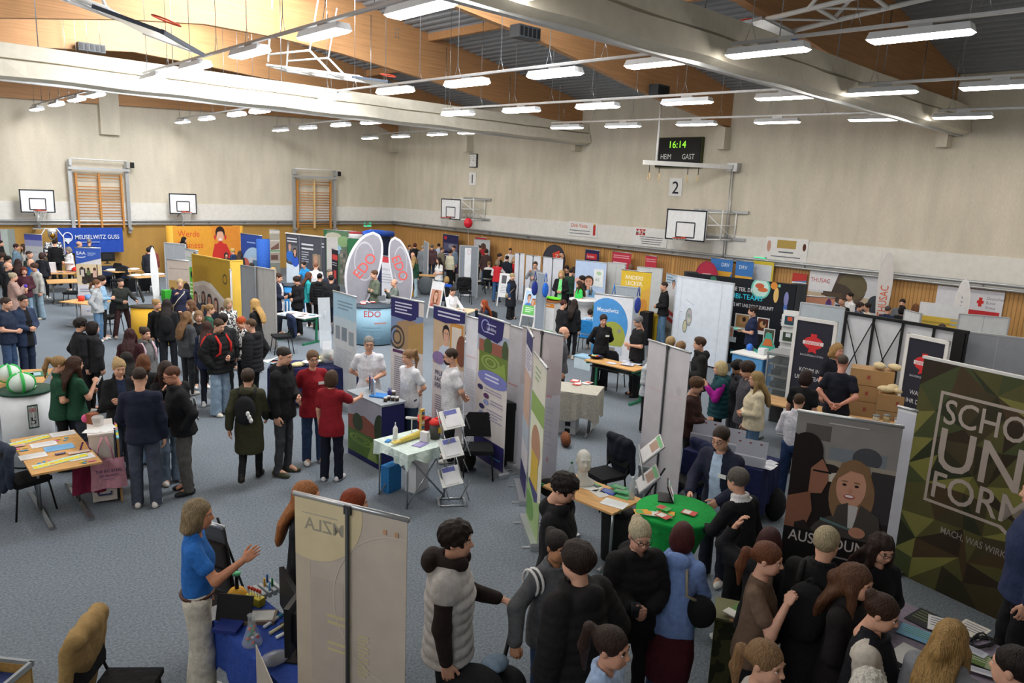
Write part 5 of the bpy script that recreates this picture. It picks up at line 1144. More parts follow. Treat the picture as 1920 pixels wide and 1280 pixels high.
p('whiteteedark', 818, 483, -55, 'woman with long dark hair in white T-shirt and pale jeans', fem=1, hair=('long', '#231714'), top=(TE, '#e2e0de'), leg=('wide', '#a9bac6'), arms='front,front', foot=(822, 562), lod=1)
p('baldfar', 774, 473, 30, 'bald man with glasses in dark red shirt behind the blonde in green', hair=('bald', '#a08a78'), top=(SH, '#7d2630'), leg=('slim', BK), acc='glasses', lod=2, h=1.8)
p('greenblonde', 781, 481, 150, 'long-haired blonde in dark green sweater and flared pale jeans', fem=1, hair=('long', '#a98a58'), top=(SW, '#1f4230'), leg=('flare', '#9db4bf'), foot=(775, 557), lod=1)
p('mustard', 768, 498, 120, 'woman in long mustard coat beside the narrow oval flag', fem=1, hair=('bob', '#6a2a22'), top=(CO, '#c08a1e', 'big'), leg=('slim', BK), lod=2, h=1.6)
p('blueseated', 838, 518, 165, 'blond person in bright blue shirt seated at the pale table', fem=1, hair=('bob', '#b3905a'), top=(TE, '#2455b8'), leg=('slim', BK), stance='sit', lod=1)
p('whitezip', 850, 538, 40, 'youth with dark hair in white shirt bent over the pale table', hair=('short', '#2c211b'), top=(SH, '#e0e0e4'), leg=('slim', BK), arms='table,table', nod=22, stance='sit', seat=.62, lod=1)
p('redheadseated', 908, 562, -70, 'long-haired redhead in navy seated at the pale table', fem=1, hair=('longwavy', '#9a4420'), top=(SW, '#1d2738'), leg=('slim', BK), arms='mouth,table', stance='sit', lod=1)
p('brownjacketfar', 912, 467, 178, 'dark-haired visitor in brown jacket behind the red and grey banner', hair=('mop', '#33251f'), top=(JA, '#43302e', 'big'), leg=('straight', JN), lod=2, h=1.8)
p('redcapfar', 899, 460, 100, 'dark-haired visitor in dark green before the red banner', hair=('short', '#2a1d1a'), top=(SW, '#283530'), leg=('slim', BK), lod=2, h=1.8)
p('blackteefar', 937, 475, 60, 'dark-haired youth in black T-shirt by the wooden wall', hair=('mop', '#33241e'), top=(TE, BK), leg=('slim', BK), lod=2, h=1.76)
p('darksuitfar', 951, 479, 160, 'visitor in dark suit with his back turned by the wooden wall', hair=('short', '#241a18'), top=(BZ, '#1c222c'), leg=('slim', BK), lod=2, h=1.78)
p('whitefar', 957, 465, 10, 'man in white shirt facing out by the wooden wall', hair=('short', '#241a16'), top=(SH, '#e2e2e4'), leg=('slim', BK), lod=2, h=1.82)
p('redblonde', 964, 482, -20, 'long-haired blonde in bright red top behind the red vest', fem=1, hair=('long', '#b39764'), top=(TE, '#c0202c'), leg=('slim', BK), lod=2)
p('redvest', 930, 487, 160, 'woman in red vest over white sleeves and blue jeans, back turned', fem=1, hair=('bob', '#8d7a62'), top=(SW, '#c62a34', 'sleeve', '#e4e2e0'), leg=('straight', '#3a5c86'), shoe='#6a5238', arms='reach,front', foot=(930, 566), lod=1)
p('darkcoatbag', 968, 512, 60, 'blond-haired woman in long dark coat with blue sleeves and cream shoulder bag', fem=1, hair=('pixie', '#b0a078'), top=(CO, '#1d2028', 'big sleeve', '#24406e'), leg=('wide', BK), shoe=BK, foot=(956, 598), lod=1)
p('whitesleevefar', 917, 490, 175, 'seated visitor in white top with a ribbon in fair hair', fem=1, hair=('bun', '#9a7a50'), top=(SW, '#e4e2de'), leg=('slim', BK), stance='sit', lod=2)
# --- centre
p('greyshirtchin', 1004, 490, -8, 'man with glasses in grey shirt, hand on chin, before the white panels', hair=('short', '#33251c'), top=(SH, '#8d9096'), leg=('slim', '#23262c'), arms='mouth,fold', acc='glasses', lod=1, h=1.92)
p('blondeblack', 1053, 507, -12, 'laughing blonde woman in black jacket over lime top behind the orange-striped counter', fem=1, hair=('wavy', '#c29e64'), top=(JA, '#17181b', 'open', '#7fe08a'), leg=('slim', BK), arms='front,front', lod=1, h=1.86)
p('greenbackman', 1071, 503, 165, 'man in dark green sweater turned away beside the laughing blonde', hair=('short', '#2c221c'), top=(SW, '#1f3d30', 'big'), leg=('slim', BK), lod=1, h=1.8)
p('darkface', 1063, 498, -20, 'dark-haired youth behind the dark green sweater', hair=('mop', '#1f1815'), top=(SW, BK), leg=('slim', BK), lod=2, h=1.74)
p('darkbehind', 1077, 500, 120, 'brown-haired visitor beside the couple picture banner', fem=1, hair=('bob', '#33241e'), top=(SW, '#8a7a78'), leg=('slim', BK), lod=2)
p('limegirl', 1086, 526, -70, 'girl with long brown hair in lime green top at the white bar table', fem=1, hair=('long', '#4a3226'), top=(TE, '#3fd060'), leg=('slim', BK), lod=1)
p('blackyouth', 1092, 517, -60, 'dark-haired youth in black at the white bar table', hair=('mop', '#17120f'), top=(SH, '#17181b'), leg=('slim', BK), arms='front,front', lod=1, h=1.74)
p('flagman', 1053, 474, 100, 'tall man in navy beside the dark drop-shaped flag', hair=('bald', '#6a5648'), top=(SW, '#1d222e'), leg=('slim', BK), lod=2, h=1.9)
p('redbrown', 1057, 562, 120, 'red-brown-haired visitor in black seated before the orange-striped counter', hair=('short', '#4a2620'), top=(SW, '#18191c'), leg=('slim', BK), lod=1, h=1.66)
p('verylong', 1072, 561, 150, 'girl with very long dark hair all in black, pale shoes', fem=1, hair=('long', '#2c211c'), top=(JA, '#15161a'), leg=('slim', BK), shoe='#cfc3b0', foot=(1070, 672), lod=1)
p('bluechild', 1107, 580, 165, 'seated child in pale blue hoodie on the blue chair', hair=('mop', '#2c201a'), top=(HO, '#b5cbe0'), leg=('slim', BK), shoe='#d0c9c0', stance='sit', h=1.5, lod=1)
p('turtleneck', 1131, 590, 14, 'woman in black turtleneck with name badge behind the green-framed table', fem=1, hair=('pixie', '#2c1d18'), top=(SW, '#15161a', 'turtle'), leg=('wide', '#16171c'), shoe='#2a2a2a', arms='back,back', acc='badge', foot=(1122, 728), lod=1, nod=14)
p('greycrop', 1164, 593, -62, 'grey-haired woman in loose black top with an arm badge at the green-framed table', fem=1, hair=('pixie', '#77777a'), top=(TE, '#16171a', 'big'), leg=('wide', BK), shoe=BK, arms='front,hold', foot=(1188, 742), lod=1, nod=20)
p('blackzip', 1242, 528, -78, 'man in black zip sweater and blue jeans by the yellow bin', hair=('fade', '#33241d'), top=(SW, '#17181c', 'turtle'), leg=('straight', '#5b7c9a'), shoe=BK, arms='front,front', foot=(1238, 648), lod=1, h=1.82)
p('overyellow', 1183, 494, -150, 'fair-haired visitor above the yellow banner', fem=1, hair=('bob', '#8a6a50'), top=(SW, '#2c2c30'), leg=('slim', BK), lod=2, h=1.78)
p('lowyellow', 1193, 534, 170, 'dark crown above the grey partition with straps', hair=('mop', '#1d1714'), top=(SW, BK), leg=('slim', BK), lod=2, h=1.7)
# --- right side
p('navypolo2', 1413, 574, -85, 'woman in navy polo and grey trousers holding a small plate at the food wall', fem=1, hair=('bun', '#2a1c18'), top=(PO, '#1d2747', 'big'), leg=('straight', '#7d828a'), arms='hip,hold', lod=1, h=1.84)
p('hoodyouth', 1314, 632, -78, 'tall youth in black hooded jacket in front of the tall white panel', hair=('quiff', '#4a3426'), top=(JA, '#1b1d1e', 'hood'), leg=('slim', BK), arms='pocket,front', h=1.84, nod=4)
p('magenta', 1353, 677, -80, 'blonde woman in teal vest over magenta sleeves', fem=1, hair=('bob', '#d0bc8c'), top=(VE, '#16444c'), leg=('slim', BK), arms='high,high', acc='magenta', nod=4)
p('boybrown', 1309, 708, 75, 'brown-haired boy in dark brown sweater facing the magenta sleeves', hair=('mop', '#5d4028'), top=(SW, '#3a2420'), leg=('slim', BK), arms='hold,front', h=1.66, nod=14)
p('blackbowl', 1381, 676, -60, 'black-haired youth in grey hoodie beside the blonde in teal', hair=('mop', '#15110f'), top=(HO, '#3a3b42'), leg=('straight', '#45484f'), h=1.67, nod=24, sk='#b98a6a')
p('greyzip2', 1400, 678, -75, 'brown-haired youth in grey zip jacket next to the cream sweater', hair=('mop', '#33241d'), top=(JA, '#4a4a52'), leg=('straight', '#45484f'), h=1.8, nod=18)
p('creamknit', 1420, 696, -72, 'girl with long blonde hair in cream patterned sweater and jeans', fem=1, hair=('long', '#a58a5c'), top=(SW, '#ddd2b4', 'big'), leg=('straight', '#5d80a2'), arms='front,front', h=1.7)
p('darkteewoman', 1513, 693, 165, 'dark-haired woman in black T-shirt at the glass display cabinet', fem=1, hair=('bob', '#2a1a16'), top=(TE, '#15161a', 'big'), leg=('slim', BK))
p('longblondman', 1571, 643, 48, 'man with long blond hair in navy T-shirt by the cardboard boxes', hair=('wavy', '#b08c5a'), top=(TE, '#181b26', 'big'), leg=('straight', '#3f4450'), arms='down,down', h=1.88, sk='#dba08c')
p('handsback', 1582, 665, 172, 'man in navy T-shirt with hands clasped behind his back', hair=('fade', '#4a4038'), top=(TE, '#181b28'), leg=('straight', BK), arms='back,back', h=1.86, sk='#d99a86')
p('whiteshirtback', 1476, 740, 172, 'man in white shirt and blue jeans seen from behind', hair=('short', '#43301f'), top=(SH, '#d8d9e2', 'tuck'), leg=('straight', '#28406a'), shoe='#d8d4ce', arms='down,front', foot=(1474, 938), h=1.76)
p('greysidehead', 1058, 612, 88, 'balding man in grey shirt beside the white rear of a banner', hair=('bald', '#6a5d52'), top=(SH, '#5e5f66'), leg=('slim', BK), h=1.78, lod=1)
p('palebehind', 1214, 660, 60, 'person in pale grey jacket and black trousers half behind the white banner rear', hair=('short', '#6a5038'), top=(JA, '#b9bec4'), leg=('straight', BK), shoe='#dcd8d2', arms='front,front', foot=(1208, 808), lod=1)
p('blondbehind', 1258, 632, 170, 'blond head showing over the white banner rear', hair=('mop', '#a58a5e'), top=(SW, '#3a3c40'), leg=('slim', BK), lod=1, h=1.72)
p('blondbehind2', 1277, 641, 150, 'second fair head over the white banner rear, beside the tall white panel', hair=('mop', '#8a6a48'), top=(SW, '#3a3c40'), leg=('slim', BK), lod=1, h=1.66)
p('wallblack', 1580, 556, -30, 'man in black sweater beside the grey partition at the cloth poster', hair=('fade', '#4a3830'), top=(SW, BK), leg=('slim', BK), lod=2, h=1.8)
p('wallwhite', 1595, 548, -60, 'man in white shirt before the cloth poster with the big tree', hair=('short', '#1d1614'), top=(SH, '#e4e4e6'), leg=('slim', BK), lod=2, h=1.82)
p('wallcurly', 1613, 567, 60, 'curly-haired visitor in denim blue behind the black strutted wall', hair=('curly', '#33241c'), top=(JA, '#3a5478'), leg=('slim', BK), lod=2, h=1.74)
p('wallbun', 1627, 568, -60, 'dark-bunned woman in cream top behind the black strutted wall', fem=1, hair=('bun', '#241815'), top=(TE, '#d8d2c4'), leg=('slim', BK), lod=2)
p('wallnavy', 1666, 573, 150, 'grey-haired visitor in navy jacket behind the black strutted wall', hair=('short', '#5a4a44'), top=(JA, '#1d2748', 'big'), leg=('slim', BK), lod=2, h=1.7)
p('wallbeard', 1693, 560, -10, 'bearded man in grey jacket by the wooden wall', hair=('short', '#1d1715'), top=(JA, '#6a6d74'), leg=('slim', BK), acc='beard', lod=2, h=1.82)
p('wallblackhair', 1693, 573, 175, 'black-haired visitor in black in front of the bearded man', fem=1, hair=('bob', '#131011'), top=(SW, BK), leg=('slim', BK), lod=2, h=1.72)
p('wallhat', 1718, 569, 170, 'brown-haired visitor leaning beyond the white box by the feather flag', fem=1, hair=('wavy', '#7a5030'), top=(SW, '#4a3a30'), leg=('slim', BK), lod=2, h=1.7)
p('posterhead', 1767, 608, 170, 'brown crown in front of the yellow-striped poster', hair=('mop', '#4a3228'), top=(SW, BK), leg=('slim', BK), lod=2, h=1.66)
# --- prints, bags and things in hands
on_back('printhoodie', 'MOTORRAD', .36, .05)
g = MB(); q = PEOPLE['printhoodie']
for k in range(14):
 a = 2*PI*k/14; g.box((0, 0, 0), (.035, .006, .05), m_white, Matrix.Translation(q['tt'](((.075*cos(a)), -.155-q['off'], .2+.1*sin(a)))))
g.box((0, 0, 0), (.08, .006, .12), mat('#a9a9a9'), Matrix.Translation(q['tt']((0, -.152-q['off'], .2)))); g.box((0, 0, 0), (.2, .006, .035), m_white, Matrix.Translation(q['tt']((0, -.152-q['off'], .05)))); g.obj('emblem', q['o'])
backpack('redpack', '#c8302c', 'red backpack on the young man with pale jeans', '#c8302c')
backpack('oliveparka', '#1b1c20', 'black backpack with white toy on the olive parka')
g = MB(); [g.ell(PEOPLE['oliveparka']['tt']((.06+.02*k, -.33, .24-.05*k)), (.03, .03, .04), m_white, 8, 6) for k in range(3)]; g.obj('white_toy', PEOPLE['oliveparka']['o']) ; backpack('darkpack', '#151619', 'big black backpack in front of the yellow counter')
backpack('bleached', '#121214', 'black backpack on the person with bleached crop')
backpack('pinkstrap', '#c9b3b8', 'pale pink backpack on the grey hoodie', '#d6b9c4')
backpack('whitestrap', '#1a1d2a', 'dark backpack with pale straps on the navy jacket', '#b8b4ac')
backpack('farpack', '#17181b', 'black backpack near the hall corner')
shoulder_bag('bluehood', '#141416', 'black shoulder bag with chain strap on the pale blue hoodie', 1, .12, '#a39a86', (.13, .1, .14), False)
shoulder_bag('darkcoatbag', '#a89a7c', 'cream shoulder bag on the long dark coat', 1, -.02, '#9a8f78')
shoulder_bag('blackjacketcurls', '#17171a', 'black shoulder bag on the curly-haired visitor', 1, -.1)
shoulder_bag('bagstrap', '#6a655c', 'grey bag with pale strap on the woman in navy', 1, -.05, '#c9c0ae')
held('updo', 1, 'dark paper cup held by the woman with updo', 'cup', '#22252c', .06, name='paper_cup', cat='cup')
held('ginger', 1, 'white card with dark lettering held beside the beige banner', 'paper', '#dcd9d8', .06, (.15, .004, .2), -10, 'card', 'card')
held('bungirl', -1, 'white sheet held by the girl with the bun', 'paper', '#c9c8c6', .06, (.21, .004, .3), 0, 'paper_sheet', 'paper')
held('greenlong', 1, 'white pen held by the woman with long brown hair', 'paper', '#e6e6e6', .06, (.02, .02, .14), -30, 'pen', 'pen')
held('navypolo2', -1, 'small turquoise plate held at the food wall', 'plate', '#6fcfc4', .1, name='plate')
held('pinkcoat', 1, 'purple ball held by the pink coat', 'ball', '#5a3fb0', .05, name='ball')
held('phoneman', 1, 'dark glass raised beside the narrow oval flag', 'cup', '#3a3f4a', .03, name='glass', cat='cup')
for a_ in (-.02, .03):
 q = PEOPLE['varsity']
 for s in (-1, 1): g = MB(); g.tube([q['tt']((s*(.19+a_), .1*sin(k), .42+.1*cos(k))) for k in np.linspace(0, 2*PI, 18)[:-1]], .012, m_white, 5, closed=True); g.obj('stripe', q['o'])
# maroon jacket tied round the waist
q = PEOPLE['bluehood']; f_ = Field((-.4, -.4, .1), (.4, .4, 1.15), .012); f_.loft(q['T'] and (q['T'][0], np.eye(3)), [(-.5, .2, .19, -.03), (-.3, .22, .2, -.02), (-.1, .2, .165, 0), (.04, .165, .13, 0)], .02); f_.rc((-.12, .16, .95), (.1, .18, .93), .04, .03); f_.rc((.05, .18, .93), (.1, .2, .6), .03, .04); f_.wob(.012, 22, 20, 6, .4)
V, Q = f_.net(); o = bpy.data.objects.new('tied_jacket', np_mesh('tied_jacket', V, Q, np.zeros(len(Q)), [mat('#53202a', 'cloth')])); C.objects.link(o); o.parent = q['o']; o['label'] = 'maroon jacket tied round the waist'
# brown hood and sleeves of the vest wearer, magenta sleeves of the blonde
def under(pid, col, hood=False):
 q = PEOPLE[pid]; E = q['E']; tt = q['tt']; f_ = Field((-.6, -.5, .6), (.6, .8, 1.72), .0125); O = q['T'][0]
 for s in (-1, 1):
  w = (np.array(q['wr'][s])-O)@E; S_ = np.array((s*.19, 0, .445)); e = EL[pid][s]
  f_.rc(tt(S_), tt(e), .066, .06, .03).rc(tt(e), tt(w-.03*(w-e)/.25), .06, .046, .03)
 if hood:
  f_.el(tt((0, -.12, .53)), (.125, .075, .075), .03)
  for a in np.linspace(-2.5, 2.5, 11): f_.el(tt((.088*sin(a), .025-.085*cos(a), .545)), (.042, .036, .05), .03)
  f_.rc(tt((0, .02, .5)), tt((0, .02, .75)), .062, .075, .01, '-')
 f_.wob(.006, 18, 16, 24, 1); V, Q = f_.net(); o = bpy.data.objects.new('hoodie' if hood else 'sweater', np_mesh('under', V, Q, np.zeros(len(Q)), [mat(col, 'cloth')])); C.objects.link(o); o.parent = q['o']
EL = {}
for pid in ('vest', 'magenta'):
 up = {'vest': ('down', 'push'), 'magenta': ('high', 'high')}[pid]; sw = .162 if pid == 'magenta' else .182
 EL[pid] = {s: np.array((s*sw, 0, .46))+.285*unit((ARM[n][0][0]*s, ARM[n][0][1], ARM[n][0][2])) for s, n in ((1, up[0]), (-1, up[1]))}
under('vest', '#2d2422', True); under('magenta', '#b0229a')
# ================= exhibition booths: banners first, near to far
NAVY, LUK, LIL = '#27285a', '#2d2a66', '#7f84c4'
# beige rear of the nearest banner
rollup(553, 924, 764, 974, 'nearest banner, beige rear side with a pale circle and faint mirrored letters', [('r', 0, .17, .14, 1, '#c6b9a6'), ('r', .14, .25, .45, .6, '#bdb0a6'),
 ('e', .16, .035, .46, .165, '#d9caa4'), ('L', .07, .05, .4, 1, .008, '#b3a99a'), ('ring', .95, .3, .6, .24, .985, '#cfc5b6'), ('t', 'MZLA', .45, .082, .04, '#a09a8a', 'l', -.98), ('L', .58, .4, .68, 12, .012, '#ccc094'), ('L', .3, .36, .52, 2, .022, '#ccc094'), ('L', .3, .45, .52, 2, .022, '#ccc094'), ('r', .8, .045, .83, .06, '#c69a7c'), ('r', .9, .045, .93, .06, '#c69a7c'), ('r', .468, 0, .482, 1, '#5a5652')], bg='#c3b7aa', h=2.35, back=True)
# camouflage banner
def camo(seed, nu, nv, cols):
 rd = random.Random(seed); P = {(i, j): ((i+(rd.uniform(-.38, .38) if 0 < i < nu else 0))/nu, (j+(rd.uniform(-.38, .38) if 0 < j < nv else 0))/nv) for i in range(nu+1) for j in range(nv+1)}; o = []
 for i in range(nu):
  for j in range(nv):
   a, b, c, d = P[i, j], P[i+1, j], P[i+1, j+1], P[i, j+1]
   for tri in ((a, b, c), (a, c, d)) if rd.random() < .5 else ((a, b, d), (b, c, d)): o.append(('p', list(tri), rd.choice(cols)))
 return o
CAM = ['#575430', '#6a6834', '#443c26', '#33301f', '#7d7b40', '#454d2c', '#4a3a24', '#2e3320', '#33291c', '#55522c']
class flat(list): pass
def printed_flat(g, w, h, ops, y, z1):   # one layer for a mosaic
 for op in ops: g.add([(-w/2+u*w, y, z1-v*h) for u, v in op[1]], [(2, 1, 0)], mat(op[2], rough=.5))
a, b = at(1735, 669, 2.7), at(1962, 717, 2.7); W_ = (b-a).length; c = (a+b)/2; t = thing('pop_up_wall', 'huge camouflage banner with big pale lettering, closest on that side', 'banner', (c.x, c.y, 0), ang(a, b))
W_ = 2.5; d_ = (b-a).normalized(); c = a+d_*W_/2; t.location = (c.x, c.y, 0); H_ = 2.7; g = MB(); g.box((0, 0, H_/2), (W_, .04, H_), mat('#3a3420')); printed_flat(g, W_, H_, camo(5, 8, 9, CAM), -.0212, H_)
LT = '#b3a69c'
printed(g, W_, H_, [('r', .1, .125, 1, .138, LT), ('r', .1, .125, .113, .62, LT), ('p', [(.1, .607), (.44, .607), (.475, .63), (.51, .607), (1, .607), (1, .62), (.52, .62), (.475, .648), (.43, .62), (.1, .62)], LT), ('t', 'SCHON', .13, .205, .108, LT, 'l', .8, True), ('t', 'UNI', .13, .365, .185, LT, 'l', .92, True), ('t', 'FORM?', .13, .53, .12, LT, 'l', .86, True), ('t', 'MACH, WAS WIRKLICH ZÄHLT.', .2, .72, .03, '#9c948c', 'l', .74, True)], -.0215, z1=H_); g.obj('panel', t)
g = MB(); g.box((0, 0, H_), (W_+.04, .05, .03), m_white); g.obj('top_rail', t)
for s in (-1, 1): g = MB(); g.box((s*W_*.45, .1, .02), (.06, .5, .04), m_alu); g.obj('foot', t)
# apprenticeship banner with two women
SKN = '#c08a70'
rollup(1497, 769, 1694, 800, 'banner photo of a smiling woman in grey blazer with white headline', [
 ('r', 0, 0, 1, .22, '#8d8a88'), ('r', .1, .05, .35, .12, '#5f5a58'), ('r', .35, .14, .9, .2, '#7d848c'), ('e', .72, .17, .14, .05, '#4d4f55'), ('r', .3, .2, 1, .3, '#a09688'), ('e', .42, .27, .12, .04, '#d8d0c0'), ('e', .38, .24, .1, .02, '#2b2523'), ('r', .78, .22, 1, .45, '#3a3638'),
 ('r', 0, .3, .5, 1, '#231d1b')]+face_ops(.62, .3, .2, '#8a6a4c', '#cf9a80', '#4b4642', 2.1, -.4)+[('p', [(.58, .39), (.7, .39), (.68, .5), (.62, .5)], '#c9c6c2'), ('p', [(.5, .4), (.6, .38), (.63, .52), (.45, .52)], '#4b4642'), ('p', [(.72, .38), (.9, .42), (.95, .52), (.66, .52)], '#4b4642'),
 ('e', .13, .18, .17, .09, '#1d1614'), ('p', [(0, .1), (.25, .15), (.36, .24), (.3, .33), (.1, .42), (0, .42)], '#1f1715'), ('p', [(.3, .2), (.37, .25), (.38, .3), (.33, .36), (.2, .37), (.2, .25)], '#9a6a54'), ('L', .22, .255, .4, 1, .02, '#15110f'), ('p', [(0, .4), (.22, .36), (.26, .45), (.2, .55), (0, .55)], '#8a5c48'), ('p', [(.1, .52), (.2, .5), (.3, .56), (.1, .6)], '#2a2220'),
 ('r', 0, .545, 1, 1, '#1a1716'), ('p', [(.35, .47), (.7, .5), (.7, .51), (.35, .485)], '#5f7a78'), ('e', .72, .51, .08, .025, SKN), ('t', 'AUSBILDUNG', .055, .58, .052, '#cfc6c0', 'l', .83, True), ('L', .4, .64, .72, 1, .02, '#8c8684'), ('L', .32, .03, .7, 1, .012, '#c6c2c0')], bg='#2a2523', h=2.35)
rollup(1685, 762, 1720, 771, 'plain white banner edge between the blazer photo and the camouflage wall', [('r', 0, 0, 1, .02, '#f4f4f6')], bg='#d6d8e4', h=2.3)
# clinic banners row
L3 = lambda v, n=10, c='#8a8698': ('L', .12, v, .8, n, .018, c)
rollup(625, 545, 668, 557, 'sky-blue topped banner at the end of the clinic row, left of the violet ones', [('r', 0, 0, 1, .22, '#a9cbe0'), ('r', 0, .22, 1, .3, '#c3d3dc'), ('L', .2, .07, .85, 3, .03, '#7d98aa'), ('r', .1, .3, .3, .42, '#8c96a0'), ('r', .38, .3, .6, .42, '#7f8c98'), ('r', .68, .32, .9, .44, '#95a0a8'), L3(.5, 12, '#b3bac2')], bg='#cfd2d6', h=2.3)
rollup(734, 555, 795, 567, 'clinic banner with violet heading and a brick courtyard photo', [('r', 0, .12, 1, .42, '#7f93b8'), ('p', [(.2, .2), (.6, .16), (1, .2), (1, .42), (.05, .42)], '#a88a68'), ('p', [(.55, .22), (1, .16), (1, .42), (.55, .42)], '#b5925c'), ('ring', .2, .33, .24, .1, .8, '#4a4440'), ('ring', .2, .33, .14, .06, .7, '#4a4440'), ('p', [(0, 0), (1, 0), (.82, 0), (.78, .15), (.6, .175), (0, .16)], LUK), ('r', 0, 0, .85, .13, LUK), ('L', .13, .035, .65, 4, .026, '#d8d8ea'), ('r', .07, .435, .42, .46, '#5a3560'), ('r', .55, .45, .9, .48, '#c9a23c'), L3(.49, 22)], bg='#dad3d0', h=2.36)
rollup(814, 572, 873, 586, 'clinic banner with violet heading and a photo of a nurse talking to a patient', [('r', 0, .1, 1, .45, '#c8ae92'), ('r', .55, .1, .95, .4, '#c98f4a'), ('r', .6, .13, .9, .36, '#d9d0c4')]+face_ops(.42, .2, .12, '#241c1a', '#d9a890', '#c6d2e2', 2.2, .3, 0)+[('e', .92, .3, .16, .12, '#7a4a38'), ('p', [(0, 0), (1, 0), (1, .085), (.4, .115), (0, .1)], LUK), ('L', .15, .03, .85, 2, .028, '#d8d8ea'), ('e', .2, .4, .2, .05, '#8f78a8'), ('t', 'PFLEGE-', .1, .52, .04, '#34325f', 'l', .9), ('t', 'FACH-', .1, .57, .04, '#34325f', 'l', .9), ('t', 'PERSON', .1, .62, .04, '#34325f', 'l', .9), L3(.7, 12)], bg='#dcd6d6', h=2.36)
rollup(875, 592, 897, 598, 'narrow white banner strip with faint red heading beside the maze banner', [('L', .1, .3, .9, 1, .02, '#dcb9c0'), L3(.4, 20, '#ccd0da')], bg='#e2e4ec', h=2.3)
rollup(898, 588, 956, 607, 'clinic banner with a green hedge maze photo and violet bubbles', [('r', 0, .1, 1, .24, '#aab3c6'), ('r', .05, .16, 1, .25, '#9a5f50'), ('e', .35, .2, .14, .06, '#4a6038'), ('e', .9, .2, .1, .08, '#4a5a3c'), ('r', .07, .24, 1, .42, '#6a8038'), ('ring', .45, .3, .3, .05, .8, '#91a85a'), ('ring', .45, .3, .18, .03, .7, '#91a85a'), ('p', [(.5, .36), (.9, .27), (1, .42), (.7, .42)], '#8aa24e'), ('p', [(0, 0), (.85, 0), (.8, .12), (.65, .155), (0, .13)], LUK), ('ring', .25, .065, .14, .045, .8, '#9aa0d8'), ('t', 'Lukas-Stiftung', .3, .075, .022, '#dcdcf0', 'l', .7), ('L', .3, .045, .6, 1, .018, '#c6c6e6'), ('L', .3, .1, .55, 1, .016, '#c6c6e6'), ('e', .55, .41, .5, .055, '#7a7fc0'), ('L', .3, .385, .75, 2, .026, '#dadcf4'), ('e', .15, .49, .09, .018, '#34305f'), ('e', .36, .535, .09, .018, '#5a3560'), ('e', .36, .58, .09, .018, '#8f9ccc'), ('e', .22, .62, .09, .018, '#34305f'), ('e', .22, .67, .09, .018, '#8f9ccc'), ('L', .3, .48, .85, 2, .018, '#a09ab0'), ('L', .5, .55, .9, 2, .02, '#a09ab0'), ('L', .4, .62, .9, 4, .02, '#a09ab0'), ('r', 0, .83, 1, 1, LUK), ('L', .55, .93, .9, 1, .02, '#4f9fd8')], bg='#dcd5d2', h=2.45)
rollup(955, 609, 982, 617, 'white banner with faint red word between the maze banner and the pink-tinted one', [('L', .1, .42, .8, 1, .025, '#e0a8b4'), L3(.5, 14, '#d0d4de')], bg='#dfe1ea', h=2.3)
rollup(981, 612, 1057, 630, 'white banner rear with a pink-tinted photo showing through, right of the maze banner', [('r', 0, 0, 1, .4, '#d2cace'), ('e', .4, .15, .3, .1, '#dcd4d6'), ('e', .7, .3, .4, .12, '#cfc4c8'), ('L', .45, .42, .8, 1, .03, '#e2a6b2'), ('L', .4, .5, .85, 10, .028, '#ccd0dc'), ('t', '6', .75, .86, .04, '#dfa0a8', 'l')], bg='#dcdce6', h=2.35, back=True)
rollup(989, 613, 1000, 632, 'narrow banner seen edge-on with violet heading, facing the maze banner', [('r', 0, 0, 1, .1, LUK), ('L', .1, .12, .9, 6, .02, '#8a86b0'), ('r', 0, .25, 1, .55, '#c8a894'), ('r', 0, .55, 1, .7, '#b0bcc8'), ('r', 0, .85, 1, 1, LUK)], bg='#d8d4d8', h=2.45)
rollup(1002, 660, 1026, 690, 'green nature banner seen at a steep angle beside the sloping literature table', [('L', .2, .06, .6, 3, .03, '#9ab08c'), ('p', [(0, .22), (1, .22), (1, .34), (0, .34)], '#8fae62'), ('r', 0, .34, 1, .5, '#dfe3cc'), ('e', .5, .5, .35, .12, '#b58c72'), ('r', .2, .55, .75, .75, '#d0b04a'), ('r', .1, .74, .8, .85, '#4a4a7a'), ('p', [(0, .75), (.6, .82), (1, .76), (1, 1), (0, 1)], '#9ab87a'), ('e', .2, .9, .4, .08, '#6f9a52')], bg='#dcdacb', h=2.35)
rollup(1217, 637, 1295, 661, 'white banner rear with a dark centre pole in front of the teal vest', [('L', .08, .3, .9, 1, .02, '#d6c6cc'), ('e', .82, .26, .06, .03, '#cbc6cc'), ('L', .5, .4, .9, 4, .03, '#d4d0d8'), ('r', .44, 0, .455, 1, '#8a888c')], bg='#d5d1d6', h=2.35, back=True)
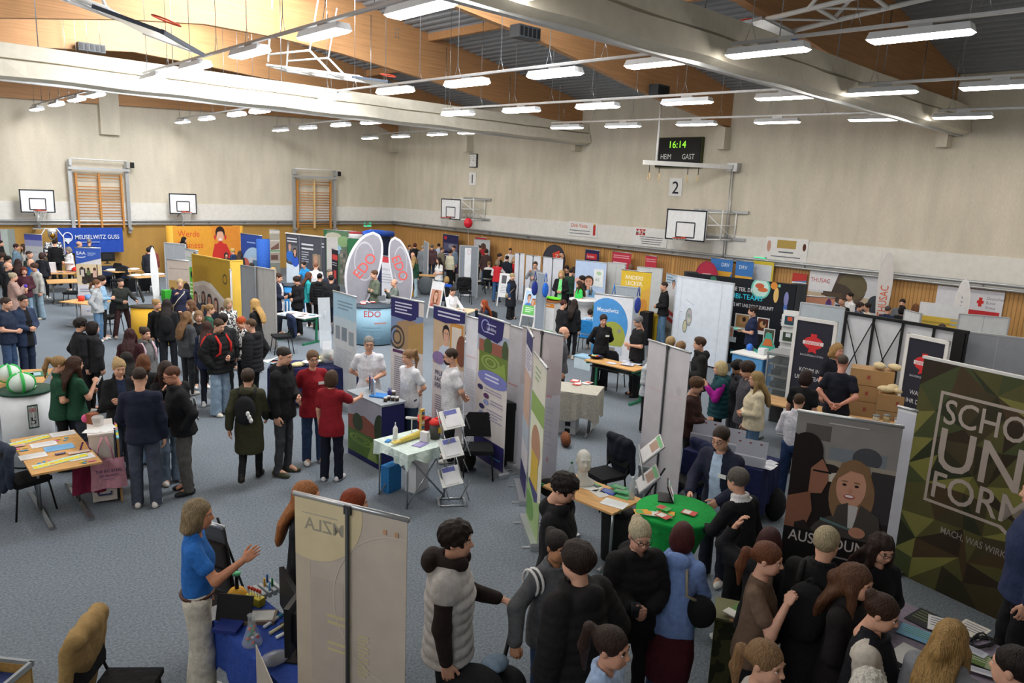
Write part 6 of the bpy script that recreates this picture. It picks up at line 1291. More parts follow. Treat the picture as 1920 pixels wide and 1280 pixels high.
# tall white three-part display with oval mirrors
a, b = at(1271, 517, 2.3), at(1376, 532, 2.3); t = wallboard(a, b, .05, 2.3, 'tall white display wall with two oval mirror pictures', [('r', .28, .38, .3, .39, '#d6d8dc'), ('p', [(.22, .27), (.36, .32), (.36, .325), (.22, .275)], '#9aa0a6'), ('e', .28, .47, .06, .11, '#7f8a84'), ('e', .285, .47, .048, .095, '#b5aeb2'), ('r', .25, .43, .31, .47, '#8fa39a'), ('r', .26, .49, .32, .53, '#c6c9b4'), ('e', .22, .59, .04, .08, '#5f6a5c'), ('e', .22, .59, .03, .07, '#c9c4a6'), ('L', .12, .42, .14, 1, .012, '#3a3c40')], bg='#dbe3ee', name='display_wall', cat='display wall', seams=(.1, .82), edge='#c6ccd4')
rollup(1250, 512, 1271, 517, 'banner with a man in white shirt and red stripes beside the tall white wall', [('r', 0, 0, 1, .12, '#b9cce0'), ('L', .05, .04, .6, 3, .04, '#6f8fa8')]+face_ops(.72, .13, .1, '#3a5a70', '#c99a84', '#d6dae2', 3.5, -.3, 0)+[('p', [(0, .5), (1, .58), (1, .64), (0, .56)], '#b8444a'), ('p', [(0, .6), (1, .68), (1, .74), (0, .66)], '#b8444a'), ('L', .1, .82, .8, 3, .03, '#8a8e94')], bg='#d8dce4', h=2.1)
rollup(1115, 550, 1188, 558, 'blue and white town banner with olive hill shape behind the turtleneck', [('e', .36, .4, .55, .36, '#4f97d8'), ('p', [(0, .3), (.36, .3), (.36, 1), (0, 1)], '#4f97d8'), ('e', .52, .55, .34, .2, '#a3aa4a'), ('p', [(0, .5), (.25, .42), (.5, .7), (0, .9)], '#3d7fae'), ('e', .7, .47, .05, .03, '#8f8f86'), ('r', .2, .68, .8, .8, '#c3cad8'), ('r', .45, .7, .62, 1, '#8a8680'), ('t', 'Meuselwitz', .1, .2, .06, '#eef4fa', 'l', .82)], bg='#e2e4ea', h=1.95)
rollup(1166, 505, 1222, 511, 'yellow food banner with white headline in capitals', [('t', 'ANDERS', .13, .1, .06, '#f6f2e0', 'l', .95), ('t', 'LECKER.', .17, .185, .06, '#f6f2e0', 'l', .95), ('p', [(.75, .3), (1, .2), (1, 1), (.65, 1)], '#d9a84a'), ('e', .8, .5, .14, .1, '#c98a3a'), ('e', .85, .74, .1, .05, '#a8402a')], bg='#dcb738', h=2.15)
# --- black food wall with plates and snapshots
a, b = at(1290, 511, 2.35), at(1494, 534, 2.35); v = (b-a); t = thing('pop_up_wall', 'black pop-up wall with food pictures and turquoise headline', 'banner', ((a.x+b.x)/2, (a.y+b.y)/2, 0), ang(a, b)); W_ = v.length
g = MB(); g.box((0, 0, 1.19), (W_, .06, 2.34), mat('#10141c')); g.lathe([(.2, .02), (.2, 2.36)], mat('#10141c'), 20, None, (W_/2, .2, 0)); g.lathe([(.2, .02), (.2, 2.36)], mat('#10141c'), 20, None, (-W_/2, .2, 0))
snap = lambda u, v, w, h, c: [('r', u, v, u+w, v+h, '#e4e2e0'), ('r', u+w*.08, v+h*.06, u+w*.92, v+h*.78, c), ('e', u+w*.5, v+h*.4, w*.25, h*.2, '#c79a6a'), ('e', u+w*.6, v+h*.3, w*.12, h*.14, '#3a2c28')]
printed(g, W_, 2.34, [('e', .7, .085, .085, .12, '#6fc0b0'), ('e', .7, .085, .07, .1, '#bfe0d6'), ('e', .69, .06, .04, .03, '#c05a3a'), ('e', .72, .1, .045, .025, '#c8683a'), ('e', .84, .14, .022, .085, '#e0b870'), ('e', .815, .04, .03, .04, '#d88a3a'), ('r', .85, .02, .87, .05, '#8ad0b0'), ('t', 'WERDE TEIL DES', .36, .12, .045, '#d8d8dc', 'l', .8), ('t', 'AZUBI-TEAMS', .36, .2, .06, '#35c3dc', 'l', .92), ('t', 'GESTALTE MIT UNS DEINE ZUKUNFT', .36, .3, .04, '#d8d8dc', 'l', .66), ('e', .26, .04, .03, .03, '#2e6a52'), ('e', .93, .17, .02, .08, '#7f84b8'), ('r', .915, .24, .945, .3, '#4a6ab0'), ('L', .9, .4, .96, 2, .03, '#8a8c94'), ('t', 'F', .49, .86, .06, '#35c3dc', 'l')]+snap(.5, .4, .14, .2, '#b08a5a')+snap(.7, .41, .11, .19, '#5a2c1c')+snap(.77, .52, .1, .2, '#5a5a4a')+snap(.42, .56, .08, .16, '#c08a70')+[('r', .46, .68, .53, .74, '#c6d2d8'), ('e', .68, .9, .1, .14, '#4fae9c'), ('e', .68, .88, .05, .05, '#c87a4a')], -.0305, z1=2.36); g.obj('panel', t)
# --- dark baker banners in white frames
def baker(x1, y1, x2, y2, lab, l1, l2, h=2.3):
 a, b = at(x1, y1, h), at(x2, y2, h); t = thing('framed_banner', lab, 'banner', ((a.x+b.x)/2, (a.y+b.y)/2, 0), ang(a, b)); W_ = (b-a).length; g = MB(); g.box((0, 0, h/2+.03), (W_*.86, .02, h-.1), mat('#2b2d3a'))
 printed(g, W_*.86, h-.14, [('e', .5, .18, .27, .055, '#d8343a'), ('r', .42, .1, .58, .14, '#d8343a'), ('p', [(.42, .22), (.58, .22), (.62, .27), (.5, .255), (.38, .27)], '#d8343a'), ('r', .22, .165, .78, .195, '#e8e4e4'), ('t', 'SINNACK', .5, .18, .024, '#d8343a', 'c', .95), ('t', 'BACKSPEZIALITÄTEN', .5, .29, .016, '#c6c8d0', 'c', .95), ('t', l1, .5, .42, .036, '#e0e0e4', 'c', .85, False), ('t', l2, .5, .49, .036, '#e0e0e4', 'c', .85, True)], -.0105, z1=h-.07); g.obj('panel', t)
 for s in (-1, 1): g = MB(); g.box((s*W_*.46, 0, h/2), (W_*.08, .05, h), m_white); g.obj('post', t)
 g = MB(); g.box((0, 0, h-.03), (W_, .06, .06), m_white); g.obj('top_rail', t); g = MB(); g.box((0, 0, .04), (W_, .4, .05), m_white); g.obj('base', t)
baker(1491, 592, 1572, 604, 'dark bakery banner with red emblem in a white frame, next to the food wall', 'KOMM IN', 'UNSER TEAM'); baker(1702, 624, 1782, 640, 'dark bakery banner with red emblem, half covered by the camouflage wall', 'WAS IST', 'IHR DING?')
# --- black strutted rear of a pop-up wall
a, b = at(1588, 584, 2.2), at(1815, 621, 2.2); W_ = (b-a).length; t = thing('pop_up_wall', 'white pop-up wall seen from its black strutted rear', 'display wall', ((a.x+b.x)/2, (a.y+b.y)/2, 0), ang(a, b)); g = MB(); g.box((0, .06, 1.12), (W_, .02, 2.1), mat('#dfe2e8')); g.obj('panel', t)
for k in range(5): g = MB(); g.box((-W_/2+W_*k/4, 0, 1.1), (.035, .05, 2.2), m_black); g.obj('post', t)
for k in (0, 1):
 for s in (0, 1): g = MB(); x0_ = -W_/2+W_*k/4+(0 if not s else W_/4); g.tube([(x0_, -.01, 2.1), (x0_+(W_/4)*(1 if not s else -1), -.01, .6)], .012, m_black, 5); g.obj('strut', t)
g = MB(); g.box((0, 0, 2.18), (W_+.05, .06, .06), m_black); g.obj('top_rail', t)
g = MB(); g.box((W_/2-.12, -.03, 1.1), (.2, .04, 2.1), m_black); g.obj('side_panel', t)
wallboard(at(1816, 622, 2.15), at(1975, 641, 2.15), .05, 2.15, 'grey partition behind the camouflage wall', bg='#9fa3ab', seams=(.37,))
wallboard(at(1503, 567, 2.0), at(1583, 577, 2.0), .05, 2.0, 'grey partition before the orange board and the cloth poster', bg='#b3bcc3', seams=(.5,))
rollup(1505, 554, 1566, 558, 'low orange board with a violet figure above the grey partition', [('L', .2, .08, .55, 1, .03, '#c9a090'), ('e', .82, .12, .1, .1, '#5a5aa8'), ('e', .82, .06, .06, .04, '#6a3a6a')], bg='#d49478', h=2.0)
# cloth poster on the wall with tree
def wallcloth(x1, y1, x2, y2, zb, lab, bg, ops, X=XW-.1, name='wall_poster', wav=.0):
 a, b = onX(x1, y1, X), onX(x2, y2, X); w = abs(a.y-b.y); z1 = (a.z+b.z)/2; h = z1-zb; g = MB(); g.box((w/2, 0, -h/2), (w, .012, h), mat(bg, 'plain')); printed(g, w, h, ops, -.0065, x0=0, z1=0); return tag(g.obj(name, None, (X, a.y, z1), -PI/2), lab, 'poster')
wallcloth(1520, 505, 1655, 519, .75, 'large cloth poster with a dark tree and red lettering on the slatted wall', '#d6d8de', [('r', 0, .5, 1, .62, '#c6b49a'), ('r', 0, .62, .5, 1, '#c9d2dc'), ('e', .55, .35, .26, .38, '#5c5048'), ('e', .62, .28, .2, .3, '#6a6048'), ('e', .42, .45, .2, .2, '#4a4038'), ('p', [(.2, .5), (.5, .45), (.5, .55), (.2, .55)], '#5a4a3c'), ('e', .95, .6, .1, .18, '#3c444a'), ('r', .42, .72, 1, .8, '#3a3e4a'), ('p', [(0, 0), (.42, 0), (.34, .45), (0, .45)], '#e4e4e8'), ('t', 'THUSAC', .02, .22, .1, '#c65a58', 'l', .85), ('t', 'co', .24, .22, .08, '#8a8a90', 'l', .85)])
wallcloth(1487, 511, 1514, 514, .9, 'small red, blue and green poster left of the tree poster', '#4f86c0', [('p', [(0, 0), (1, 0), (1, .2), (0, .26)], '#c23f38'), ('r', 0, .26, 1, .32, '#e8e8ea'), ('e', .5, .55, .4, .12, '#2c3c6a'), ('r', .55, .7, 1, 1, '#6aa84a')])
wallcloth(1759, 534, 1885, 549, .7, 'white aid organisation poster with a red cross on the slatted wall', '#dedee6', [('r', .62, .21, .72, .27, '#d8302c'), ('r', .645, .15, .695, .33, '#d8302c'), ('t', 'Deutsches', .76, .15, .06, '#7a7a84', 'l', .85, False), ('t', 'Rotes', .76, .24, .06, '#7a7a84', 'l', .85, False), ('t', 'Kreuz', .76, .33, .06, '#7a7a84', 'l', .85, False), ('r', .52, .41, .97, .54, '#c8343a'), ('L', .05, .7, .45, 1, .03, '#d89a9a')])
rollup(1726, 565, 1812, 575, 'white poster with a yellow stripe and solar panels in front of the red cross poster', [('r', 0, .19, 1, .38, '#dcbc4c'), ('L', .1, .26, .8, 1, .07, '#b59a44'), ('r', 0, .38, 1, 1, '#8a94a8'), ('p', [(.1, .55), (.5, .55), (.3, 1), (0, 1)], '#6a7a9a'), ('r', .5, .62, .95, .8, '#6aa6d8'), ('L', .72, .2, .92, 2, .06, '#a8b4c0')], bg='#e2e4e8', h=1.9, base=False)
wallboard(at(1800, 588, 1.75), at(1892, 596, 1.75), .05, 1.75, 'low white panel behind the oval white flag', bg='#dfe2e4', seams=(.5,))
wallboard(at(1698, 581, 1.7), at(1727, 588, 1.7), .05, 1.7, 'short white panel with a rail by the striped poster', bg='#e2e4e6')
# feather and oval flags
teardrop(1668, 472, 3.0, 'tall white feather flag with orange letters by the tree poster', '#dedad8', [('p', [(0, 0), (.1, 0), (.1, .3), (0, .3)], '#dedad8'), ('t', 'THUSAC', .5, .5, .075, '#d8694a', 'c', .8, True, PI/2)], .42, '#d6d4d4', X=24.0)
teardrop(1811, 523, 2.35, 'narrow oval white flag with grey lettering before the red cross poster', '#e8e6e6', [('L', .42, .2, .52, 6, .05, '#a8a8ac'), ('e', .5, .62, .12, .035, '#c8343a')], .38, '#f0eeee', X=23.6)
teardrop(1040, 458, 2.75, 'dark grey drop-shaped flag with an orange square by the wooden wall', '#3a3a44', [('p', [(.42, .18), (.72, .12), (.8, .3), (.5, .36)], '#d8492c'), ('t', 'Z', .62, .235, .08, '#e8d8d0', 'c')], 1.0, '#33333c', X=23.7)
teardrop(1327, 489, 2.45, 'red and purple drop-shaped flag above the black food wall', '#b8304a', [('r', 0, .3, .5, 1, '#5a3068'), ('L', .32, .2, .68, 3, .045, '#e0b0b0')], .85, '#a02c48', X=23.3)
rollup(1334, 483, 1375, 487, 'blue banner with an orange band above the food wall, next to the purple flag', [('p', [(0, .2), (1, .2), (.88, .3), (0, .28)], '#e0aa3c'), ('t', 'DRV', .5, .09, .06, '#dce6f2', 'l', .9), ('L', .1, .42, .5, 1, .03, '#dce6f2')], bg='#3f7ac0', h=2.15, X=23.9)
rollup(1381, 488, 1414, 491, 'second blue banner with an orange band, beside the yellow framed board', [('p', [(0, .24), (1, .24), (.88, .34), (0, .32)], '#e0aa3c'), ('t', 'DRV', .2, .1, .06, '#dce6f2', 'l', .9), ('L', .1, .45, .55, 1, .03, '#dce6f2')], bg='#3f7ac0', h=2.1, X=23.95)
rollup(1412, 488, 1452, 492, 'white board in a yellow frame above the food wall', [('r', 0, 0, 1, .05, '#d8c23c'), ('r', .92, 0, 1, 1, '#d8c23c')], bg='#d6dade', h=2.1, base=False, X=24.35)
# --- red and white banners by the wooden wall
rollup(1098, 467, 1124, 470, 'navy banner with red bar and slogan in white behind the couple picture', [('r', .1, .08, .85, .2, '#c8323c'), ('t', 'Das können', .14, .14, .05, '#f0e0e4', 'l', .6), ('t', 'WIR!', .18, .3, .09, '#d8d8e2', 'l', .95), ('L', .1, .5, .8, 5, .05, '#7a7a9c')], bg='#2c2a52', h=2.1, X=24.0)
rollup(1149, 471, 1184, 475, 'raspberry red banner with white copy, wider one by the wooden wall', [('L', .06, .06, .9, 2, .04, '#e8a8b2'), ('L', .06, .2, .8, 2, .06, '#f2dce0'), ('L', .06, .45, .7, 4, .05, '#e0a0aa')], bg='#c43a4c', h=2.1, X=24.0)
rollup(1211, 478, 1232, 481, 'raspberry red banner with white copy, narrower one above the grey partition', [('L', .06, .06, .9, 2, .04, '#e8a8b2'), ('L', .06, .24, .7, 3, .06, '#f2dce0')], bg='#c43a4c', h=2.1, X=24.0)
rollup(831, 439, 860, 441, 'dark navy banner with a red square by the wooden wall', [('r', .08, .05, .25, .13, '#c8323c'), ('r', .05, .22, .95, .42, '#5a5a78'), ('e', .6, .3, .25, .06, '#8a8a9a'), ('L', .05, .5, .55, 2, .05, '#d0d0dc')], bg='#2a2c54', h=2.15, X=24.0)
rollup(889, 447, 919, 452, 'grey and red banner with a worker photo by the wooden wall', [('r', 0, 0, 1, .04, '#b8bcc0'), ('r', .1, .05, .12, .3, '#c8323c'), ('e', .6, .28, .25, .12, '#b03038'), ('e', .6, .16, .16, .08, '#5a4038'), ('r', .75, .25, 1, .7, '#9aa4ac'), ('r', .1, .5, .6, .8, '#b8863c')], bg='#c0c4c8', h=2.15, X=24.0)
rollup(892, 444, 912, 446, 'red banner top behind the grey and red one', [('r', 0, .3, 1, .4, '#d8dada')], bg='#b8303c', h=2.25, X=24.3)
for i, (x1, y1, x2, y2, l) in enumerate(((966, 474, 984, 476, 'first white banner rear in the row of three, nearest the red blouse'), (987, 477, 1014, 481, 'second white banner rear of the row of three, behind the grey shirt'), (1019, 481, 1056, 486, 'third and widest white banner rear below the drop-shaped flag'))): rollup(x1, y1, x2, y2, l, [('r', .5, 0, .52, 1, '#c9ccd4')], bg='#dfe2ea', h=1.95, back=True)
rollup(1080, 487, 1138, 493, 'banner with a smiling couple before a pale sky', [('r', 0, 0, 1, .5, '#bcd0ee'), ('r', 0, .5, 1, .75, '#cfdcee'), ('e', .1, .35, .1, .05, '#e0b0a8')]+face_ops(.27, .38, .16, '#3a2a24', '#d9a48c', '#d6a8a0', 2.0, .3)+face_ops(.47, .35, .18, '#4a3628', '#d8a084', '#7ab0dc', 2.0, -.3, 0)+[('r', .62, .12, .93, .42, '#e8ecec'), ('e', .78, .19, .08, .03, '#b0d0a8'), ('t', 'IKS', .68, .3, .05, '#8a9a8a', 'l', .9, False), ('p', [(.62, .74), (.8, .7), (1, .74), (1, 1), (.6, 1)], '#6a7a4a'), ('r', .7, .8, .95, .88, '#a8705a')], bg='#d8e0ee', h=2.1)
wallboard(at(1141, 492, 2.05), at(1172, 495, 2.05), .05, 2.05, 'pale grey partition beside the couple banner', bg='#c9cbc9', seams=(.5,)); wallboard(at(1196, 500, 2.05), at(1242, 504, 2.05), .05, 2.05, 'pale grey partition behind the yellow food banner', bg='#ced2d4', seams=(.5,))
wallboard(at(1152, 535, 1.95), at(1200, 540, 1.95), .05, 1.95, 'grey partition with blue straps behind the town banner', bg='#a3abb2', seams=(.5,)); wallboard(at(1009, 511, 2.0), at(1025, 514, 2.0), .05, 2.0, 'narrow grey partition with blue bags hung on it', bg='#8e98a4')
wallboard(at(863, 460, 2.1), at(897, 462, 2.1), .05, 2.1, 'grey fabric partition with a white paper scroll behind the folding chair', [('r', .27, .04, .62, 1, '#e2e4e8'), ('ring', .5, .12, .1, .05, .8, '#c08a88')], bg='#868c94'); wallboard(at(796, 452, 2.05), at(803, 456, 2.05), .05, 2.05, 'narrow upright grey panel among the far crowd', bg='#a0a6b0')
# --- far left booths
a, b = onY(107, 427, YW-.6), onY(229, 427, YW-.6); w = b.x-a.x; z1 = a.z; h = z1-onY(231, 472, YW-.6).z; g = MB(); n = 24; vs = []; mb = mat('#2a4fb0', 'cloth')
for i in range(n+1):
 for k in range(5): vs.append((w*i/n, .05*sin(i*1.7+k*.6)*(1-.1*k), -h*k/4))
g.add(vs, [(i*5+k, i*5+k+1, i*5+k+6, i*5+k+5) for i in range(n) for k in range(4)], mb, True)
printed(g, w, h, [('ring', .14, .36, .075, .2, .8, '#dce4f2'), ('p', [(.09, .4), (.19, .4), (.15, .62), (.13, .62)], '#dce4f2'), ('t', 'MEUSELWITZ GUSS', .25, .36, .17, '#e6ecf6', 'l', .8), ('L', .25, .55, .62, 1, .09, '#8aa4dc')], -.075, x0=0, z1=0)
tag(g.obj('cloth_banner', None, (a.x, YW-.6, z1)), 'blue cloth banner with white foundry lettering hung below the wall bars', 'banner')
rollup(45, 438, 78, 440, 'pale banner with a violet top left of the silver heat suit', [('r', 0, 0, 1, .1, '#5a62b8'), ('r', 0, .1, 1, .2, '#a8acd8'), ('L', .25, .3, .7, 1, .02, '#9aa0b0'), L3(.4, 6, '#c6cad2')], bg='#d8dae0', h=2.15)
rollup(140, 464, 188, 465, 'tall banner with a blue top and a wheelchair office photo', [('r', 0, .24, 1, .54, '#d6c4a2'), ('r', .8, .24, .84, .54, '#4a342a'), ('r', .12, .3, .35, .4, '#2a3040'), ('r', .2, .37, .8, .52, '#2c2624'), ('e', .3, .5, .12, .035, '#3a3634'), ('e', .7, .48, .16, .04, '#3a3230'), ('e', .22, .3, .06, .025, '#3a2a24'), ('e', .47, .31, .05, .022, '#3a2a24'), ('e', .72, .31, .06, .025, '#5a4030'), ('r', .17, .32, .3, .42, '#cfc2b8'), ('r', .4, .33, .55, .4, '#5a6a4a'), ('r', .64, .33, .8, .43, '#c9a89c'), ('r', 0, .0, 1, .1, '#3458b0'), ('p', [(0, .1), (1, .1), (1, .15), (0, .24)], '#3458b0'), ('t', 'EAA', .06, .075, .05, '#e6ecf6', 'l', .95), ('e', .22, .125, .18, .02, '#e6ecf6'), ('e', .22, .115, .19, .018, '#3458b0'), ('L', .48, .07, .8, 3, .018, '#9ab0e0'), ('L', .1, .6, .6, 2, .03, '#9a9ab0'), ('L', .1, .7, .5, 5, .025, '#b8b8c8'), ('t', 'EAA', .3, .93, .02, '#5a6ab0', 'l')], bg='#d3d3d8', h=2.15)
# orange booth
a, b = at(324, 424, 2.25), at(449, 424, 2.25); W_ = (b-a).length; t = thing('pop_up_wall', 'curved orange pop-up wall with a woman in red roll-neck', 'banner', ((a.x+b.x)/2, (a.y+b.y)/2, 0), ang(a, b)); g = MB(); g.box((0, 0, 1.14), (W_, .05, 2.22), mat('#dd9a34'));
for s in (-1, 1): g.lathe([(.22, .03), (.22, 2.25)], mat('#e0a83a'), 16, None, (s*W_/2, .22, 0))
printed(g, W_, 2.22, [('p', [(.55, 0), (1, 0), (1, 1), (.7, 1)], '#d98a34')]+[('e', .69, .62, .13, .3, '#c6342e'), ('p', [(.6, .35), (.78, .35), (.86, .6), (.86, 1), (.54, 1), (.56, .6)], '#c6342e'), ('e', .69, .13, .072, .13, '#2c1d1a'), ('e', .69, .2, .055, .12, '#dca88e'), ('r', .66, .3, .72, .4, '#c6342e'), ('e', .61, .22, .015, .05, '#c8343a'), ('e', .77, .22, .015, .05, '#c8343a'), ('e', .69, .26, .025, .02, '#f0e6e2'), ('p', [(.62, .12), (.7, .05), (.77, .13), (.7, .1)], '#2c1d1a')]+[('t', 'Werde', .06, .14, .13, '#d2502c', 'l', .8, False), ('t', 'Business', .06, .36, .13, '#d2502c', 'l', .8, False), ('t', 'Manager', .06, .58, .13, '#d2502c', 'l', .8, False)], -.0255, z1=2.25); g.obj('panel', t)
rollup(451, 437, 491, 442, 'blue pop-up wall with a round city picture beside the orange wall', [('e', .6, .75, .6, .5, '#a8c4de'), ('e', .55, .85, .45, .4, '#c6ccd2'), ('e', .2, .62, .2, .14, '#c86a5c'), ('r', .55, .5, .75, .65, '#5a7a9a'), ('L', .3, .15, .7, 1, .05, '#9ab4e0')], bg='#2c4a98', h=2.15)
p_ = at(493, 446, 2.1)
t = thing('display_column', 'blue rounded end column beside the sepia poster', 'column', (p_.x, p_.y, 0)); g = MB(); g.lathe([(.26, .05), (.26, 2.05)], mat('#2f5cb0', 'cloth'), 20); g.obj('cover', t); g = MB(); g.lathe([(.28, 0), (.28, .05)], m_alu, 20); g.obj('base', t)
rollup(505, 431, 524, 431, 'narrow sepia poster of old photos by the ochre wall', [('r', 0, .08, 1, .22, '#a8a294'), ('r', 0, .25, 1, .42, '#b8aaa0'), ('p', [(.1, .4), (.9, .28), (.9, .42), (.1, .44)], '#7a5a50'), ('r', 0, .44, 1, .48, '#7aa07a'), ('r', 0, .5, 1, .7, '#a89a90'), ('r', .1, .55, .8, .66, '#6a5048'), ('r', 0, .72, 1, 1, '#8a8c84')], bg='#cfccc2', h=2.15)
# dark training booth with angled end
a, b = at(537, 437, 2.3), at(610, 445, 2.3); W_ = (b-a).length; t = thing('pop_up_wall', 'dark training booth wall with blue-shirted workers and white lower part', 'banner', ((a.x+b.x)/2, (a.y+b.y)/2, 0), ang(a, b)); g = MB(); g.box((0, 0, 1.15), (W_, .06, 2.3), mat('#4a4c54'))
printed(g, W_, 2.3, [('r', 0, .5, .34, 1, '#dbe6ee'), ('e', .17, .5, .17, .04, '#4a4c54'), ('r', .05, .2, .3, .5, '#6a6a68')]+face_ops(.1, .22, .11, '#6a5a50', '#d0a08a', '#3a70c0', .9, .3, 0)+face_ops(.24, .3, .11, '#3a2a24', '#d0a08a', '#3a60c0', .9, -.2)+[('L', .04, .07, .3, 2, .05, '#d0d0d4'), ('r', .36, 0, .37, 1, '#7a7c84'), ('L', .42, .14, .72, 2, .07, '#cfd0d4'), ('L', .42, .28, .6, 6, .04, '#b0b0b8'), ('r', .7, .3, .9, .8, '#8a7a68')]+face_ops(.78, .38, .15, '#9a8a70', '#c09078', '#4a4a48', .9, 0, 0)+[('r', .92, 0, .93, 1, '#7a7c84'), ('L', .94, .1, .99, 2, .05, '#cfd0d4')], -.0305, z1=2.3); g.obj('panel', t); g = MB(); g.box((W_/2+.16, .2, 1.15), (.42, .06, 2.3), mat('#b8b4b0'), rz=.9); g.obj('end_panel', t); g = MB(); g.box((0, 0, 2.31), (W_+.04, .12, .04), mat('#d8d4cc')); g.obj('top_rail', t)
# green and rock picture walls
rollup(607, 430, 668, 434, 'large nature picture wall with green edge and rocks', [('r', 0, 0, .1, 1, '#2f6a44'), ('e', .3, .12, .25, .08, '#b8b4a2'), ('p', [(.2, .2), (.6, .1), (1, .05), (1, .5), (.3, .5)], '#6a8068'), ('e', .6, .2, .2, .1, '#8aa878'), ('e', .35, .35, .2, .1, '#9ac0d8'), ('r', .5, .35, 1, 1, '#7d7c74')]+[('e', .55+.09*(k % 5), .45+.1*(k//5), .05, .035, ('#a09c90', '#5f665a', '#8a8478')[k % 3]) for k in range(25)], bg='#5a7a5c', h=2.4)
rollup(652, 446, 690, 447, 'green banner with white company letters beside the oval flags', [('L', .45, .08, .85, 1, .06, '#d8e4dc'), ('L', .1, .4, .5, 1, .05, '#d8e4dc'), ('e', .6, .6, .4, .12, '#2a3a50')], bg='#2f7048', h=2.2)
rollup(622, 466, 634, 469, 'narrow black banner with red bars held by the woman in black', [('r', .1, .1, .9, .2, '#c8403c'), ('r', .3, .4, .7, .65, '#c8403c'), ('L', .1, .25, .8, 2, .04, '#9a9a9a')], bg='#1d1d24', h=2.0)
for x, y, r, c, l in ((667, 437, .3, '#d8d8da', 'round white and black tank lid above the green banner'),):
 q = at(x, y, 2.35); t = thing('display_drum', l, 'drum', (q.x, q.y, 0)); g = MB(); g.lathe([(.3, 2.05), (.3, 2.3), (.28, 2.34)], mat(c), 18); g.obj('drum', t); g = MB(); g.lathe([(.29, 2.34), (.27, 2.4)], mat('#a83038'), 18); g.obj('lid', t); g = MB(); g.box((0, 0, 1.02), (.5, .5, 2.05), mat('#1d3a2a')); g.obj('pedestal', t)
q = at(700, 434, 2.4); t = thing('inflatable_tube', 'blue inflatable tube lying on top of the far booth', 'inflatable', (q.x, q.y, 0), .3); g = MB(); g.tube([(-.7, 0, 2.28), (-.2, 0, 2.36), (.4, 0, 2.32), (1.3, 0, 2.25)], .14, mat('#2b5fd0', rough=.3), 10); g.obj('tube', t); g = MB(); g.box((.3, .1, 1.07), (1.9, .1, 2.14), mat('#26304a')); g.obj('back_panel', t)
# navy banner and the white-red one behind the rounded counter
rollup(668, 486, 716, 490, 'navy job banner with white words behind the rounded counter', [('t', 'Verkäufer', .2, .38, .06, '#e4e6ee', 'l', .9), ('L', .1, .5, .85, 1, .08, '#e4e6ee'), ('L', .1, .62, .9, 2, .04, '#c6cada'), ('L', .1, .88, .5, 3, .03, '#e4e6ee')], bg='#262c4a', h=1.9)
rollup(704, 478, 760, 484, 'white banner with red band and training headline between the oval flags', [('r', 0, 0, 1, .12, '#c8424c'), ('r', 0, .0, 1, .015, '#3a3a40'), ('t', 'Wir bilden aus', .08, .24, .05, '#9a9ca4', 'l', .85, False), ('L', .08, .33, .75, 4, .05, '#b8bac2'), ('p', [(.35, .8), (.45, .62), (.5, .8)], '#2a2c30'), ('r', .52, .62, .7, .75, '#33353c')], bg='#dedee4', h=1.95)
# the two large oval flags
rzf = math.atan2(-8.5, 15.0)*1.0
rzf = -PI/2+math.atan2(15.2, 8.6)
def edo(x, ytop, h, wid, til, lab, ro):
 teardrop(x, ytop, h, lab, '#98969f', [('ring', .5+til*.5/wid, .3, .3, .2,   .9, '#b9b7be'), ('t', 'EDO', .5+til*.5/wid, .34, .1, '#e0605a', 'c', 1.0, True, ro)], wid, '#d9d8de', rzf, 0, til)
edo(668, 433, 3.0, 1.05, .5, 'larger oval grey flag with red letters over the rounded counter', R(52)); edo(762, 444, 2.85, .7, -.35, 'narrower oval grey flag with red letters beside the larger one', R(-68))
# rounded counter of the oval flags
def round_counter(x, ytop, lab, col, topc, h=1.08, r=.5, ops=(), sy=.7, rz=None):
 c = at(x, ytop, h); t = thing('promotion_counter', lab, 'counter', (c.x, c.y, 0), rzf if rz is None else rz); g = MB(); m = mat(col); g.lathe([(r, .03), (r, h-.03)], m, 32, None, (0, 0, 0), 1, sy)
 tt_ = []
 for op in ops:
  if op[0] == 't':
   vs, fs, w = textmesh(op[1], True); k = op[4]/.72; q = []
   for v in vs:
    u = op[2]+(v[0]*k-w*k/2)/r; q.append((r*1.004*sin(u), -r*sy*1.004*cos(u), op[3]+(v[1]-.36)*k))
   g.add(q, fs, mat(op[5]))
  else:
   u0, u1, z0, z1 = op[1:5]; n = 10; q = [(r*1.003*sin(u0+(u1-u0)*i/n), -r*sy*1.003*cos(u0+(u1-u0)*i/n), z) for z in (z0, z1) for i in range(n+1)]
   g.add(q, [(i, i+1, n+2+i, n+1+i) for i in range(n)], mat(op[5]))
 g.obj('body', t); g = MB(); g.lathe([(r+.02, h-.03), (r+.03, h), (.01, h+.001)], mat(topc), 32, None, (0, 0, 0), 1, sy); g.obj('top', t); g = MB(); g.lathe([(r-.01, 0), (r-.01, .03)], m_black, 32, None, (0, 0, 0), 1, sy); g.obj('plinth', t); return t, c
round_counter(700, 572, 'rounded pale blue counter with red letters in front of the oval flags', '#8fb4c8', '#3c4a56', 1.08, .58, [('t', 'EDO', -.1, .9, .17, '#d2524e'), ('q', -.3, .3, 1.0, 1.02, '#5a6a78'), ('q', .0, .6, .62, .66, '#c48a8a'), ('q', -.6, .3, .5, .52, '#6f93a8'), ('q', -.6, .4, .4, .42, '#6f93a8'), ('q', -.5, .3, .22, .24, '#7ea2b6')], .75)
round_counter(553, 533, 'blue and white counter under the leaning woman in blue polo', '#2f86c8', '#3a4450', 1.05, .5, [('q', -1.3, 1.3, .05, .55, '#e0e8f0')], .8)
round_counter(282, 573, 'yellow counter with dark top before the yellow booth', '#d9a832', '#3a3834', 1.05, .48, [], .6)
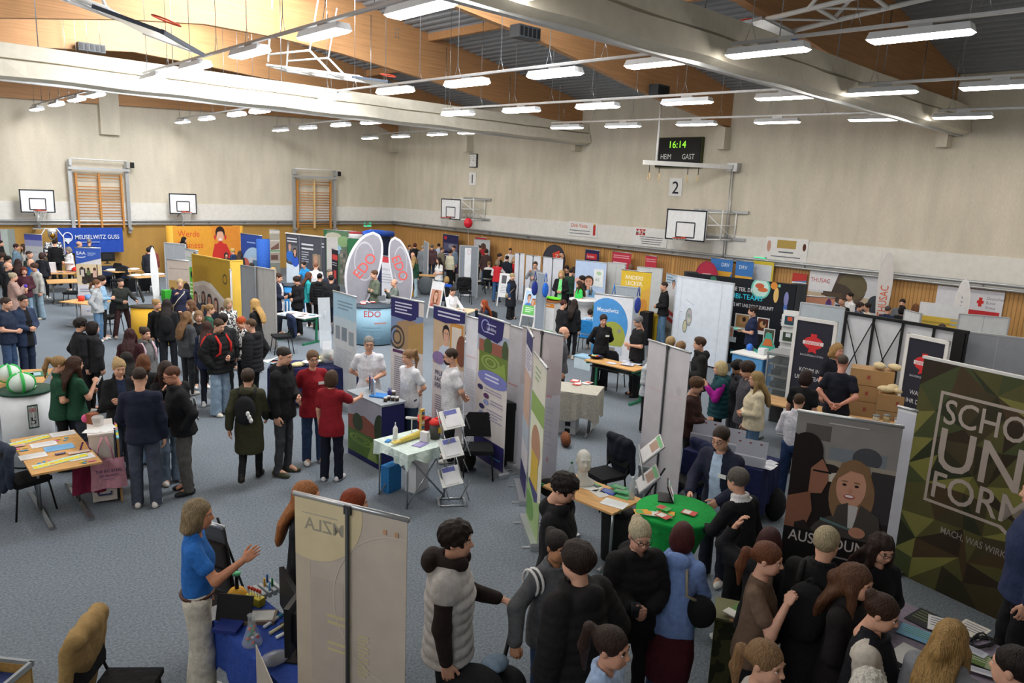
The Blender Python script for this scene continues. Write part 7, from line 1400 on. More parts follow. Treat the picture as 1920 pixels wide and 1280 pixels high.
c = at(48, 728, 1.15); t, c = round_counter(47, 729, 'white round barrel table with green top and small number sign', '#dfe2e6', '#1f4a38', 1.15, .34, [('q', .35, .75, .62, .98, '#1f4a38'), ('q', .38, .72, .64, .96, '#eceeee'), ('t', '5', .55, .74, .12, '#2a2a30'), ('q', .42, .68, .87, .93, '#c87a80')], 1.0)
# grey partitions left
wallboard(at(309, 455, 2.05), at(347, 458, 2.05), .05, 2.05, 'grey partition behind the beige banner', bg='#a3a8ae', seams=(.45,))
rollup(313, 486, 354, 489, 'beige banner with a group photo behind the woman in navy', [('L', .08, .12, .95, 1, .03, '#a89a94'), ('r', .05, .3, .9, .42, '#c09a5a'), ('r', 0, .42, 1, .6, '#c0b8b0'), ('e', .2, .5, .15, .1, '#5a4038'), ('e', .85, .42, .16, .1, '#2a2220'), ('e', .5, .52, .2, .1, '#3a2a26'), ('r', 0, .6, 1, .8, '#4a4a68')], bg='#cbbcb0', h=2.05)
rollup(347, 466, 371, 470, 'white and bright green banner between the beige one and the yellow booth', [('r', 0, .28, 1, 1, '#6fc04a'), ('L', .1, .12, .6, 2, .04, '#a8c8a0'), ('e', .6, .4, .25, .07, '#2a3a34'), ('L', .1, .52, .8, 4, .06, '#d8f0c8'), ('e', .75, .06, .12, .03, '#5a5a60')], bg='#e0e4e6', h=2.1)
a, b = at(361, 476, 2.15), at(432, 489, 2.15); W_ = (b-a).length
gold = [('p', [(0, .4), (.3, .34), (.5, .36), (.8, .52), (1, .58), (1, 1), (0, 1)], '#d8d0c8'), ('p', [(0, .46), (.3, .4), (.5, .44), (.8, .58), (1, .64), (1, 1), (0, 1)], '#c6bab2'), ('ring', .86, .26, .06, .07, .7, '#5a4a30')]
for k, (u, v, s, hh, sk_, cl) in enumerate(((.05, .6, .14, '#2a2220', '#c08a70', '#2c3a5a'), (.17, .58, .1, '#e0e0dc', '#b8a890', '#3a3a44'), (.28, .56, .12, '#241c1a', '#c0907a', '#34365c'), (.45, .6, .16, '#1d1715', '#c28c74', '#5a3038'), (.62, .62, .14, '#5a342a', '#d0a08c', '#22283c'), (.78, .72, .13, '#7a4a3a', '#d0a08c', '#c6c6c8'), (.92, .74, .12, '#6a4a3a', '#d0a08c', '#8a6a60'))): gold += face_ops(u, v, s, hh, sk_, cl, .8)
gold += [('p', [(0, .9), (.5, .84), (.5, .95), (0, 1)], '#b08a2c')]
t = wallboard(a, b, .05, 2.15, 'golden booth wall with a cheering group photo', gold, bg='#b8922c', name='pop_up_wall', cat='banner', edge='#d8b04a', feet=False); wallboard(b, at(453, 488, 2.15), .05, 2.15, 'yellow end piece of the golden booth', bg='#dcb448', name='pop_up_wall', cat='banner', edge='#d8b04a', feet=False)
rollup(429, 508, 436, 503, 'thin white banner edge in front of the golden booth', [], bg='#e6e6e8', h=1.95, w=.3)
wallboard(at(453, 497, 2.1), at(477, 501, 2.1), .05, 2.1, 'grey partition beside the golden booth', bg='#8b8f94', edge='#7a7e82'); wallboard(at(478, 500, 2.1), at(515, 506, 2.1), .05, 2.1, 'wider grey partition behind the long-haired blonde', bg='#b3b0ad', edge='#a3a09d', seams=(.45,))
teardrop(289, 462, 2.5, 'small white paddle-shaped flag before the brick red jacket', '#e4e6ea', [], .19, '#eceef0', None, 0, -.05)
# ================= furniture and the things lying on it
def quad(pA, pB, pD, h):
 A, B, D = at(*pA, h), at(*pB, h), at(*pD, h); rz = ang(A, B); w = (B-A).length; n = Vector((-sin(rz), cos(rz))); d = abs((D-A).x*n.x+(D-A).y*n.y); c = (A+B)/2; return (c.x+n.x*d/2, c.y+n.y*d/2), w, d, rz
def put(x, y, z): return at(x, y, z)
def one(name, lab, cat, loc, build, rz=0.0, group=None):
 """a small thing that is a single mesh"""
 g = MB(); build(g); return tag(g.obj(name, None, loc, rz), lab, cat, group)
def multi(name, lab, cat, loc, parts, rz=0.0, group=None):
 t = thing(name, lab, cat, loc, rz, group)
 for nm, bd in parts: g = MB(); bd(g); g.obj(nm, t)
 return t
def bx(s, c, col, **k): return lambda g: g.box(c, s, mat(col, **k))
def sheet(x, y, z, w, l, col, lab, rz=0.0, ink='#b9bcc4', name='paper_sheet', group=None, fancy=None, cat='paper'):
 def b(g):
  g.box((0, 0, .002), (w, l, .004), mat(col))
  if fancy:
   for (a0, b0, a1, b1, c) in fancy: g.add([(w*a0, l*b0, .0046), (w*a1, l*b0, .0046), (w*a1, l*b1, .0046), (w*a0, l*b1, .0046)], [(0, 1, 2, 3)], mat(c))
  else:
   for k in range(4): g.add([(-w*.4, l*(.32-.16*k), .0046), (w*.4, l*(.32-.16*k), .0046), (w*.4, l*(.36-.16*k), .0046), (-w*.4, l*(.36-.16*k), .0046)], [(0, 1, 2, 3)], mat(ink))
 p_ = at(x, y, z); return one(name, lab, cat, p_, b, rz, group)
def bottle(x, y, z, lab, col='#b9cdd0', cap='#2f6a4a', h=.28, r=.037, a=.45):
 return multi('bottle', lab, 'bottle', at(x, y, z), [('glass', lambda g: g.lathe([(r, 0), (r, h*.6), (r*.4, h*.82), (r*.38, h*.95)], mat(col, 'glass', a=a), 12)), ('cap', lambda g: g.lathe([(r*.45, h*.93), (r*.45, h)], mat(cap), 10))])
# --- puzzle table, lower left, with its cards
HN = .79
c, w, d, rz = quad((60, 890), (192, 865), (6, 826), HN); table(c, w, d, rz, 'wooden folding table spread with yellow cards and puzzle pieces', HN)
CY = '#e6d33a'
for k, (x, y, n, dx, dy) in enumerate(((22, 834, 8, 9, -2.2), (70, 875, 10, 9.5, -2.4))):
 for i in range(n): sheet(x+dx*i, y+dy*i, HN+.001*i, .1, .15, '#bfe0dc', 'yellow and mint card of the fanned row at the %s edge of the puzzle table' % ('rear' if k == 0 else 'near'), rz, name='card', group='%s row of yellow cards' % ('rear' if k == 0 else 'near'), fancy=[(-.45, -.45, .45, .2, CY)], cat='card')
for x, y, l in ((82, 833, 'white sheet at the rear middle of the puzzle table'), (62, 855, 'white sheet at the near corner side of the puzzle table'), (152, 857, 'white sheet at the aisle side of the puzzle table'), (118, 813, 'white sheet at the rear corner of the puzzle table')): sheet(x, y, HN+.002, .3, .2, '#e6e4e2', l, rz)
sheet(111, 839, HN+.002, .34, .22, '#7fb2dc', 'pale blue picture sheet in the middle of the puzzle table', rz, '#5f96c8')
pz = ('#4f9fd0', '#dc6a9a', '#e0c83a')
for k, (x, y, nm) in enumerate(((40, 842, 'by the white sheet near the rear edge'), (118, 823, 'near the cabinet'), (85, 866, 'behind the near row of cards'), (166, 864, 'at the near aisle corner'))):
 rd = random.Random(k)
 for i in range(6):
  q = at(x+rd.uniform(-14, 14), y+rd.uniform(-4, 4), HN+.002)
  one('puzzle_piece', 'small coloured puzzle piece %s of the puzzle table' % nm, 'puzzle piece', q, lambda g: (g.ell((0, 0, .004), (.028, .022, .004), mat(pz[(i+k) % 3]), 8, 4), g.ell((.02, 0, .004), (.012, .012, .004), mat(pz[(i+k) % 3]), 6, 4)), rd.uniform(0, 6), 'puzzle pieces %s' % nm)
sheet(30, 836, HN+.012, .2, .08, '#d9b8b8', 'pink leaflet pile at the rear edge of the puzzle table', rz, '#c07a8a'); sheet(148, 847, HN+.012, .24, .09, '#dcc0b8', 'pink and yellow leaflet pile at the aisle edge of the puzzle table', rz, '#d0b040'); sheet(113, 850, HN+.012, .12, .06, '#4a3a6a', 'dark violet chocolate bar on the puzzle table', rz, '#e0dce8', name='chocolate_bar', cat='sweets')
q = at(62, 955, .0); chair((q.x-.05, q.y), R(-75), 'black visitor chair with dark jacket at the puzzle table'); jacket_on((q.x-.05, q.y), R(-75), '#2a3344', 'dark blue jacket over the chair back at the puzzle table')
# white cabinet with the pink bag
A, B = at(175, 947, 0), at(221, 940, 0); rz = ang(A, B); w = (B-A).length; h = .98; n = Vector((-sin(rz), cos(rz))); c = (A+B)/2
t = thing('stand_cabinet', 'tall pale cabinet with drawer handle and hanging cloth bags by the puzzle table', 'cabinet', (c.x+n.x*.33, c.y+n.y*.33, 0), rz); g = MB(); g.box((0, 0, h/2+.02), (w, .66, h-.04), mat('#d9cfc6')); g.obj('body', t); g = MB(); g.box((0, 0, h), (w+.02, .68, .025), mat('#e2dad4')); g.obj('top', t); g = MB(); g.tube([(-.08, -.335, .17), (-.07, -.36, .14), (.07, -.36, .14), (.08, -.335, .17)], .012, mat('#2a3a6a'), 6); g.obj('handle', t)
t0 = t; P_ = lambda x, y, z: Vector((c.x+n.x*.33, c.y+n.y*.33, 0))+Matrix.Rotation(rz, 3, 'Z') @ Vector((x, y, z))
def bag(col, txt):
 def body(g):
  vs = []; N = 10
  for i in range(N+1):
   for k in range(6): z = -.42*k/5; x = (-.19+.38*i/N)*(1+.03*k); vs.append((x, -.02-.02*sin(i*.9+k*.3)-.012*k/5*sin(i), z))
  m = mat(col, 'cloth'); n0 = len(vs); vs += [(a, b+.03, e) for a, b, e in vs]; F = []
  for i in range(N):
   for k in range(5): q = (i*6+k, i*6+k+1, i*6+k+7, i*6+k+6); F += [q, tuple(x+n0 for x in q[::-1])]
  g.add(vs, F, m, True)
  if txt:
   for s, z, hh in (('THE BIG BANG', -.15, .045), ('DER FINANZEN', -.215, .032)): text_on(g, s, 0, z, hh, mat('#2f3560'), -.068, True, 'c', .75)
   g.box((0, -.06, -.27), (.14, .003, .008), mat('#8a7a9a'))
 return body
hd = lambda col: lambda g: [g.tube([(s*.1-.03, -.03, 0), (s*.07-.03, -.02, .16), (s*.02-.03, 0, .3)], .012, mat(col, 'cloth'), 5) for s in (-1, 1)]
multi('tote_bag', 'pink cloth bag with dark blue lettering hanging on the pale cabinet', 'bag', P_(.06, -.4, .66), [('bag_body', bag('#e0a0b0', True)), ('handle', hd('#d0909e'))], rz); multi('tote_bag', 'dark pink bag hanging behind the lettered pink one', 'bag', P_(-.16, -.31, .6), [('bag_body', bag('#8a2a4a', False)), ('handle', hd('#6a3a5a'))], rz)
one('pinboard', 'cork board with a coloured top edge leaning on the pale cabinet', 'board', P_(w/2+.05, -.05, .47), lambda g: (g.box((0, 0, 0), (.025, .66, .9), mat('#b98f5c', 'wood')), [g.box((0, -.3+.12*k, .455), (.03, .12, .02), mat(cc)) for k, cc in enumerate(('#8fd0dc', '#e0d040', '#7fc8d8', '#e0a0b0', '#e0d040', '#e08a90'))]), rz)
one('glass_jar', 'clear jar of sweets on the pale cabinet', 'jar', P_(-.02, .05, h+.012), lambda g: g.lathe([(.06, 0), (.08, .12), (.06, .14)], mat('#dcdcd8', 'glass', a=.5), 12)); one('snack_box', 'brown box of snacks on the pale cabinet', 'box', P_(-.08, .2, h+.012), bx((.12, .12, .14), (0, 0, .07), '#8a4a30'), .4); one('pink_ball', 'pink ball on the rear corner of the pale cabinet', 'ball', P_(-.16, .25, h+.012), lambda g: g.ell((0, 0, .06), (.06, .06, .06), mat('#d85a8a')))
for k, (a_, b_) in enumerate(((.1, -.05), (.05, -.2), (-.1, -.2))): one('paper_sheet', 'loose white paper on the pale cabinet top', 'paper', P_(a_, b_, h+.013+.003*k), bx((.15, .2, .003), (0, 0, 0), '#e8e8e6'), .5*k, 'papers on the pale cabinet')
# --- table and balls by the white barrel
c, w, d, rz = quad((2, 728), (78, 724), (0, 692), .8); table((c[0]-.3, c[1]), w+.5, d, rz, 'wooden folding table at the edge behind the white barrel', .8)
sheet(56, 702, .806, .55, .4, '#3f7a5c', 'green and white poster on the table behind the white barrel', rz+.2, fancy=[(-.3, -.3, .3, .3, '#a9c8d4'), (-.1, -.4, .1, .4, '#e6ecec')], name='poster', cat='poster')
for x, y, l in ((16, 700, 'white and green inflatable ball on the table behind the barrel'), (40, 718, 'white and green inflatable ball on the barrel')): multi('beach_ball', l, 'ball', at(x, y, 1.0 if y < 710 else 1.28), [('skin', lambda g: g.ell((0, 0, 0), (.17, .17, .15), mat('#d6e4da'), 16, 10)), ('stripe', lambda g: [g.tube([(.172*cos(q)*cos(e), .172*sin(q)*cos(e), .152*sin(e)) for e in np.linspace(-1.3, 1.3, 9)], .022, mat('#3fbf5a'), 6) for q in (0, 1.57, 3.14, 4.7)])])
leaflets((at(55, 728, 1.17).x, at(55, 728, 1.17).y), 1.165, 0, 3, ['#e4e8e6', '#2a6a4a'], 'leaflet on the white barrel table', spread=.15, seed=3)
# --- blue-clothed lab table and its things
HB = .8
c, w, d, rz = quad((402, 1162), (560, 1312), (470, 1105), HB); table(c, w, d, rz, 'folding table under the blue cloth with lab gear', HB, frame='black', cloth=('#2c4a9c', 'blue cloth on the lab table, lower left', .42))
Z = HB+.006
sheet(405, 1148, Z, .2, .26, '#d8dce4', 'white sheet at the corner of the blue cloth', rz, '#d0d4dc')
multi('game_buzzer', 'yellow round device with black stem and green cap on the blue cloth', 'device', at(445, 1124, Z), [('base', lambda g: g.lathe([(.05, 0), (.08, .03), (.085, .06), (.06, .1), (.02, .11)], mat('#e0a52a'), 18)), ('stem', lambda g: g.lathe([(.018, .1), (.015, .24)], m_black, 10)), ('cap', lambda g: g.lathe([(.035, .24), (.038, .255), (.02, .265)], mat('#6fd89a'), 12))])
t = multi('tube_rack', 'yellow rack of test tubes with red caps on the blue cloth', 'rack', at(478, 1131, Z), [('rack', bx((.17, .07, .07), (0, 0, .035), '#d8c63a'))], rz+.3)
for k in range(5): g = MB(); g.lathe([(.008, .03), (.008, .12)], mat('#e0dcc8', 'glass', a=.5), 8, None, (-.065+.032*k, 0, 0)); o = g.obj('test_tube', t); g = MB(); g.lathe([(.011, .12), (.011, .145)], mat('#d0432c'), 8, None, (-.065+.032*k, 0, 0)); g.obj('cap', o)
multi('tube_rack', 'grey rack with a few coloured tubes behind the yellow one', 'rack', at(497, 1112, Z), [('rack', lambda g: [g.box((0, -.1+.05*k, .03), (.2, .03, .05), mat('#a9aeb2')) for k in range(5)])]+[('test_tube', (lambda k, cc: lambda g: g.lathe([(.01, .05), (.01, .13)], mat(cc), 8, None, (-.07+.045*k, .06-.05*(k % 2), 0)))(k, cc)) for k, cc in enumerate(('#2a5aa0', '#d8a83a', '#2f7a4a', '#6fb0d8'))], rz)
Tt = Matrix.Rotation(R(52), 4, 'X')
multi('tablet', 'black tablet leaning on a stand, seen from behind, on the blue cloth', 'tablet', at(437, 1168, Z), [('screen', lambda g: g.box((0, .0, .12), (.3, .018, .22), m_black, Matrix.Rotation(R(-18), 4, 'X'))), ('stand', lambda g: g.box((0, -.08, .02), (.2, .16, .03), mat('#26357a')))], rz+PI/2-.9)
multi('display_case', 'flat grey framed case lying open on the blue cloth', 'case', at(488, 1160, Z), [('frame', bx((.26, .18, .03), (0, 0, .015), '#6a5a4c')), ('tray', bx((.22, .14, .032), (0, 0, .017), '#b9bcb8'))], rz+.9)
t = multi('conical_flask', 'glass flask full of coloured sweets on the blue cloth', 'flask', at(473, 1206, Z), [('glass', lambda g: g.lathe([(.075, 0), (.08, .02), (.03, .17), (.028, .24), (.034, .25)], mat('#dfe8ea', 'glass', a=.25), 18))])
rd = random.Random(2)
for k in range(22):
 z = rd.uniform(.015, .14); r = (.062-.3*z)*math.sqrt(rd.random()); q = rd.uniform(0, 6.3); g = MB(); g.ell((r*cos(q), r*sin(q), z), (.016, .016, .013), mat(('#d8552c', '#2f8a9a', '#3a9a6a', '#d03a3a', '#e0e0dc')[k % 5]), 6, 4); g.obj('sweet', t)
for k, (x, y, L_, cc, l) in enumerate(((512, 1167, .2, '#d8dce0', 'white pipette with green end on the blue cloth'), (528, 1177, .24, '#cfc8a2', 'thick cream pipette on the blue cloth'), (534, 1190, .16, '#e2e4e2', 'short white pipette beside the cream one'), (519, 1160, .18, '#3a8aa0', 'turquoise pen-like pipette on the blue cloth'))): one('pipette', l, 'pipette', at(x, y, Z), lambda g: (g.tube([(-L_/2, 0, .016), (L_*.3, 0, .016)], .014, mat(cc), 8), g.tube([(L_*.3, 0, .016), (L_*.5, 0, .016)], .007, mat(cc), 6)), .35-.1*k)
def monitor(x, y, z, lab, w_, rz_, hh=.34): return multi('monitor', lab, 'monitor', at(x, y, z), [('screen', lambda g: (g.box((0, 0, .1+hh/2), (w_, .04, hh), m_black), g.box((0, .03, .1+hh/2), (w_*.6, .04, hh*.6), mat('#232428')))), ('neck', bx((.06, .04, .16), (0, .03, .09), '#1d1e20')), ('foot', bx((.22, .18, .015), (0, .03, .008), '#1d1e20'))], rz_)
monitor(545, 1180, Z, 'black monitor seen from behind beside the beige banner', .5, rz-.25); monitor(556, 1228, Z, 'second black monitor, closer, half behind the beige banner', .36, rz-.9, .4)
one('plastic_bag', 'clear plastic bag with a black gadget on the blue cloth', 'bag', at(515, 1240, Z), lambda g: (g.ell((0, 0, .03), (.13, .09, .035), mat('#b9bcc2', 'glass', a=.45), 10, 6), g.ell((.02, .0, .035), (.07, .03, .02), m_black)))
# mesh literature pocket stand, chair with coat, small panel, crate
a, b = at(401, 962, 1.35), at(437, 973, 1.35); t = thing('mesh_display_stand', 'black mesh brochure stand with silver top behind the blue-clothed table', 'stand', ((a.x+b.x)/2, (a.y+b.y)/2, 0), ang(a, b)); W_ = .42; TT = Matrix.Rotation(R(8), 4, 'X')
g = MB(); g.box((0, 0, .7), (W_, .008, 1.36), mat('#4a4d52', 'glass', a=.8), TT)
for z in (.25, .55, .85, 1.1): g.box((0, -.03, z), (W_*.96, .05, .22), mat('#3a3230', 'glass', a=.75), TT)
g.obj('mesh_pocket', t); g = MB(); g.tube([(-W_/2, 0, 1.38), (W_/2, 0, 1.38)], .022, m_alu, 8, TT); g.obj('top_rail', t)
for s in (-1, 1): g = MB(); g.tube([(s*W_/2, 0, 0), (s*W_/2, 0, 1.36)], .012, m_black, 6, TT); g.obj('post', t)
g = MB(); g.tube([(-.1, .02, 1.3), (-.1, .45, 0)], .012, m_black, 6); g.obj('strut', t)
q = at(232, 1290, 0.45); chair((q.x, q.y), R(-130), 'black visitor chair with a camel coat, lower left')
jacket_on(q, R(-130), '#a98a58', 'camel-coloured coat thrown over the chair, lower left', 'coat', .86, .34)
rollup(480, 1208, 520, 1300, 'small pale panel edge standing at the blue-clothed table', [], bg='#b9b0a4', h=1.02, base=False)
q = at(8, 1262, .25); multi('stacking_crate', 'grey-rimmed wooden crate with blue content in the lower corner', 'crate', (q.x-.1, q.y-.05, 0), [('rim', lambda g: [g.box((sx*.24, sy*.17, .27), (.03 if sx else .48, .37 if sx else .03, .05), mat('#9aa0a4')) for sx, sy in ((1, 0), (-1, 0), (0, 1), (0, -1))]), ('body', lambda g: [g.box((sx*.23, sy*.16, .14), (.02 if sx else .46, .34 if sx else .02, .24), mat('#c09a5a', 'wood')) for sx, sy in ((1, 0), (-1, 0), (0, 1), (0, -1))]), ('content', bx((.42, .3, .16), (0, 0, .1), '#2a3a6a'))], .7)
# --- clinic counter, glove table, zigzag stand
A, B = at(653, 848, 0), at(715, 883, 0); Cc = at(750, 875, 0); rz = ang(A, B); w = (B-A).length; n = Vector((-sin(rz), cos(rz))); d = max(.42, (Cc-B).x*n.x+(Cc-B).y*n.y); c = (A+B)/2; c = Vector((c.x+n.x*d/2, c.y+n.y*d/2, 0)); hC = 1.06; CC = lambda x, y, z: c+Matrix.Rotation(rz, 3, 'Z') @ Vector((x, y, z))
t = thing('promotion_counter', 'navy clinic counter with a brick building and maze print', 'counter', c, rz); g = MB(); g.box((0, 0, hC/2), (w, d, hC-.02), mat('#25285e')); printed(g, w, hC, [('r', 0, 0, 1, .35, '#b9bccb'), ('p', [(0, .35), (.5, .28), (1, .4), (1, .6), (0, .6)], '#9a5a48'), ('e', .3, .42, .16, .14, '#41512f'), ('e', .95, .4, .16, .25, '#3a4a30'), ('r', 0, .56, 1, .92, '#5a7a32'), ('ring', .4, .68, .35, .08, .75, '#7f9f48'), ('ring', .4, .68, .2, .045, .7, '#7f9f48'), ('p', [(.6, .92), (.75, .6), (.9, .92)], '#8fa85a'), ('r', 0, .92, 1, 1, '#25285e')], -d/2-.001); g.obj('body', t); g = MB(); g.box((0, 0, hC), (w+.04, d+.04, .03), mat('#9aa2aa')); g.obj('top', t)
for k, (x, y, c1, c2) in enumerate(((-.35, .1, '#4a4a8a', '#6a8a4a'), (-.22, .06, '#9a8aa0', '#7a9a5a'), (-.1, .02, '#7fb0d0', '#c0b0a0'), (0, -.02, '#d8dce4', '#d8dce4'))): one('brochure', 'upright brochure in the holder on the clinic counter', 'brochure', CC(x, y, hC+.02), lambda g: (g.box((0, 0, .12), (.13, .02, .22), mat(c1)), g.box((0, -.011, .08), (.11, .002, .12), mat(c2))), rz-.5, 'brochures on the clinic counter')
one('folder', 'bright blue folder on the clinic counter', 'folder', CC(.1, .05, hC+.02), bx((.34, .22, .02), (0, 0, .01), '#3a86d0'), rz+.6); multi('pen_cup', 'violet cup of pens on the clinic counter', 'cup', CC(.22, .12, hC+.02), [('cup', lambda g: g.lathe([(.03, 0), (.04, .1)], mat('#2a2c70'), 12)), ('pen', lambda g: [g.tube([(0, 0, .05), (.03*cos(k), .03*sin(k), .15)], .005, mat('#3a3c8a'), 4) for k in range(5)])])
for k, (x, y, z) in enumerate(((.34, .02, 0), (.4, .06, 0), (.46, .1, 0), (.38, -.06, 0), (.36, .1, .075))): multi('glass_jar', 'small dark jar with silver lid on the clinic counter', 'jar', CC(x, y, hC+.02+z), [('jar', lambda g: g.lathe([(.03, 0), (.032, .05)], mat('#4a3c34'), 10)), ('lid', lambda g: g.lathe([(.031, .05), (.031, .07)], m_white, 10))], 0, 'jars on the clinic counter')
HG = .82
c, w, d, rz = quad((765, 853), (845, 831), (712, 822), HG); t = thing('camping_table', 'folding table with crossed steel legs under white paper cloth', 'table', (c[0], c[1], 0), rz); g = MB(); g.box((0, 0, HG-.015), (w, d, .03), m_white); g.obj('tabletop', t)
for sx in (-1, 1):
 for sy in (-1, 1): g = MB(); g.tube([(sx*w*.44, sy*d*.42, HG-.03), (sx*w*.44, sy*d*.42, 0)], .013, m_steel, 6); g.obj('leg', t)
for sy in (-1, 1): g = MB(); g.tube([(-w*.44, sy*d*.4, .02), (w*.42, sy*d*.4, HG-.06)], .012, m_steel, 6); g.tube([(w*.44, sy*d*.4, .02), (-w*.42, sy*d*.4, HG-.06)], .012, m_steel, 6); g.obj('brace', t)
drape(c, w, d, rz, HG, '#d3e2dc', 'white and mint paper cloth on the glove table', .14, 'paper_cloth', .03); GZ = HG+.008; G_ = lambda x, y, z=0: Vector((c[0], c[1], GZ+z))+Matrix.Rotation(rz, 3, 'Z') @ Vector((x, y, 0))
f_ = Field((-.35, -.12, -.02), (.35, .12, .12), .01); f_.rc((.28, 0, .05), (-.1, -.01, .04), .05, .035).el((-.16, -.01, .035), (.05, .04, .02), .02)
for k in range(4): f_.rc((-.19, -.035+.02*k, .035), (-.27, -.045+.026*k, .04), .01, .008, .006)
f_.rc((-.14, .03, .04), (-.2, .06, .05), .011, .009, .01); V, Q = f_.net(); o = bpy.data.objects.new('arm_model', np_mesh('arm_model', V, Q, np.zeros(len(Q)), [mat('#d9c25c', rough=.4)])); C.objects.link(o); o.location = G_(-.08, .05); o.rotation_euler[2] = rz+.1; tag(o, 'yellow practice arm for blood sampling on the white table', 'arm model')
multi('sharps_bin', 'black medical waste bin with red lid on the white table', 'bin', G_(.33, -.1), [('bin', lambda g: (g.lathe([(.07, 0), (.085, .22)], mat('#4a4744'), 16), g.box((.03, -.08, .14), (.07, .02, .08), mat('#d8b030')))), ('lid', lambda g: (g.lathe([(.09, .22), (.09, .25), (.05, .29)], mat('#d8302c'), 16), g.box((.06, 0, .3), (.1, .05, .02), mat('#d8302c'))))])
multi('spray_bottle', 'white plastic bottle on the white table', 'bottle', G_(-.12, .25), [('bottle', lambda g: g.lathe([(.035, 0), (.035, .15), (.012, .19)], m_white, 12)), ('cap', lambda g: g.lathe([(.01, .19), (.006, .24)], m_white, 8))]); multi('reflex_hammer', 'white T-shaped stand on the white table', 'stand', G_(.12, .18), [('stem', lambda g: g.tube([(0, 0, 0), (0, 0, .27)], .008, m_white, 6)), ('head', lambda g: g.tube([(-.1, 0, .3), (.1, 0, .25)], .02, m_white, 8))])
one('patterned_box', 'tall patterned yellow box standing on the white table', 'box', G_(.26, .12), lambda g: (g.box((0, 0, .2), (.06, .05, .4), mat('#c9a858')), [g.box((0, -.027, .06+.07*k), (.05, .004, .04), mat(('#a83a3a', '#3a6a9a', '#e0dcd0')[k % 3])) for k in range(5)]), rz); one('glove_box', 'small white box leaning on the white table', 'box', G_(.14, -.1), bx((.07, .12, .14), (0, 0, .07), '#e6e4e2'), rz+.3); sheet(788, 833, GZ, .22, .15, '#8a80b8', 'violet leaflet at the near edge of the white table', rz+.3, '#dcdaf0'); one('swab_pack', 'blue packet behind the practice arm', 'packet', G_(-.28, .2), bx((.1, .06, .02), (0, 0, .01), '#3f8ad0'), .5)
multi('gift_bag', 'white paper bag under the white table', 'bag', (c[0]+.2, c[1]+.15, 0), [('bag_body', bx((.32, .2, .45), (0, 0, .225), '#e2e2e4')), ('handle', lambda g: g.tube([(-.06, -.1, .45), (0, -.1, .52), (.06, -.1, .45)], .006, m_white, 4))], .3); one('blue_bag', 'blue plastic bag under the white table', 'bag', (c[0]-.12, c[1]+.35, 0), lambda g: g.box((0, 0, .2), (.26, .16, .4), mat('#2f7ab8', 'cloth')), .2); one('red_basket', 'red basket behind the white table', 'basket', at(788, 795, .25), bx((.34, .26, .22), (0, 0, 0), '#c8343a'), .4)
A, B = at(823, 950, 0), at(872, 949, 0); rz = ang(A, B); wz = (B-A).length; t = thing('brochure_stand', 'silver zigzag brochure stand with white leaflets beside the white table', 'stand', ((A.x+B.x)/2, (A.y+B.y)/2, 0), rz)
g = MB(); [g.tube([(-wz/2, y, .015), (wz/2, y, .015)], .014, m_alu, 6) for y in (0, .25)]; [g.box((s*wz/2, .12, .015), (.03, .28, .03), m_alu) for s in (-1, 1)]; g.obj('base', t); zs = [.03, .38, .7, 1.02, 1.35]
for k in range(4):
 y0_, y1_ = (.22, .0) if k % 2 == 0 else (.0, .22)
 for s in (-1, 1): g = MB(); g.tube([(s*wz*.38, y0_, zs[k]), (s*wz*.38+.1*(1 if k % 2 == 0 else -1), y1_, zs[k+1])], .01, m_steel, 5); g.tube([(s*wz*.38+.1, y1_, zs[k]+.05), (s*wz*.38, y0_, zs[k+1])], .008, m_steel, 5); g.obj('strut', t)
for k in range(3):
 T = Matrix.Translation((0, -.05, .34+.42*k)) @ Matrix.Rotation(R(-48), 4, 'X') @ Matrix.Rotation(R(-14), 4, 'Y'); g = MB(); g.box((0, 0, .14), (.3, .02, .3), m_white, T); o = g.obj('shelf', t); g = MB(); g.box((0, -.014, .15), (.21, .006, .27), mat('#e4e4e8'), T); g.box((0, -.018, .24), (.18, .003, .07), mat('#6a70b0'), T); g.obj('leaflet_pile', o)
q = at(896, 868, .2); chair((q.x, q.y), R(140), 'black visitor chair before the hedge maze banner'); one('dark_bag', 'dark rucksack on the floor behind the zigzag stand', 'bag', at(872, 880, 0), lambda g: g.ell((0, 0, .17), (.2, .16, .2), mat('#2a2724', 'cloth')), .2); multi('hard_case', 'tall black case behind the hedge maze banner', 'case', at(968, 870, 0), [('body', bx((.5, .3, .95), (0, 0, .5), '#16171a')), ('lid', bx((.52, .32, .12), (0, 0, 1.02), '#1c1d20')), ('handle', lambda g: g.tube([(-.1, 0, 1.08), (0, 0, 1.13), (.1, 0, 1.08)], .012, m_black, 5))], -.8)
# --- doll and food table behind the red tunics
c = at(585, 690, .8); c = (c.x+.2, c.y+.25); rz = ang(at(500, 690, .8), at(655, 690, .8)); table(c, 1.7, .7, rz, 'table with baby-care things behind the red tunics', .8, top='#eeeeec', cloth=('#232a55', 'navy cloth on the baby-care table', .7)); FZ = .806
F_ = lambda x, y, z=0: Vector((c[0], c[1], FZ+z))+Matrix.Rotation(rz, 3, 'Z') @ Vector((x, y, 0))
multi('rag_doll', 'cloth doll with orange wool hair on the baby-care table', 'doll', F_(.55, .05), [('doll_body', lambda g: (g.ell((0, 0, .12), (.12, .1, .14), mat('#dccb94', 'cloth')), g.tube([(.05, -.05, .15), (.2, -.12, .05)], .05, mat('#d8c68c', 'cloth'), 8), g.ell((0, -.02, .3), (.09, .08, .09), mat('#dfae96')))), ('wool_hair', lambda g: [g.ell((.08*cos(k), .04+.03*sin(k*2), .33+.06*sin(k*1.3)), (.06, .06, .06), mat('#d0831c', 'cloth'), 8, 6) for k in range(7)])])
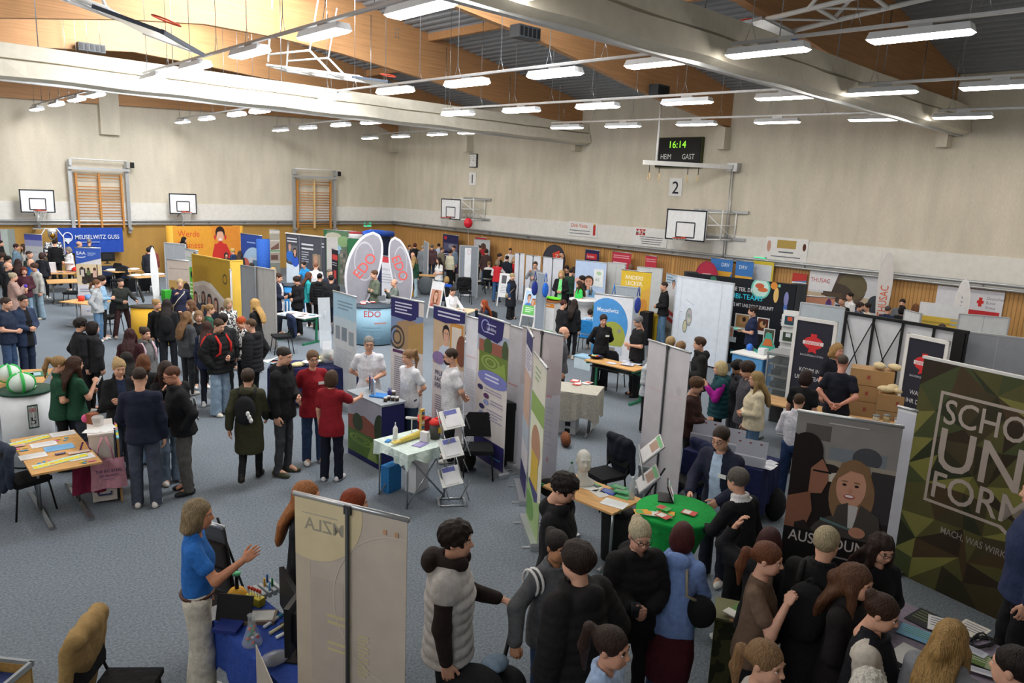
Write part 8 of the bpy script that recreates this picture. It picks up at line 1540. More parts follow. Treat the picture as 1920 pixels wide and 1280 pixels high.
multi('wash_bowl', 'white oval bowl on the baby-care table', 'bowl', F_(-.05, -.1), [('bowl', lambda g: g.lathe([(.12, 0), (.2, .08), (.21, .09), (.18, .07), (.02, .015)], m_white, 20, None, (0, 0, 0), 1, .7))]); multi('gift_basket', 'clear wrapped gift basket on the baby-care table', 'basket', F_(.25, .1), [('wrap', lambda g: g.ell((0, 0, .15), (.17, .14, .16), mat('#e0e4e4', 'glass', a=.35))), ('content', lambda g: [g.ell((.06*cos(k), .05*sin(k), .08+.02*k), (.05, .05, .05), mat(('#c89a8a', '#8aa08a', '#d8d0c0')[k % 3]), 8, 6) for k in range(6)])])
one('cream_towel', 'folded cream towel at the edge of the baby-care table', 'towel', F_(-.3, -.2), lambda g: g.ell((0, 0, .04), (.16, .1, .05), mat('#ddd0a2', 'cloth'))); one('cartoon_card', 'big curled white drawing on the baby-care table', 'poster', F_(-.7, .15, -.1), lambda g: g.add([(-.25+.5*i/8, .15*j, .12+.1*(i/8)+.05*sin(i/8*3)*(1-j)) for j in (0, 1, 2) for i in range(9)], [(j*9+i, j*9+i+1, j*9+i+10, j*9+i+9) for j in (0, 1) for i in range(8)], mat('#e6e8e0'), True)); leaflets((F_(-.7, -.1).x, F_(-.7, -.1).y), FZ, rz, 5, ['#8fc0c8', '#d87a6a', '#e0c060', '#e6e6e4'], 'colourful leaflet at the end of the baby-care table', spread=.2, seed=8); one('blue_cup', 'pale blue tub on the baby-care table', 'tub', F_(-.1, .2), lambda g: g.lathe([(.06, 0), (.07, .12)], mat('#a9cfe4'), 12)); one('yellow_packet', 'yellow packet on the baby-care table', 'packet', F_(.08, .2), bx((.16, .1, .1), (0, 0, .05), '#dfd878'), .3)
# --- green-framed school tables
c, w, d, rz = quad((513, 588), (570, 597), (540, 581), .76); table(c, w, max(.55, d), rz, 'green-legged table of leaflets beside the long-haired blonde', .76, top='#e4e4e2', frame='green'); leaflets(c, .762, rz, 8, ['#e8e8ea', '#9ac4dc', '#c8d4dc', '#e0b0a8'], 'leaflet on the green-legged table beside the long-haired blonde', spread=.45, seed=4); q = at(528, 640, .3); chair((q.x, q.y), rz+2.6, 'chair with a navy quilted jacket at the green-legged table'); jacket_on((q.x, q.y), rz+2.6, '#1f2c48', 'navy quilted jacket hung over the chair at the green-legged table')
c, w, d, rz = quad((1096, 674), (1190, 695), (1108, 666), .78); table(c, w, max(.5, d), rz, 'green-framed school table in front of the turtleneck', .78, frame='green')
multi('sweet_bowl', 'dark bowl of colourful sweets on the green-framed table', 'bowl', at(1117, 671, .782), [('bowl', lambda g: g.lathe([(.1, 0), (.17, .05), (.18, .05), (.1, .02)], mat('#2a2226'), 18)), ('sweets', lambda g: [g.ell((.1*cos(k*2.4)*math.sqrt(k/24), .1*sin(k*2.4)*math.sqrt(k/24), .055), (.025, .02, .015), mat(('#c83a3a', '#3a9a4a', '#e0c040', '#3a6ac0', '#e6e6e6')[k % 5]), 6, 4) for k in range(24)])])
leaflets((c[0]+.2, c[1]-.1), .782, rz, 6, ['#e2e4ea', '#c3cce0'], 'white brochure on the green-framed table', w=.21, l=.15, spread=.35, seed=6); q = at(1150, 712, .3); chair((q.x+.35, q.y+.3), rz+.2, 'black visitor chair under the green-framed table')
multi('storage_box', 'clear blue-lidded plastic box on the floor beside the turtleneck', 'box', at(1098, 690, .0), [('box', bx((.5, .35, .3), (0, 0, .15), '#c3d4dc')), ('lid', bx((.53, .38, .03), (0, 0, .31), '#9cc4dc'))], rz)
# --- table with grey cloth and striped boxes
c, w, d, rz = quad((1050, 728), (1106, 735), (1062, 712), .85); table((c[0]-.2, c[1]), w+.5, max(.5, d), rz, 'table under grey-beige paper cloth behind the banner rears', .85, cloth=('#b5b2a6', 'grey-beige paper cloth on the table behind the banner rears', .5)); leaflets((c[0]+.1, c[1]), .86, rz, 4, ['#e8e6e2', '#c8605a'], 'leaflet on the grey-beige cloth', spread=.2, seed=1)
for k in range(6): multi('file_box', 'white box with black label, stacked under the grey-beige cloth', 'box', at(1062, 808, 0)+Vector((0, 0, .13*k)), [('box', bx((.4, .3, .125), (0, 0, .065), '#e0e0e2')), ('label', bx((.1, .01, .08), (.05, -.152, .065), '#17181a'))], rz, 'stack of labelled file boxes')
one('leather_bag', 'brown leather bag on the floor beside the pink-tinted banner', 'bag', at(1060, 835, .0), lambda g: g.ell((0, 0, .12), (.2, .09, .13), mat('#7a4a30', 'cloth')), .9)
# --- white bar table, striped counter, A-boards, bags
c = at(1096, 560, 1.08); high_table((c.x, c.y), 'white stretch-covered bar table next to the striped counter', '#e2e2e4', 1.08, .5); multi('thermos', 'steel thermos jug on the white bar table', 'jug', at(1107, 553, 1.085), [('jug', lambda g: g.lathe([(.05, 0), (.055, .2), (.03, .27), (.03, .3)], m_steel, 14)), ('handle', lambda g: g.tube([(.05, 0, .06), (.1, 0, .12), (.05, 0, .24)], .01, m_black, 5))]); one('glass_jug', 'glass carafe on the white bar table', 'jug', at(1099, 556, 1.085), lambda g: g.lathe([(.045, 0), (.05, .14), (.035, .2)], mat('#dfe4e6', 'glass', a=.5), 12))
A, B = at(1022, 562, 1.05), at(1060, 568, 1.05); t = thing('promotion_counter', 'white counter with orange stripe and green foot before the laughing blonde', 'counter', ((A.x+B.x)/2, (A.y+B.y)/2+.25, 0), ang(A, B)); w = (B-A).length; g = MB(); g.box((0, 0, .52), (w, .5, 1.04), m_pan); printed(g, w, 1.04, [('r', 0, .04, 1, .16, '#dd8a34'), ('L', .1, .08, .8, 1, .06, '#f2e4d0'), ('r', 0, .86, 1, 1, '#4fb04a'), ('t', 'IKS', .25, .42, .1, '#8a9090', 'c', .9, False)], -.252); g.obj('body', t); g = MB(); g.box((0, 0, 1.05), (w+.05, .55, .03), mat('#9a5a34')); g.obj('top', t); one('lime_cloth', 'lime green cloth draped on the striped counter', 'cloth', (A+B)/2+Vector((.1, .2, .04)), lambda g: g.ell((0, 0, .03), (.35, .16, .05), mat('#6fdc3a', 'cloth')), ang(A, B)-.2); one('menu_stand', 'yellow upright card on the striped counter', 'card', (A+B)/2+Vector((-.2, .3, .017)), lambda g: g.box((0, 0, .14), (.2, .03, .28), mat('#dfe060')), ang(A, B))
def aboard(x1, y1, x2, y2, lab, ops, h=1.25):
 a, b = at(x1, y1, h), at(x2, y2, h); t = thing('a_board', lab, 'sign', ((a.x+b.x)/2, (a.y+b.y)/2, 0), ang(a, b)); W_ = max(.55, (b-a).length); T = Matrix.Rotation(R(-12), 4, 'X'); g = MB(); g.box((0, 0, .82), (W_, .02, .86), m_pan, T); printed(g, W_*.9, .78, ops, -.011, None, 1.2, T); g.obj('poster', t)
 for s in (-1, 1): g = MB(); g.box((s*W_/2, 0, .64), (.04, .03, 1.28), m_white, T); g.obj('frame_side', t); g = MB(); g.tube([(s*W_*.45, .26, 1.2), (s*W_*.48, .5, 0)], .014, m_white, 5); g.obj('rear_leg', t)
 for z in (.38, 1.26): g = MB(); g.box((0, 0, z), (W_, .03, .04), m_white, T); g.obj('frame_rail', t)
aboard(980, 541, 1000, 544, 'white A-board with a family photo and green lower half', [('r', 0, 0, 1, .6, '#b8d0ea')]+face_ops(.35, .3, .28, '#5a4030', '#d0a088', '#4f7ac0', 1.3, .3, 0)+face_ops(.72, .42, .22, '#a8784a', '#d8a890', '#d8a0a0', 1.3)+[('r', 0, .62, 1, 1, '#6fc068'), ('L', .2, .7, .85, 3, .08, '#d8f0d4')]); aboard(935, 513, 958, 515, 'white A-board with grey picture behind the red vest', [('r', .1, .0, .5, .4, '#5a5a60'), ('L', .1, .5, .8, 5, .08, '#b0b4bc')]); aboard(803, 536, 820, 539, 'white poster stand with a portrait beside the seated blue shirt', [('r', 0, .25, 1, 1, '#c98f7a')]+face_ops(.5, .5, .4, '#7a5030', '#d8a890', '#b0605a', 1.3), 1.1)
for x, y, z, col, l in ((1004, 512, 2.0, '#2a3a8a', 'dark blue bag on the narrow grey partition'), (1024, 515, 2.0, '#2a6ad0', 'bright blue bag on the narrow grey partition'), (1198, 541, 1.95, '#34449a', 'violet-blue umbrella bag on the strapped grey partition'), (1152, 537, 1.95, '#2f86d8', 'bright blue strap on the strapped grey partition')): one('hanging_bag', l, 'bag', at(x, y, z)*.993-Vector((0, 0, .42)), lambda g: (g.ell((0, 0, 0), (.13, .05, .22), mat(col, 'cloth')), g.tube([(-.06, 0, .25), (0, 0, .5), (.06, 0, .25)], .015, mat(col, 'cloth'), 5)))
multi('waste_bin', 'yellow bin beside the blue jeans', 'bin', at(1226, 640, 0), [('bin', bx((.45, .4, .8), (0, 0, .4), '#b89a24')), ('lid', bx((.47, .42, .05), (0, 0, .83), '#a3881e'))], .3); one('bar_stool_box', 'tall narrow black counter at the yellow banner', 'counter', at(1208, 645, 0), bx((.35, .3, 1.0), (0, 0, .5), '#15151a'), .2)
# seats under sitting people
def seat_for(pid, lab, col='#1a1b1e'): o = PEOPLE[pid]['o']; chair((o.location.x, o.location.y), o.rotation_euler[2], lab, col)
seat_for('blueseated', 'black chair of the blond person in blue at the pale table'); seat_for('redheadseated', 'black chair of the seated redhead'); seat_for('whitesleevefar', 'black chair of the visitor with a ribbon'); seat_for('bluechild', 'bright blue chair of the child in pale blue', '#2f8fd8')
q = at(900, 528, .5); chair((q.x, q.y), -2.2, 'black folding chair before the grey fabric partition'); q = at(872, 545, .5); chair((q.x, q.y), 2.6, 'chair with a black coat at the pale table'); jacket_on((q.x, q.y), 2.6, '#17181a', 'black coat over the chair at the pale table', 'coat')
c, w, d, rz = quad((862, 590), (897, 580), (850, 580), .76); table(c, max(1.2, w), .7, rz, 'pale table of the youth in white shirt and the redhead', .76, top='#d9c8a4'); leaflets(c, .762, rz, 3, ['#e6e6e2', '#c6d2d8'], 'paper on the pale table', spread=.4, seed=5); c, w, d, rz = quad((790, 512), (836, 514), (800, 508), .76); c = (c[0]-.8, c[1]-.7); table(c, min(w, 1.6), .6, rz, 'wooden table in front of the woman in pale jeans', .76); bottle(803, 508, .77, 'tall clear bottle on the wooden table by the narrow panel'); one('coat', 'grey coat hanging at the wooden table by the narrow panel', 'coat', at(798, 535, .4), lambda g: g.ell((0, 0, 0), (.35, .15, .38), mat('#5e6468', 'cloth')), rz)
# --- items on the rounded counter, acrylic easel
leaflets((at(695, 567, 1.09).x, at(695, 567, 1.09).y), 1.09, rzf, 5, ['#e8e6e8', '#d0504a'], 'leaflet on the rounded pale blue counter', spread=.3, seed=12); multi('laptop', 'grey laptop on the rounded pale blue counter', 'laptop', at(722, 566, 1.09), [('keyboard', bx((.3, .2, .015), (0, 0, .008), '#8a8e92')), ('screen', lambda g: g.box((0, .1, .1), (.3, .012, .2), mat('#6a7076'), Matrix.Rotation(R(-14), 4, 'X')))], rzf+.8)
multi('acrylic_easel', 'clear acrylic brochure easel beside the sky-blue topped banner', 'stand', at(612, 672, 0), [('panel', lambda g: g.box((0, 0, .9), (.3, .02, 1.3), mat('#dfe6ec', 'glass', a=.45), Matrix.Rotation(R(-10), 4, 'X'))), ('leaflet', lambda g: g.box((0, -.06, .35), (.22, .01, .2), m_pan)), ('leg', lambda g: g.tube([(0, .1, 1.2), (0, .5, 0)], .01, m_alu, 5))], rzf+.2); one('parcel', 'brown cardboard parcel beside the rounded counter', 'box', at(728, 632, 0), bx((.25, .25, .4), (0, 0, .2), '#b08a5c'), .3)
# --- food wall table, brochure rack, glass cabinet
c, w, d, rz = quad((1432, 673), (1456, 668), (1381, 657), .9); t = thing('standing_desk', 'pale blue desk with white top before the food wall', 'table', (c[0], c[1], 0), rz); g = MB(); g.box((0, 0, .89), (max(w, .5), d, .03), m_white); g.obj('desktop', t)
for s in (-1, 1): g = MB(); g.box((s*max(w, .5)*.4, 0, .44), (.05, d*.9, .88), mat('#5a9ad0')); g.obj('side_panel', t)
one('glove_packet', 'blue crumpled packet on the pale blue desk', 'packet', at(1405, 656, .91), lambda g: g.ell((0, 0, .07), (.09, .07, .09), mat('#3a78e0'))); one('white_box', 'small white box on the pale blue desk', 'box', at(1432, 663, .91), bx((.26, .16, .14), (0, 0, .07), '#dfe2e6'), rz); one('cutout_sign', 'flask-shaped cardboard sign with food picture by the pale blue desk', 'sign', (c[0]+.25, c[1]-.2, .906), lambda g: (g.prism([(-.25, 0), (.25, 0), (.08, .38), (.06, .5), (-.06, .5), (-.08, .38)], 0, .02, mat('#4fae9c')), g.prism([(-.12, .2), (.12, .2), (.06, .36), (-.06, .36)], -.012, -.002, mat('#c8703a'))), rz-1.2)
t = thing('brochure_rack', 'white brochure rack between the food wall and the bakery banner', 'rack', at(1469, 705, 0), ang(at(1460, 600, 1), at(1490, 604, 1))); g = MB(); g.box((0, .1, .85), (.42, .04, 1.7), m_white); g.obj('back', t)
for k in range(3): g = MB(); g.box((0, 0, 1.45-.42*k), (.42, .03, .3), m_white, Matrix.Translation((0, 0, 0))); o = g.obj('shelf', t); g = MB(); g.box((0, -.025, 1.46-.42*k), (.26, .01, .22), mat(('#2a4a5a', '#3a4a3a', '#c8c8cc')[k])); g.box((0, -.033, 1.5-.42*k), (.12, .004, .1), mat(('#d8603a', '#dfe2e6', '#3a3c40')[k])); g.obj('brochure', o)
t = thing('display_cabinet', 'glass display cabinet with dark shelves in front of the brochure rack', 'cabinet', at(1462, 800, 0), ang(at(1440, 655, 1.4), at(1483, 662, 1.4))); g = MB(); g.box((0, .25, .75), (.62, .03, 1.5), mat('#3a3d3c')); g.box((0, 0, 1.5), (.66, .54, .04), mat('#8a8e90')); g.box((0, 0, .55), (.66, .54, .05), mat('#5a5048')); [g.box((sx*.31, sy*.25, .75), (.03, .03, 1.5), m_alu) for sx in (-1, 1) for sy in (-1, 1)]; g.obj('frame', t)
for k in range(3): g = MB(); g.box((0, 0, .8+.24*k), (.6, .48, .012), mat('#7a8080')); o = g.obj('shelf', t); g = MB(); [g.box((-.2+.2*j, 0, .86+.24*k), (.14, .2, .1), mat(('#3c4650', '#22262c', '#555a58')[(j+k) % 3])) for j in range(3)]; g.obj('exhibit', o)
g = MB(); g.box((0, -.262, 1.02), (.6, .006, .92), mat('#9aa4a6', 'glass', a=.16)); g.obj('glass_door', t); c = at(1465, 764, .85); table((c.x+.4, c.y), 1.5, .6, ang(at(1445, 752, .8), at(1500, 765, .8)), 'wooden table under the hands of the visitors at the glass cabinet', .85, top='#c8a070')
# --- bakery boxes and bread
rz = ang(at(1612, 690, 1.3), at(1688, 700, 1.3)); b0 = at(1682, 716, 1.4); b0.z = 0
for i in range(2):
 for k in range(4 if i else 5): multi('cardboard_box', 'brown shipping box in the %s stack behind the navy T-shirts' % ('closer' if i else 'rear'), 'box', b0+Matrix.Rotation(rz, 3, 'Z') @ Vector((.1-.5*(1-i), .46*(1-i), .3*k)), [('box', bx((.72, .42, .29), (0, 0, .15), '#b58f62')), ('print', lambda g: (g.box((-.05, -.2115, .16), (.05, .002, .07), mat('#a8564a')), g.box((.362, 0, .18), (.002, .05, .03), mat('#2a2420'))))], rz, 'brown boxes in the %s stack' % ('closer' if i else 'rear'))
for k, (x, y) in enumerate(((-.25, -.1), (.0, -.08), (.22, -.1), (-.15, .1), (.12, .1), (-.4, .42), (-.15, .45))): one('bread_bag', 'cream paper bag of bread on the brown boxes', 'bread', b0+Matrix.Rotation(rz, 3, 'Z') @ Vector((x+.1, y, 1.21 if k < 5 else 1.51)), lambda g: (g.ell((0, 0, .06), (.15, .1, .06), mat('#dcc9a0', 'cloth')), g.box((0, 0, .11), (.16, .02, .01), mat('#e0d2ae'))), rz+.4*k, 'bread bags on the brown boxes')
c = at(1655, 792, .9); c = (c.x, c.y-.1); table(c, 2.2, .7, rz, 'bakery tasting table in front of the brown boxes', .86);
for k in range(8): q = Matrix.Rotation(rz, 3, 'Z') @ Vector((-.2+.16*k, .12*(k % 2)+.05, 0)); multi('glass_jar', 'jar of flour or grain with a dark lid on the bakery table', 'jar', (c[0]+q.x, c[1]+q.y, .86), [('jar', lambda g: g.lathe([(.05, 0), (.052, .13)], mat(('#d8cfb8', '#c0b088', '#e0dccf')[k % 3], 'glass', a=.8), 12)), ('lid', lambda g: g.lathe([(.054, .13), (.054, .15)], mat('#8a8e92'), 12))], 0, 'jars on the bakery table')
for k in range(5): q = Matrix.Rotation(rz, 3, 'Z') @ Vector((-.9+.24*k, -.15+.08*(k % 2), 0)); multi('bread_tray', 'tray of bread slices on the bakery table', 'bread', (c[0]+q.x, c[1]+q.y, .86), [('tray', bx((.2, .16, .02), (0, 0, .01), '#d8d8d4')), ('bread', lambda g: [g.ell((-.05+.05*j, 0, .045), (.03, .06, .03), mat('#d0a45c'), 8, 6) for j in range(3)])], rz+.3*k, 'bread trays on the bakery table')
# --- navy clothed table with acrylic brochure holders
c, w, d, rz = quad((1283, 842), (1428, 883), (1318, 822), .84); table(c, w, max(.6, d), rz, 'long folding table under navy cloth behind the man in dark suit', .84, frame='black', cloth=('#1d2550', 'navy cloth on the long table behind the man in dark suit', .6)); TZ = .85
for k, (x, y, l) in enumerate(((1322, 822, 'near the banner rear'), (1365, 838, 'behind the man in dark suit'), (1405, 862, 'at the aisle end'))): multi('brochure_holder', 'clear acrylic brochure holder %s of the navy table' % l, 'holder', at(x, y+8, TZ), [('back', lambda g: g.box((0, 0, .17), (.42, .015, .34), mat('#b9bcc8', 'glass', a=.85), Matrix.Rotation(R(-14), 4, 'X'))), ('pocket', lambda g: g.box((0, -.05, .07), (.42, .06, .13), mat('#c9ccd6', 'glass', a=.5)))]+[('clip', (lambda j: lambda g: g.box((-.14+.14*j, -.07, .33), (.03, .02, .015), mat('#6a2a2a')))(j)) for j in range(3)], rz+.2)
leaflets((at(1446, 866, TZ).x, at(1446, 866, TZ).y), TZ+.006, rz, 3, ['#e6e8ee', '#c8ccd8'], 'white leaflet at the aisle end of the navy table', spread=.08, seed=9); bottle(1419, 975, 0, 'blue drinking bottle on the floor by the navy table', '#2f6a8a', '#22262c', .32, .05, 1.0); one('rucksack', 'black rucksack on the floor under the navy table', 'bag', at(1450, 972, 0), lambda g: g.ell((0, 0, .22), (.2, .15, .24), mat('#16171a', 'cloth')), .3); q = at(1290, 905, .4); chair((q.x, q.y), rz+2.8, 'chair with navy jacket beside the grey crate'); jacket_on((q.x, q.y), rz+2.8, '#1f2748', 'navy jacket draped over the chair beside the grey crate')
multi('stacking_crate', 'grey plastic crate standing open by the banner rear', 'crate', at(1225, 922, 0), [('wall', (lambda s: lambda g: g.box(*s))(s)) for s in (((-.2, 0, .24), (.02, .6, .48), mat('#8b9095')), ((.2, 0, .24), (.02, .6, .48), mat('#8b9095')), ((0, -.3, .24), (.4, .02, .48), mat('#8b9095')), ((0, .3, .24), (.4, .02, .48), mat('#8b9095')))]+[('rim', lambda g: [g.box((sx*.21, sy*.31, .48), (.03 if sx else .44, .64 if sx else .03, .04), mat('#a3a8ac')) for sx, sy in ((1, 0), (-1, 0), (0, 1), (0, -1))])], rz+.4)
# --- sloping literature table with the mannequin head, frames, green bar table
c, w, d, rz = quad((1092, 934), (1161, 957), (1052, 893), .82); c, w, d, rz = quad((1030, 905), (1161, 957), (1058, 889), .82); table(c, w, max(.62, d), rz, 'wooden table with a white mannequin head and green flyers', .82); WZ = .822
hv, hq, _ = head_geo(False, 1); t = thing('mannequin_head', 'white mannequin head on the wooden flyer table', 'mannequin', at(1092, 908, WZ), PI-.6); o = bpy.data.objects.new('head', np_mesh('head', hv*1.15+np.array((0, 0, .32)), hq, np.zeros(len(hq)), [mat('#dcdad2', rough=.35)])); C.objects.link(o); o.parent = t; g = MB(); g.lathe([(.17, 0), (.15, .04), (.07, .1), (.06, .16)], mat('#d8d6ce'), 18, None, (0, 0, 0), 1, .6); g.obj('shoulders', t)
bottle(1070, 905, WZ, 'clear bottle with green cap beside the mannequin head'); bottle(1184, 935, WZ, 'clear glass bottle at the far end of the wooden flyer table', '#c9cfd0', '#c9cfd0')
for x, y, a, b, cc, l, ro in ((1108, 905, .34, .1, '#3fae5a', 'green edged flyer fan near the mannequin head', -.2), (1104, 912, .3, .2, '#e4e6e4', 'white flyer fan beside the mannequin head', .2), (1160, 913, .2, .13, '#1f8a4a', 'dark green folded cloth on the wooden flyer table', 0), (1166, 921, .2, .13, '#23924f', 'second dark green folded cloth, nearer', .3), (1142, 922, .2, .15, '#2c4aa8', 'blue flyer stack on the wooden flyer table', .2), (1124, 925, .22, .15, '#d8d4d0', 'mixed photo flyers on the wooden flyer table', -.3), (1168, 930, .2, .14, '#4fae68', 'green and white flyer near the far end', .1), (1152, 944, .3, .2, '#e6e8ea', 'white sheet at the near corner of the wooden flyer table', .2)): sheet(x, y, WZ+(.03 if 'cloth' in l else 0), a, b, cc, l, rz+ro, '#c8d4cc')
one('tote_bag', 'black cloth bag with green print hanging at the end of the wooden flyer table', 'bag', at(1034, 915, .72), lambda g: (g.ell((0, 0, 0), (.2, .14, .12), mat('#141517', 'cloth')), g.box((0, -.12, .06), (.18, .02, .04), mat('#2f9a5a'))), rz); q = at(1152, 905, .45); chair((q.x+.15, q.y+.3), rz+2.9, 'black chair behind the wooden flyer table'); jacket_on((q.x+.15, q.y+.3), rz+2.9, '#181c2a', 'dark navy jacket on the chair behind the wooden flyer table'); multi('waste_bin', 'tall black bin in front of the wooden flyer table', 'bin', at(1150, 1045, 0), [('bin', lambda g: g.lathe([(.16, 0), (.19, .62)], mat('#17181a', 'cloth'), 18)), ('rim', lambda g: g.lathe([(.2, .62), (.2, .65)], m_black, 18))])
t = thing('literature_stand', 'tilted two-tier literature stand between the wooden and the green table', 'stand', at(1196, 1010, 0), rz-.5); g = MB(); g.tube([(0, .2, 0), (0, -.1, 1.3)], .012, m_alu, 6); g.tube([(-.1, -.25, 0), (.1, .25, 1.0)], .012, m_black, 6); g.obj('pole', t); g = MB(); g.box((0, 0, .012), (.4, .4, .02), m_dkgrey); g.obj('base', t)
for k in (0, 1): T = Matrix.Translation((-.02+.04*k, -.05, .72+.42*k)) @ Matrix.Rotation(R(-38), 4, 'X') @ Matrix.Rotation(R(22), 4, 'Y'); g = MB(); g.box((0, 0, .17), (.27, .02, .36), m_alu, T); o = g.obj('frame', t); g = MB(); g.box((0, -.012, .17), (.24, .004, .33), m_pan, T); g.box((0, -.016, .22), (.16, .003, .12), mat('#b89a8a'), T); g.box((.0, -.016, .31), (.22, .003, .05), mat('#7fc08a'), T); g.obj('poster', o)
c = at(1268, 955, 1.2); high_table((c.x, c.y), 'bright green stretch-covered bar table with a tablet', '#17a548', 1.2, .42); GT = 1.205
multi('tablet', 'tablet in a black folding case on the green bar table', 'tablet', at(1262, 935, GT), [('case', lambda g: (g.box((0, .0, .1), (.27, .015, .19), m_black, Matrix.Rotation(R(-22), 4, 'X')), g.box((0, .08, .005), (.25, .16, .01), m_black))), ('screen', lambda g: (g.box((0, -.01, .1), (.24, .004, .16), mat('#c9d0d4', 'glow', e=.35), Matrix.Rotation(R(-22), 4, 'X')), g.box((-.07, -.013, .11), (.07, .003, .12), mat('#b8505a'), Matrix.Rotation(R(-22), 4, 'X')), g.box((.03, -.013, .15), (.13, .003, .02), mat('#3fae5a'), Matrix.Rotation(R(-22), 4, 'X'))))], .6)
leaflets((at(1252, 962, GT).x, at(1252, 962, GT).y), GT, .4, 8, ['#d8dcd4', '#e0a030', '#4fae58', '#c8504a'], 'small flyer on the green bar table', w=.11, l=.15, spread=.16, seed=11)
# --- camouflage tables at the big camouflage wall
c, w, d, rz = quad((1640, 1178), (1826, 1272), (1722, 1143), .95); c2 = at(1765, 1205, .95); table((c2.x, c2.y), 1.9, .75, rz, 'flyer table in front of the camouflage wall', .94, top='#eeeeec', frame='black', cloth=('#8d8494', 'grey-violet faceted cloth on the flyer table', .7)); KZ = .95
for k, (x, y, a, b, cc, ik, l) in enumerate(((1735, 1160, .22, .3, '#23262a', '#7a8a4a', 'dark framed flyer at the rear corner of the flyer table'), (1728, 1192, .34, .2, '#7fb8d8', '#6a9a4a', 'blue and green landscape flyer on the flyer table'), (1765, 1172, .2, .26, '#dfe2e4', '#3a3c44', 'white framed flyer behind the half-up blonde'), (1822, 1180, .2, .26, '#e0dcd0', '#3a4a7a', 'flyer with coloured stripes by the black lanyards'), (1835, 1235, .26, .2, '#5f7a3a', '#d8d8cc', 'green camouflage flyer stack on the flyer table'), (1838, 1258, .2, .08, '#e6e8ee', '#5a6a9a', 'white card pack near the front edge'), (1816, 1215, .26, .1, '#c9cdd6', '#4a5a8a', 'pale lanyard pack on the flyer table'), (1872, 1252, .16, .16, '#9aa884', '#e0e0d8', 'olive sticker sheet at the aisle corner'))): sheet(x, y, KZ+.003*k, a, b, cc, l, rz+.2*(k % 3), ik, name='flyer', cat='flyer')
one('lanyard', 'tangle of black lanyards on the flyer table', 'lanyard', at(1842, 1205, KZ), lambda g: [g.tube([(.12*cos(q+k)*(1+.2*sin(3*q)), .07*sin(q+k*.7), .015+.01*sin(2*q+k)) for q in np.linspace(0, 6, 14)], .007, m_black, 4) for k in range(4)]); one('paper_sheet', 'white sheet under the arm of the half-up blonde', 'paper', at(1702, 1228, .96), bx((.21, .3, .003), (0, 0, 0), '#d8d8d6'), rz)
q = at(1388, 1150, .8); t = multi('camouflage_case', 'small table with camouflage cloth between the maroon jacket and the brown T-shirt', 'table', (q.x, q.y, 0), [('cloth', lambda g: (g.box((0, 0, .4), (.34, .42, .8), mat('#4a4a2c', 'pattern', b='#2c2f1c', sc=9)))), ('top', bx((.36, .44, .02), (0, 0, .81), '#7a7a58'))], .5)
for k, (x, y, cc, l) in enumerate(((1385, 1142, '#5f8a4a', 'green flyer on the small camouflage table'), (1380, 1158, '#8a6a4a', 'brown leather pouch on the small camouflage table'), (1388, 1150, '#d8503a', 'red label on the small camouflage table'), (1375, 1150, '#d8d8d0', 'white flyer on the small camouflage table'))): one('flyer', l, 'flyer', at(x, y, .825+.01*k), bx((.16 if k != 2 else .06, .1 if k != 2 else .05, .012), (0, 0, 0), cc), .5*k)
# --- pram
q = at(922, 1275, .75); rz = ang(at(870, 1230, 1), at(985, 1160, 1))
t = thing('pram', 'black pram with brown leather push bar between the puffer vest and the college jacket', 'pram', (q.x, q.y, 0), rz); f_ = Field((-.45, -.35, .3), (.5, .35, 1.0), .014); f_.el((-.05, 0, .62), (.38, .24, .2), .05).el((-.2, 0, .78), (.22, .24, .15), .04); V, Q = f_.net(); o = bpy.data.objects.new('canopy', np_mesh('canopy', V, Q, np.zeros(len(Q)), [mat('#1b1c20', 'cloth')])); C.objects.link(o); o.parent = t
g = MB(); g.ell((.05, .02, .86), (.12, .1, .05), mat('#8fa6bd', 'cloth')); g.obj('blanket', t); g = MB(); [g.tube([(.55, s*.24, 1.08), (.42, s*.25, .6), (-.25, s*.25, .18)], .018, m_black, 6) for s in (-1, 1)]; g.obj('chassis', t); g = MB(); g.tube([(.55, -.24, 1.08), (.62, -.2, 1.14), (.62, .2, 1.14), (.55, .24, 1.08)], .022, mat('#4a2c1e'), 8); g.obj('push_bar', t)
for x in (-.3, .3):
 for s in (-1, 1): g = MB(); g.tube([(x+.13*cos(a), s*.27, .14+.13*sin(a)) for a in np.linspace(0, 2*PI, 16)[:-1]], .02, m_black, 6, closed=True); g.tube([(x, s*.25, .14), (x, s*.29, .14)], .03, m_alu, 8); g.obj('wheel', t)
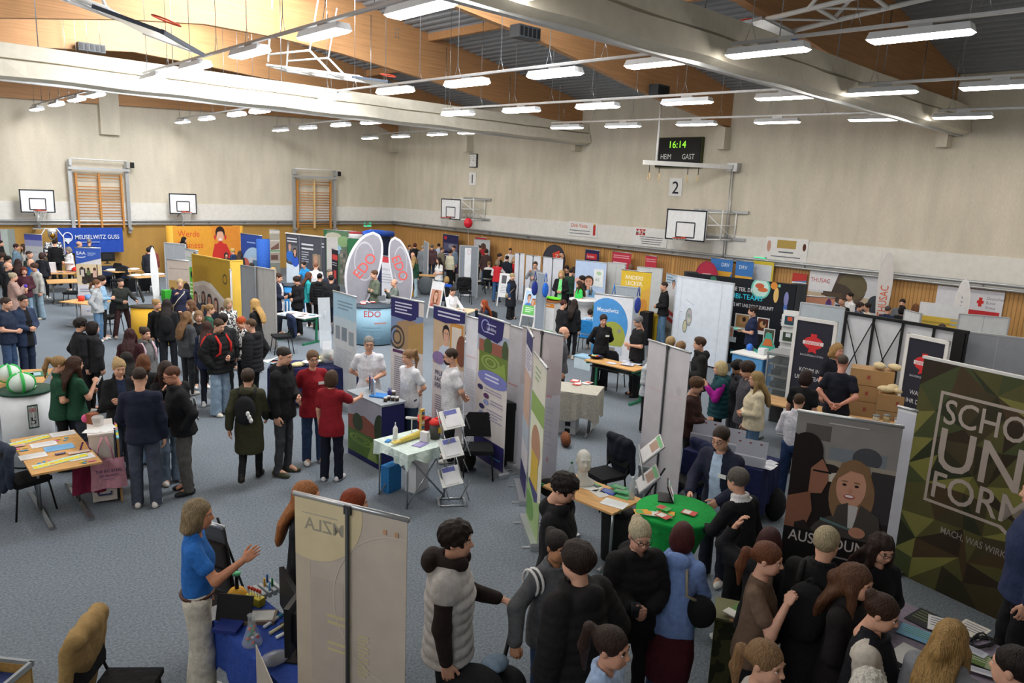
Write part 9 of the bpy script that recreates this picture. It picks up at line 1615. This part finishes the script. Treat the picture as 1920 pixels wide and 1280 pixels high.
# --- far left tables, chairs, screens, silver suit
for (A_, B_, D_, l) in (((110, 532), (143, 531), (94, 522), 'bare wooden table left of the wheelchair banner'), ((84, 514), (124, 514), (90, 506), 'wooden table with pink leaflets behind the bare one'), ((222, 510), (263, 507), (217, 505), 'wooden table with white cloths by the ochre wall'), ((268, 520), (304, 518), (250, 515), 'wooden table near the white paddle flag'), ((200, 568), (212, 566), (190, 550), 'table with white and red goods behind the man stretching an arm')):
 c, w, d, rz = quad(A_, B_, D_, .74); table(c, max(1.1, w), max(.6, min(d, 1.0)), rz, l, .74)
 if 'pink' in l: leaflets(c, .742, rz, 8, ['#d8a0a8', '#e6e6e2', '#c86a8a'], 'pink or white leaflet on the table left of the wheelchair banner', spread=.5, seed=21); one('parcel', 'white carton on the table with pink leaflets', 'box', (c[0]-.3, c[1]+.1, .742), bx((.4, .3, .35), (0, 0, .175), '#dcdce0'), rz); one('red_bag', 'red bag at the end of the table with pink leaflets', 'bag', (c[0]+.6, c[1], .742), lambda g: g.ell((0, 0, .08), (.2, .15, .1), mat('#d03028', 'cloth')))
 if 'cloths' in l or 'paddle' in l: [one('folded_cloth', 'white folded fabric on the table, ' + ('by the ochre wall' if 'cloths' in l else 'near the paddle flag'), 'fabric', (c[0]-.4+.4*k, c[1], .742), lambda g: g.ell((0, 0, .03), (.22, .18, .05), mat('#e2e2e2', 'cloth')), rz, 'white fabrics on the tables, ' + l) for k in range(3)]
 if 'red goods' in l: [one('tub', '%s tub on the table behind the man stretching an arm' % n_, 'tub', (c[0]-.2+.2*k, c[1]+.1*k, .742), lambda g: g.lathe([(.08, 0), (.09, .14)], mat(cc), 12)) for k, (n_, cc) in enumerate((('red', '#d0382c'), ('pale blue', '#6a9ad8'), ('white', '#e4e6ea')))]
for x, y, r, l in ((210, 515, 2.0, 'first black chair by the tables along the ochre wall'), (222, 522, 2.4, 'second black chair by the tables along the ochre wall'), (135, 545, 1.0, 'black chair at the bare wooden table'), (205, 590, .5, 'black chair behind the man stretching an arm')): q = at(x, y, .5); chair((q.x, q.y), r, l)
q = at(202, 500, .74); table((q.x, q.y), 1.3, .7, 0, 'desk under dark blue cloth with a black screen before the blue cloth banner', .74, cloth=('#1f2c4c', 'dark blue cloth on the screen desk', .6)); monitor(201, 494, .75, 'black screen on the dark blue desk', .6, PI, .36); q = at(256, 545, 0); one('black_case', 'black equipment case with yellow top near the armed man', 'case', q, lambda g: (g.box((0, 0, .25), (.8, .45, .5), m_black), g.box((.1, 0, .53), (.4, .3, .06), mat('#b88a2c'))), .2)
p_ = onY(97, 433, YW-1.2); t = thing('heat_suit', 'silver foundry heat suit on a stand before the blue cloth banner', 'suit', (p_.x, p_.y, 0)); sv = mat('#c9ccd0', rough=.18, metal=.9); f_ = Field((-.5, -.3, .3), (.5, .3, 2.1), .02); f_.el((0, 0, 1.2), (.24, .16, .42), .05).rc((-.22, 0, 1.5), (-.36, -.05, .95), .09, .08).rc((.22, 0, 1.5), (.38, -.02, .9), .09, .08).rc((0, 0, 1.0), (0, 0, .5), .24, .26).wob(.02, 30, 20, 34); V, Q = f_.net(); o = bpy.data.objects.new('coat', np_mesh('coat', V, Q, np.zeros(len(Q)), [sv])); C.objects.link(o); o.parent = t
g = MB(); g.ell((0, 0, 1.86), (.15, .16, .2), sv); g.ell((0, -.08, 1.84), (.11, .1, .13), mat('#a8782c', rough=.15, metal=.8)); g.obj('hood', t); g = MB(); g.ell((0, .0, 2.02), (.16, .18, .1), m_white); g.obj('helmet', t); g = MB(); g.tube([(-.42, .1, 0), (-.42, .1, 1.75), (-.2, .1, 2.1), (.2, .1, 2.1), (.42, .1, 1.75), (.42, .1, 0)], .025, m_white, 6); g.obj('frame', t)
one('laptop_case', 'black slanted screen on the yellow counter', 'monitor', at(270, 566, 1.06), lambda g: g.box((0, 0, .22), (.35, .03, .42), m_black, Matrix.Rotation(R(-15), 4, 'X')), 1.2); one('green_bag', 'bright green paper bag on the grey desk beside the beige banner', 'bag', at(313, 564, 1.052), bx((.22, .15, .3), (0, 0, .15), '#3fae3a'), .4)
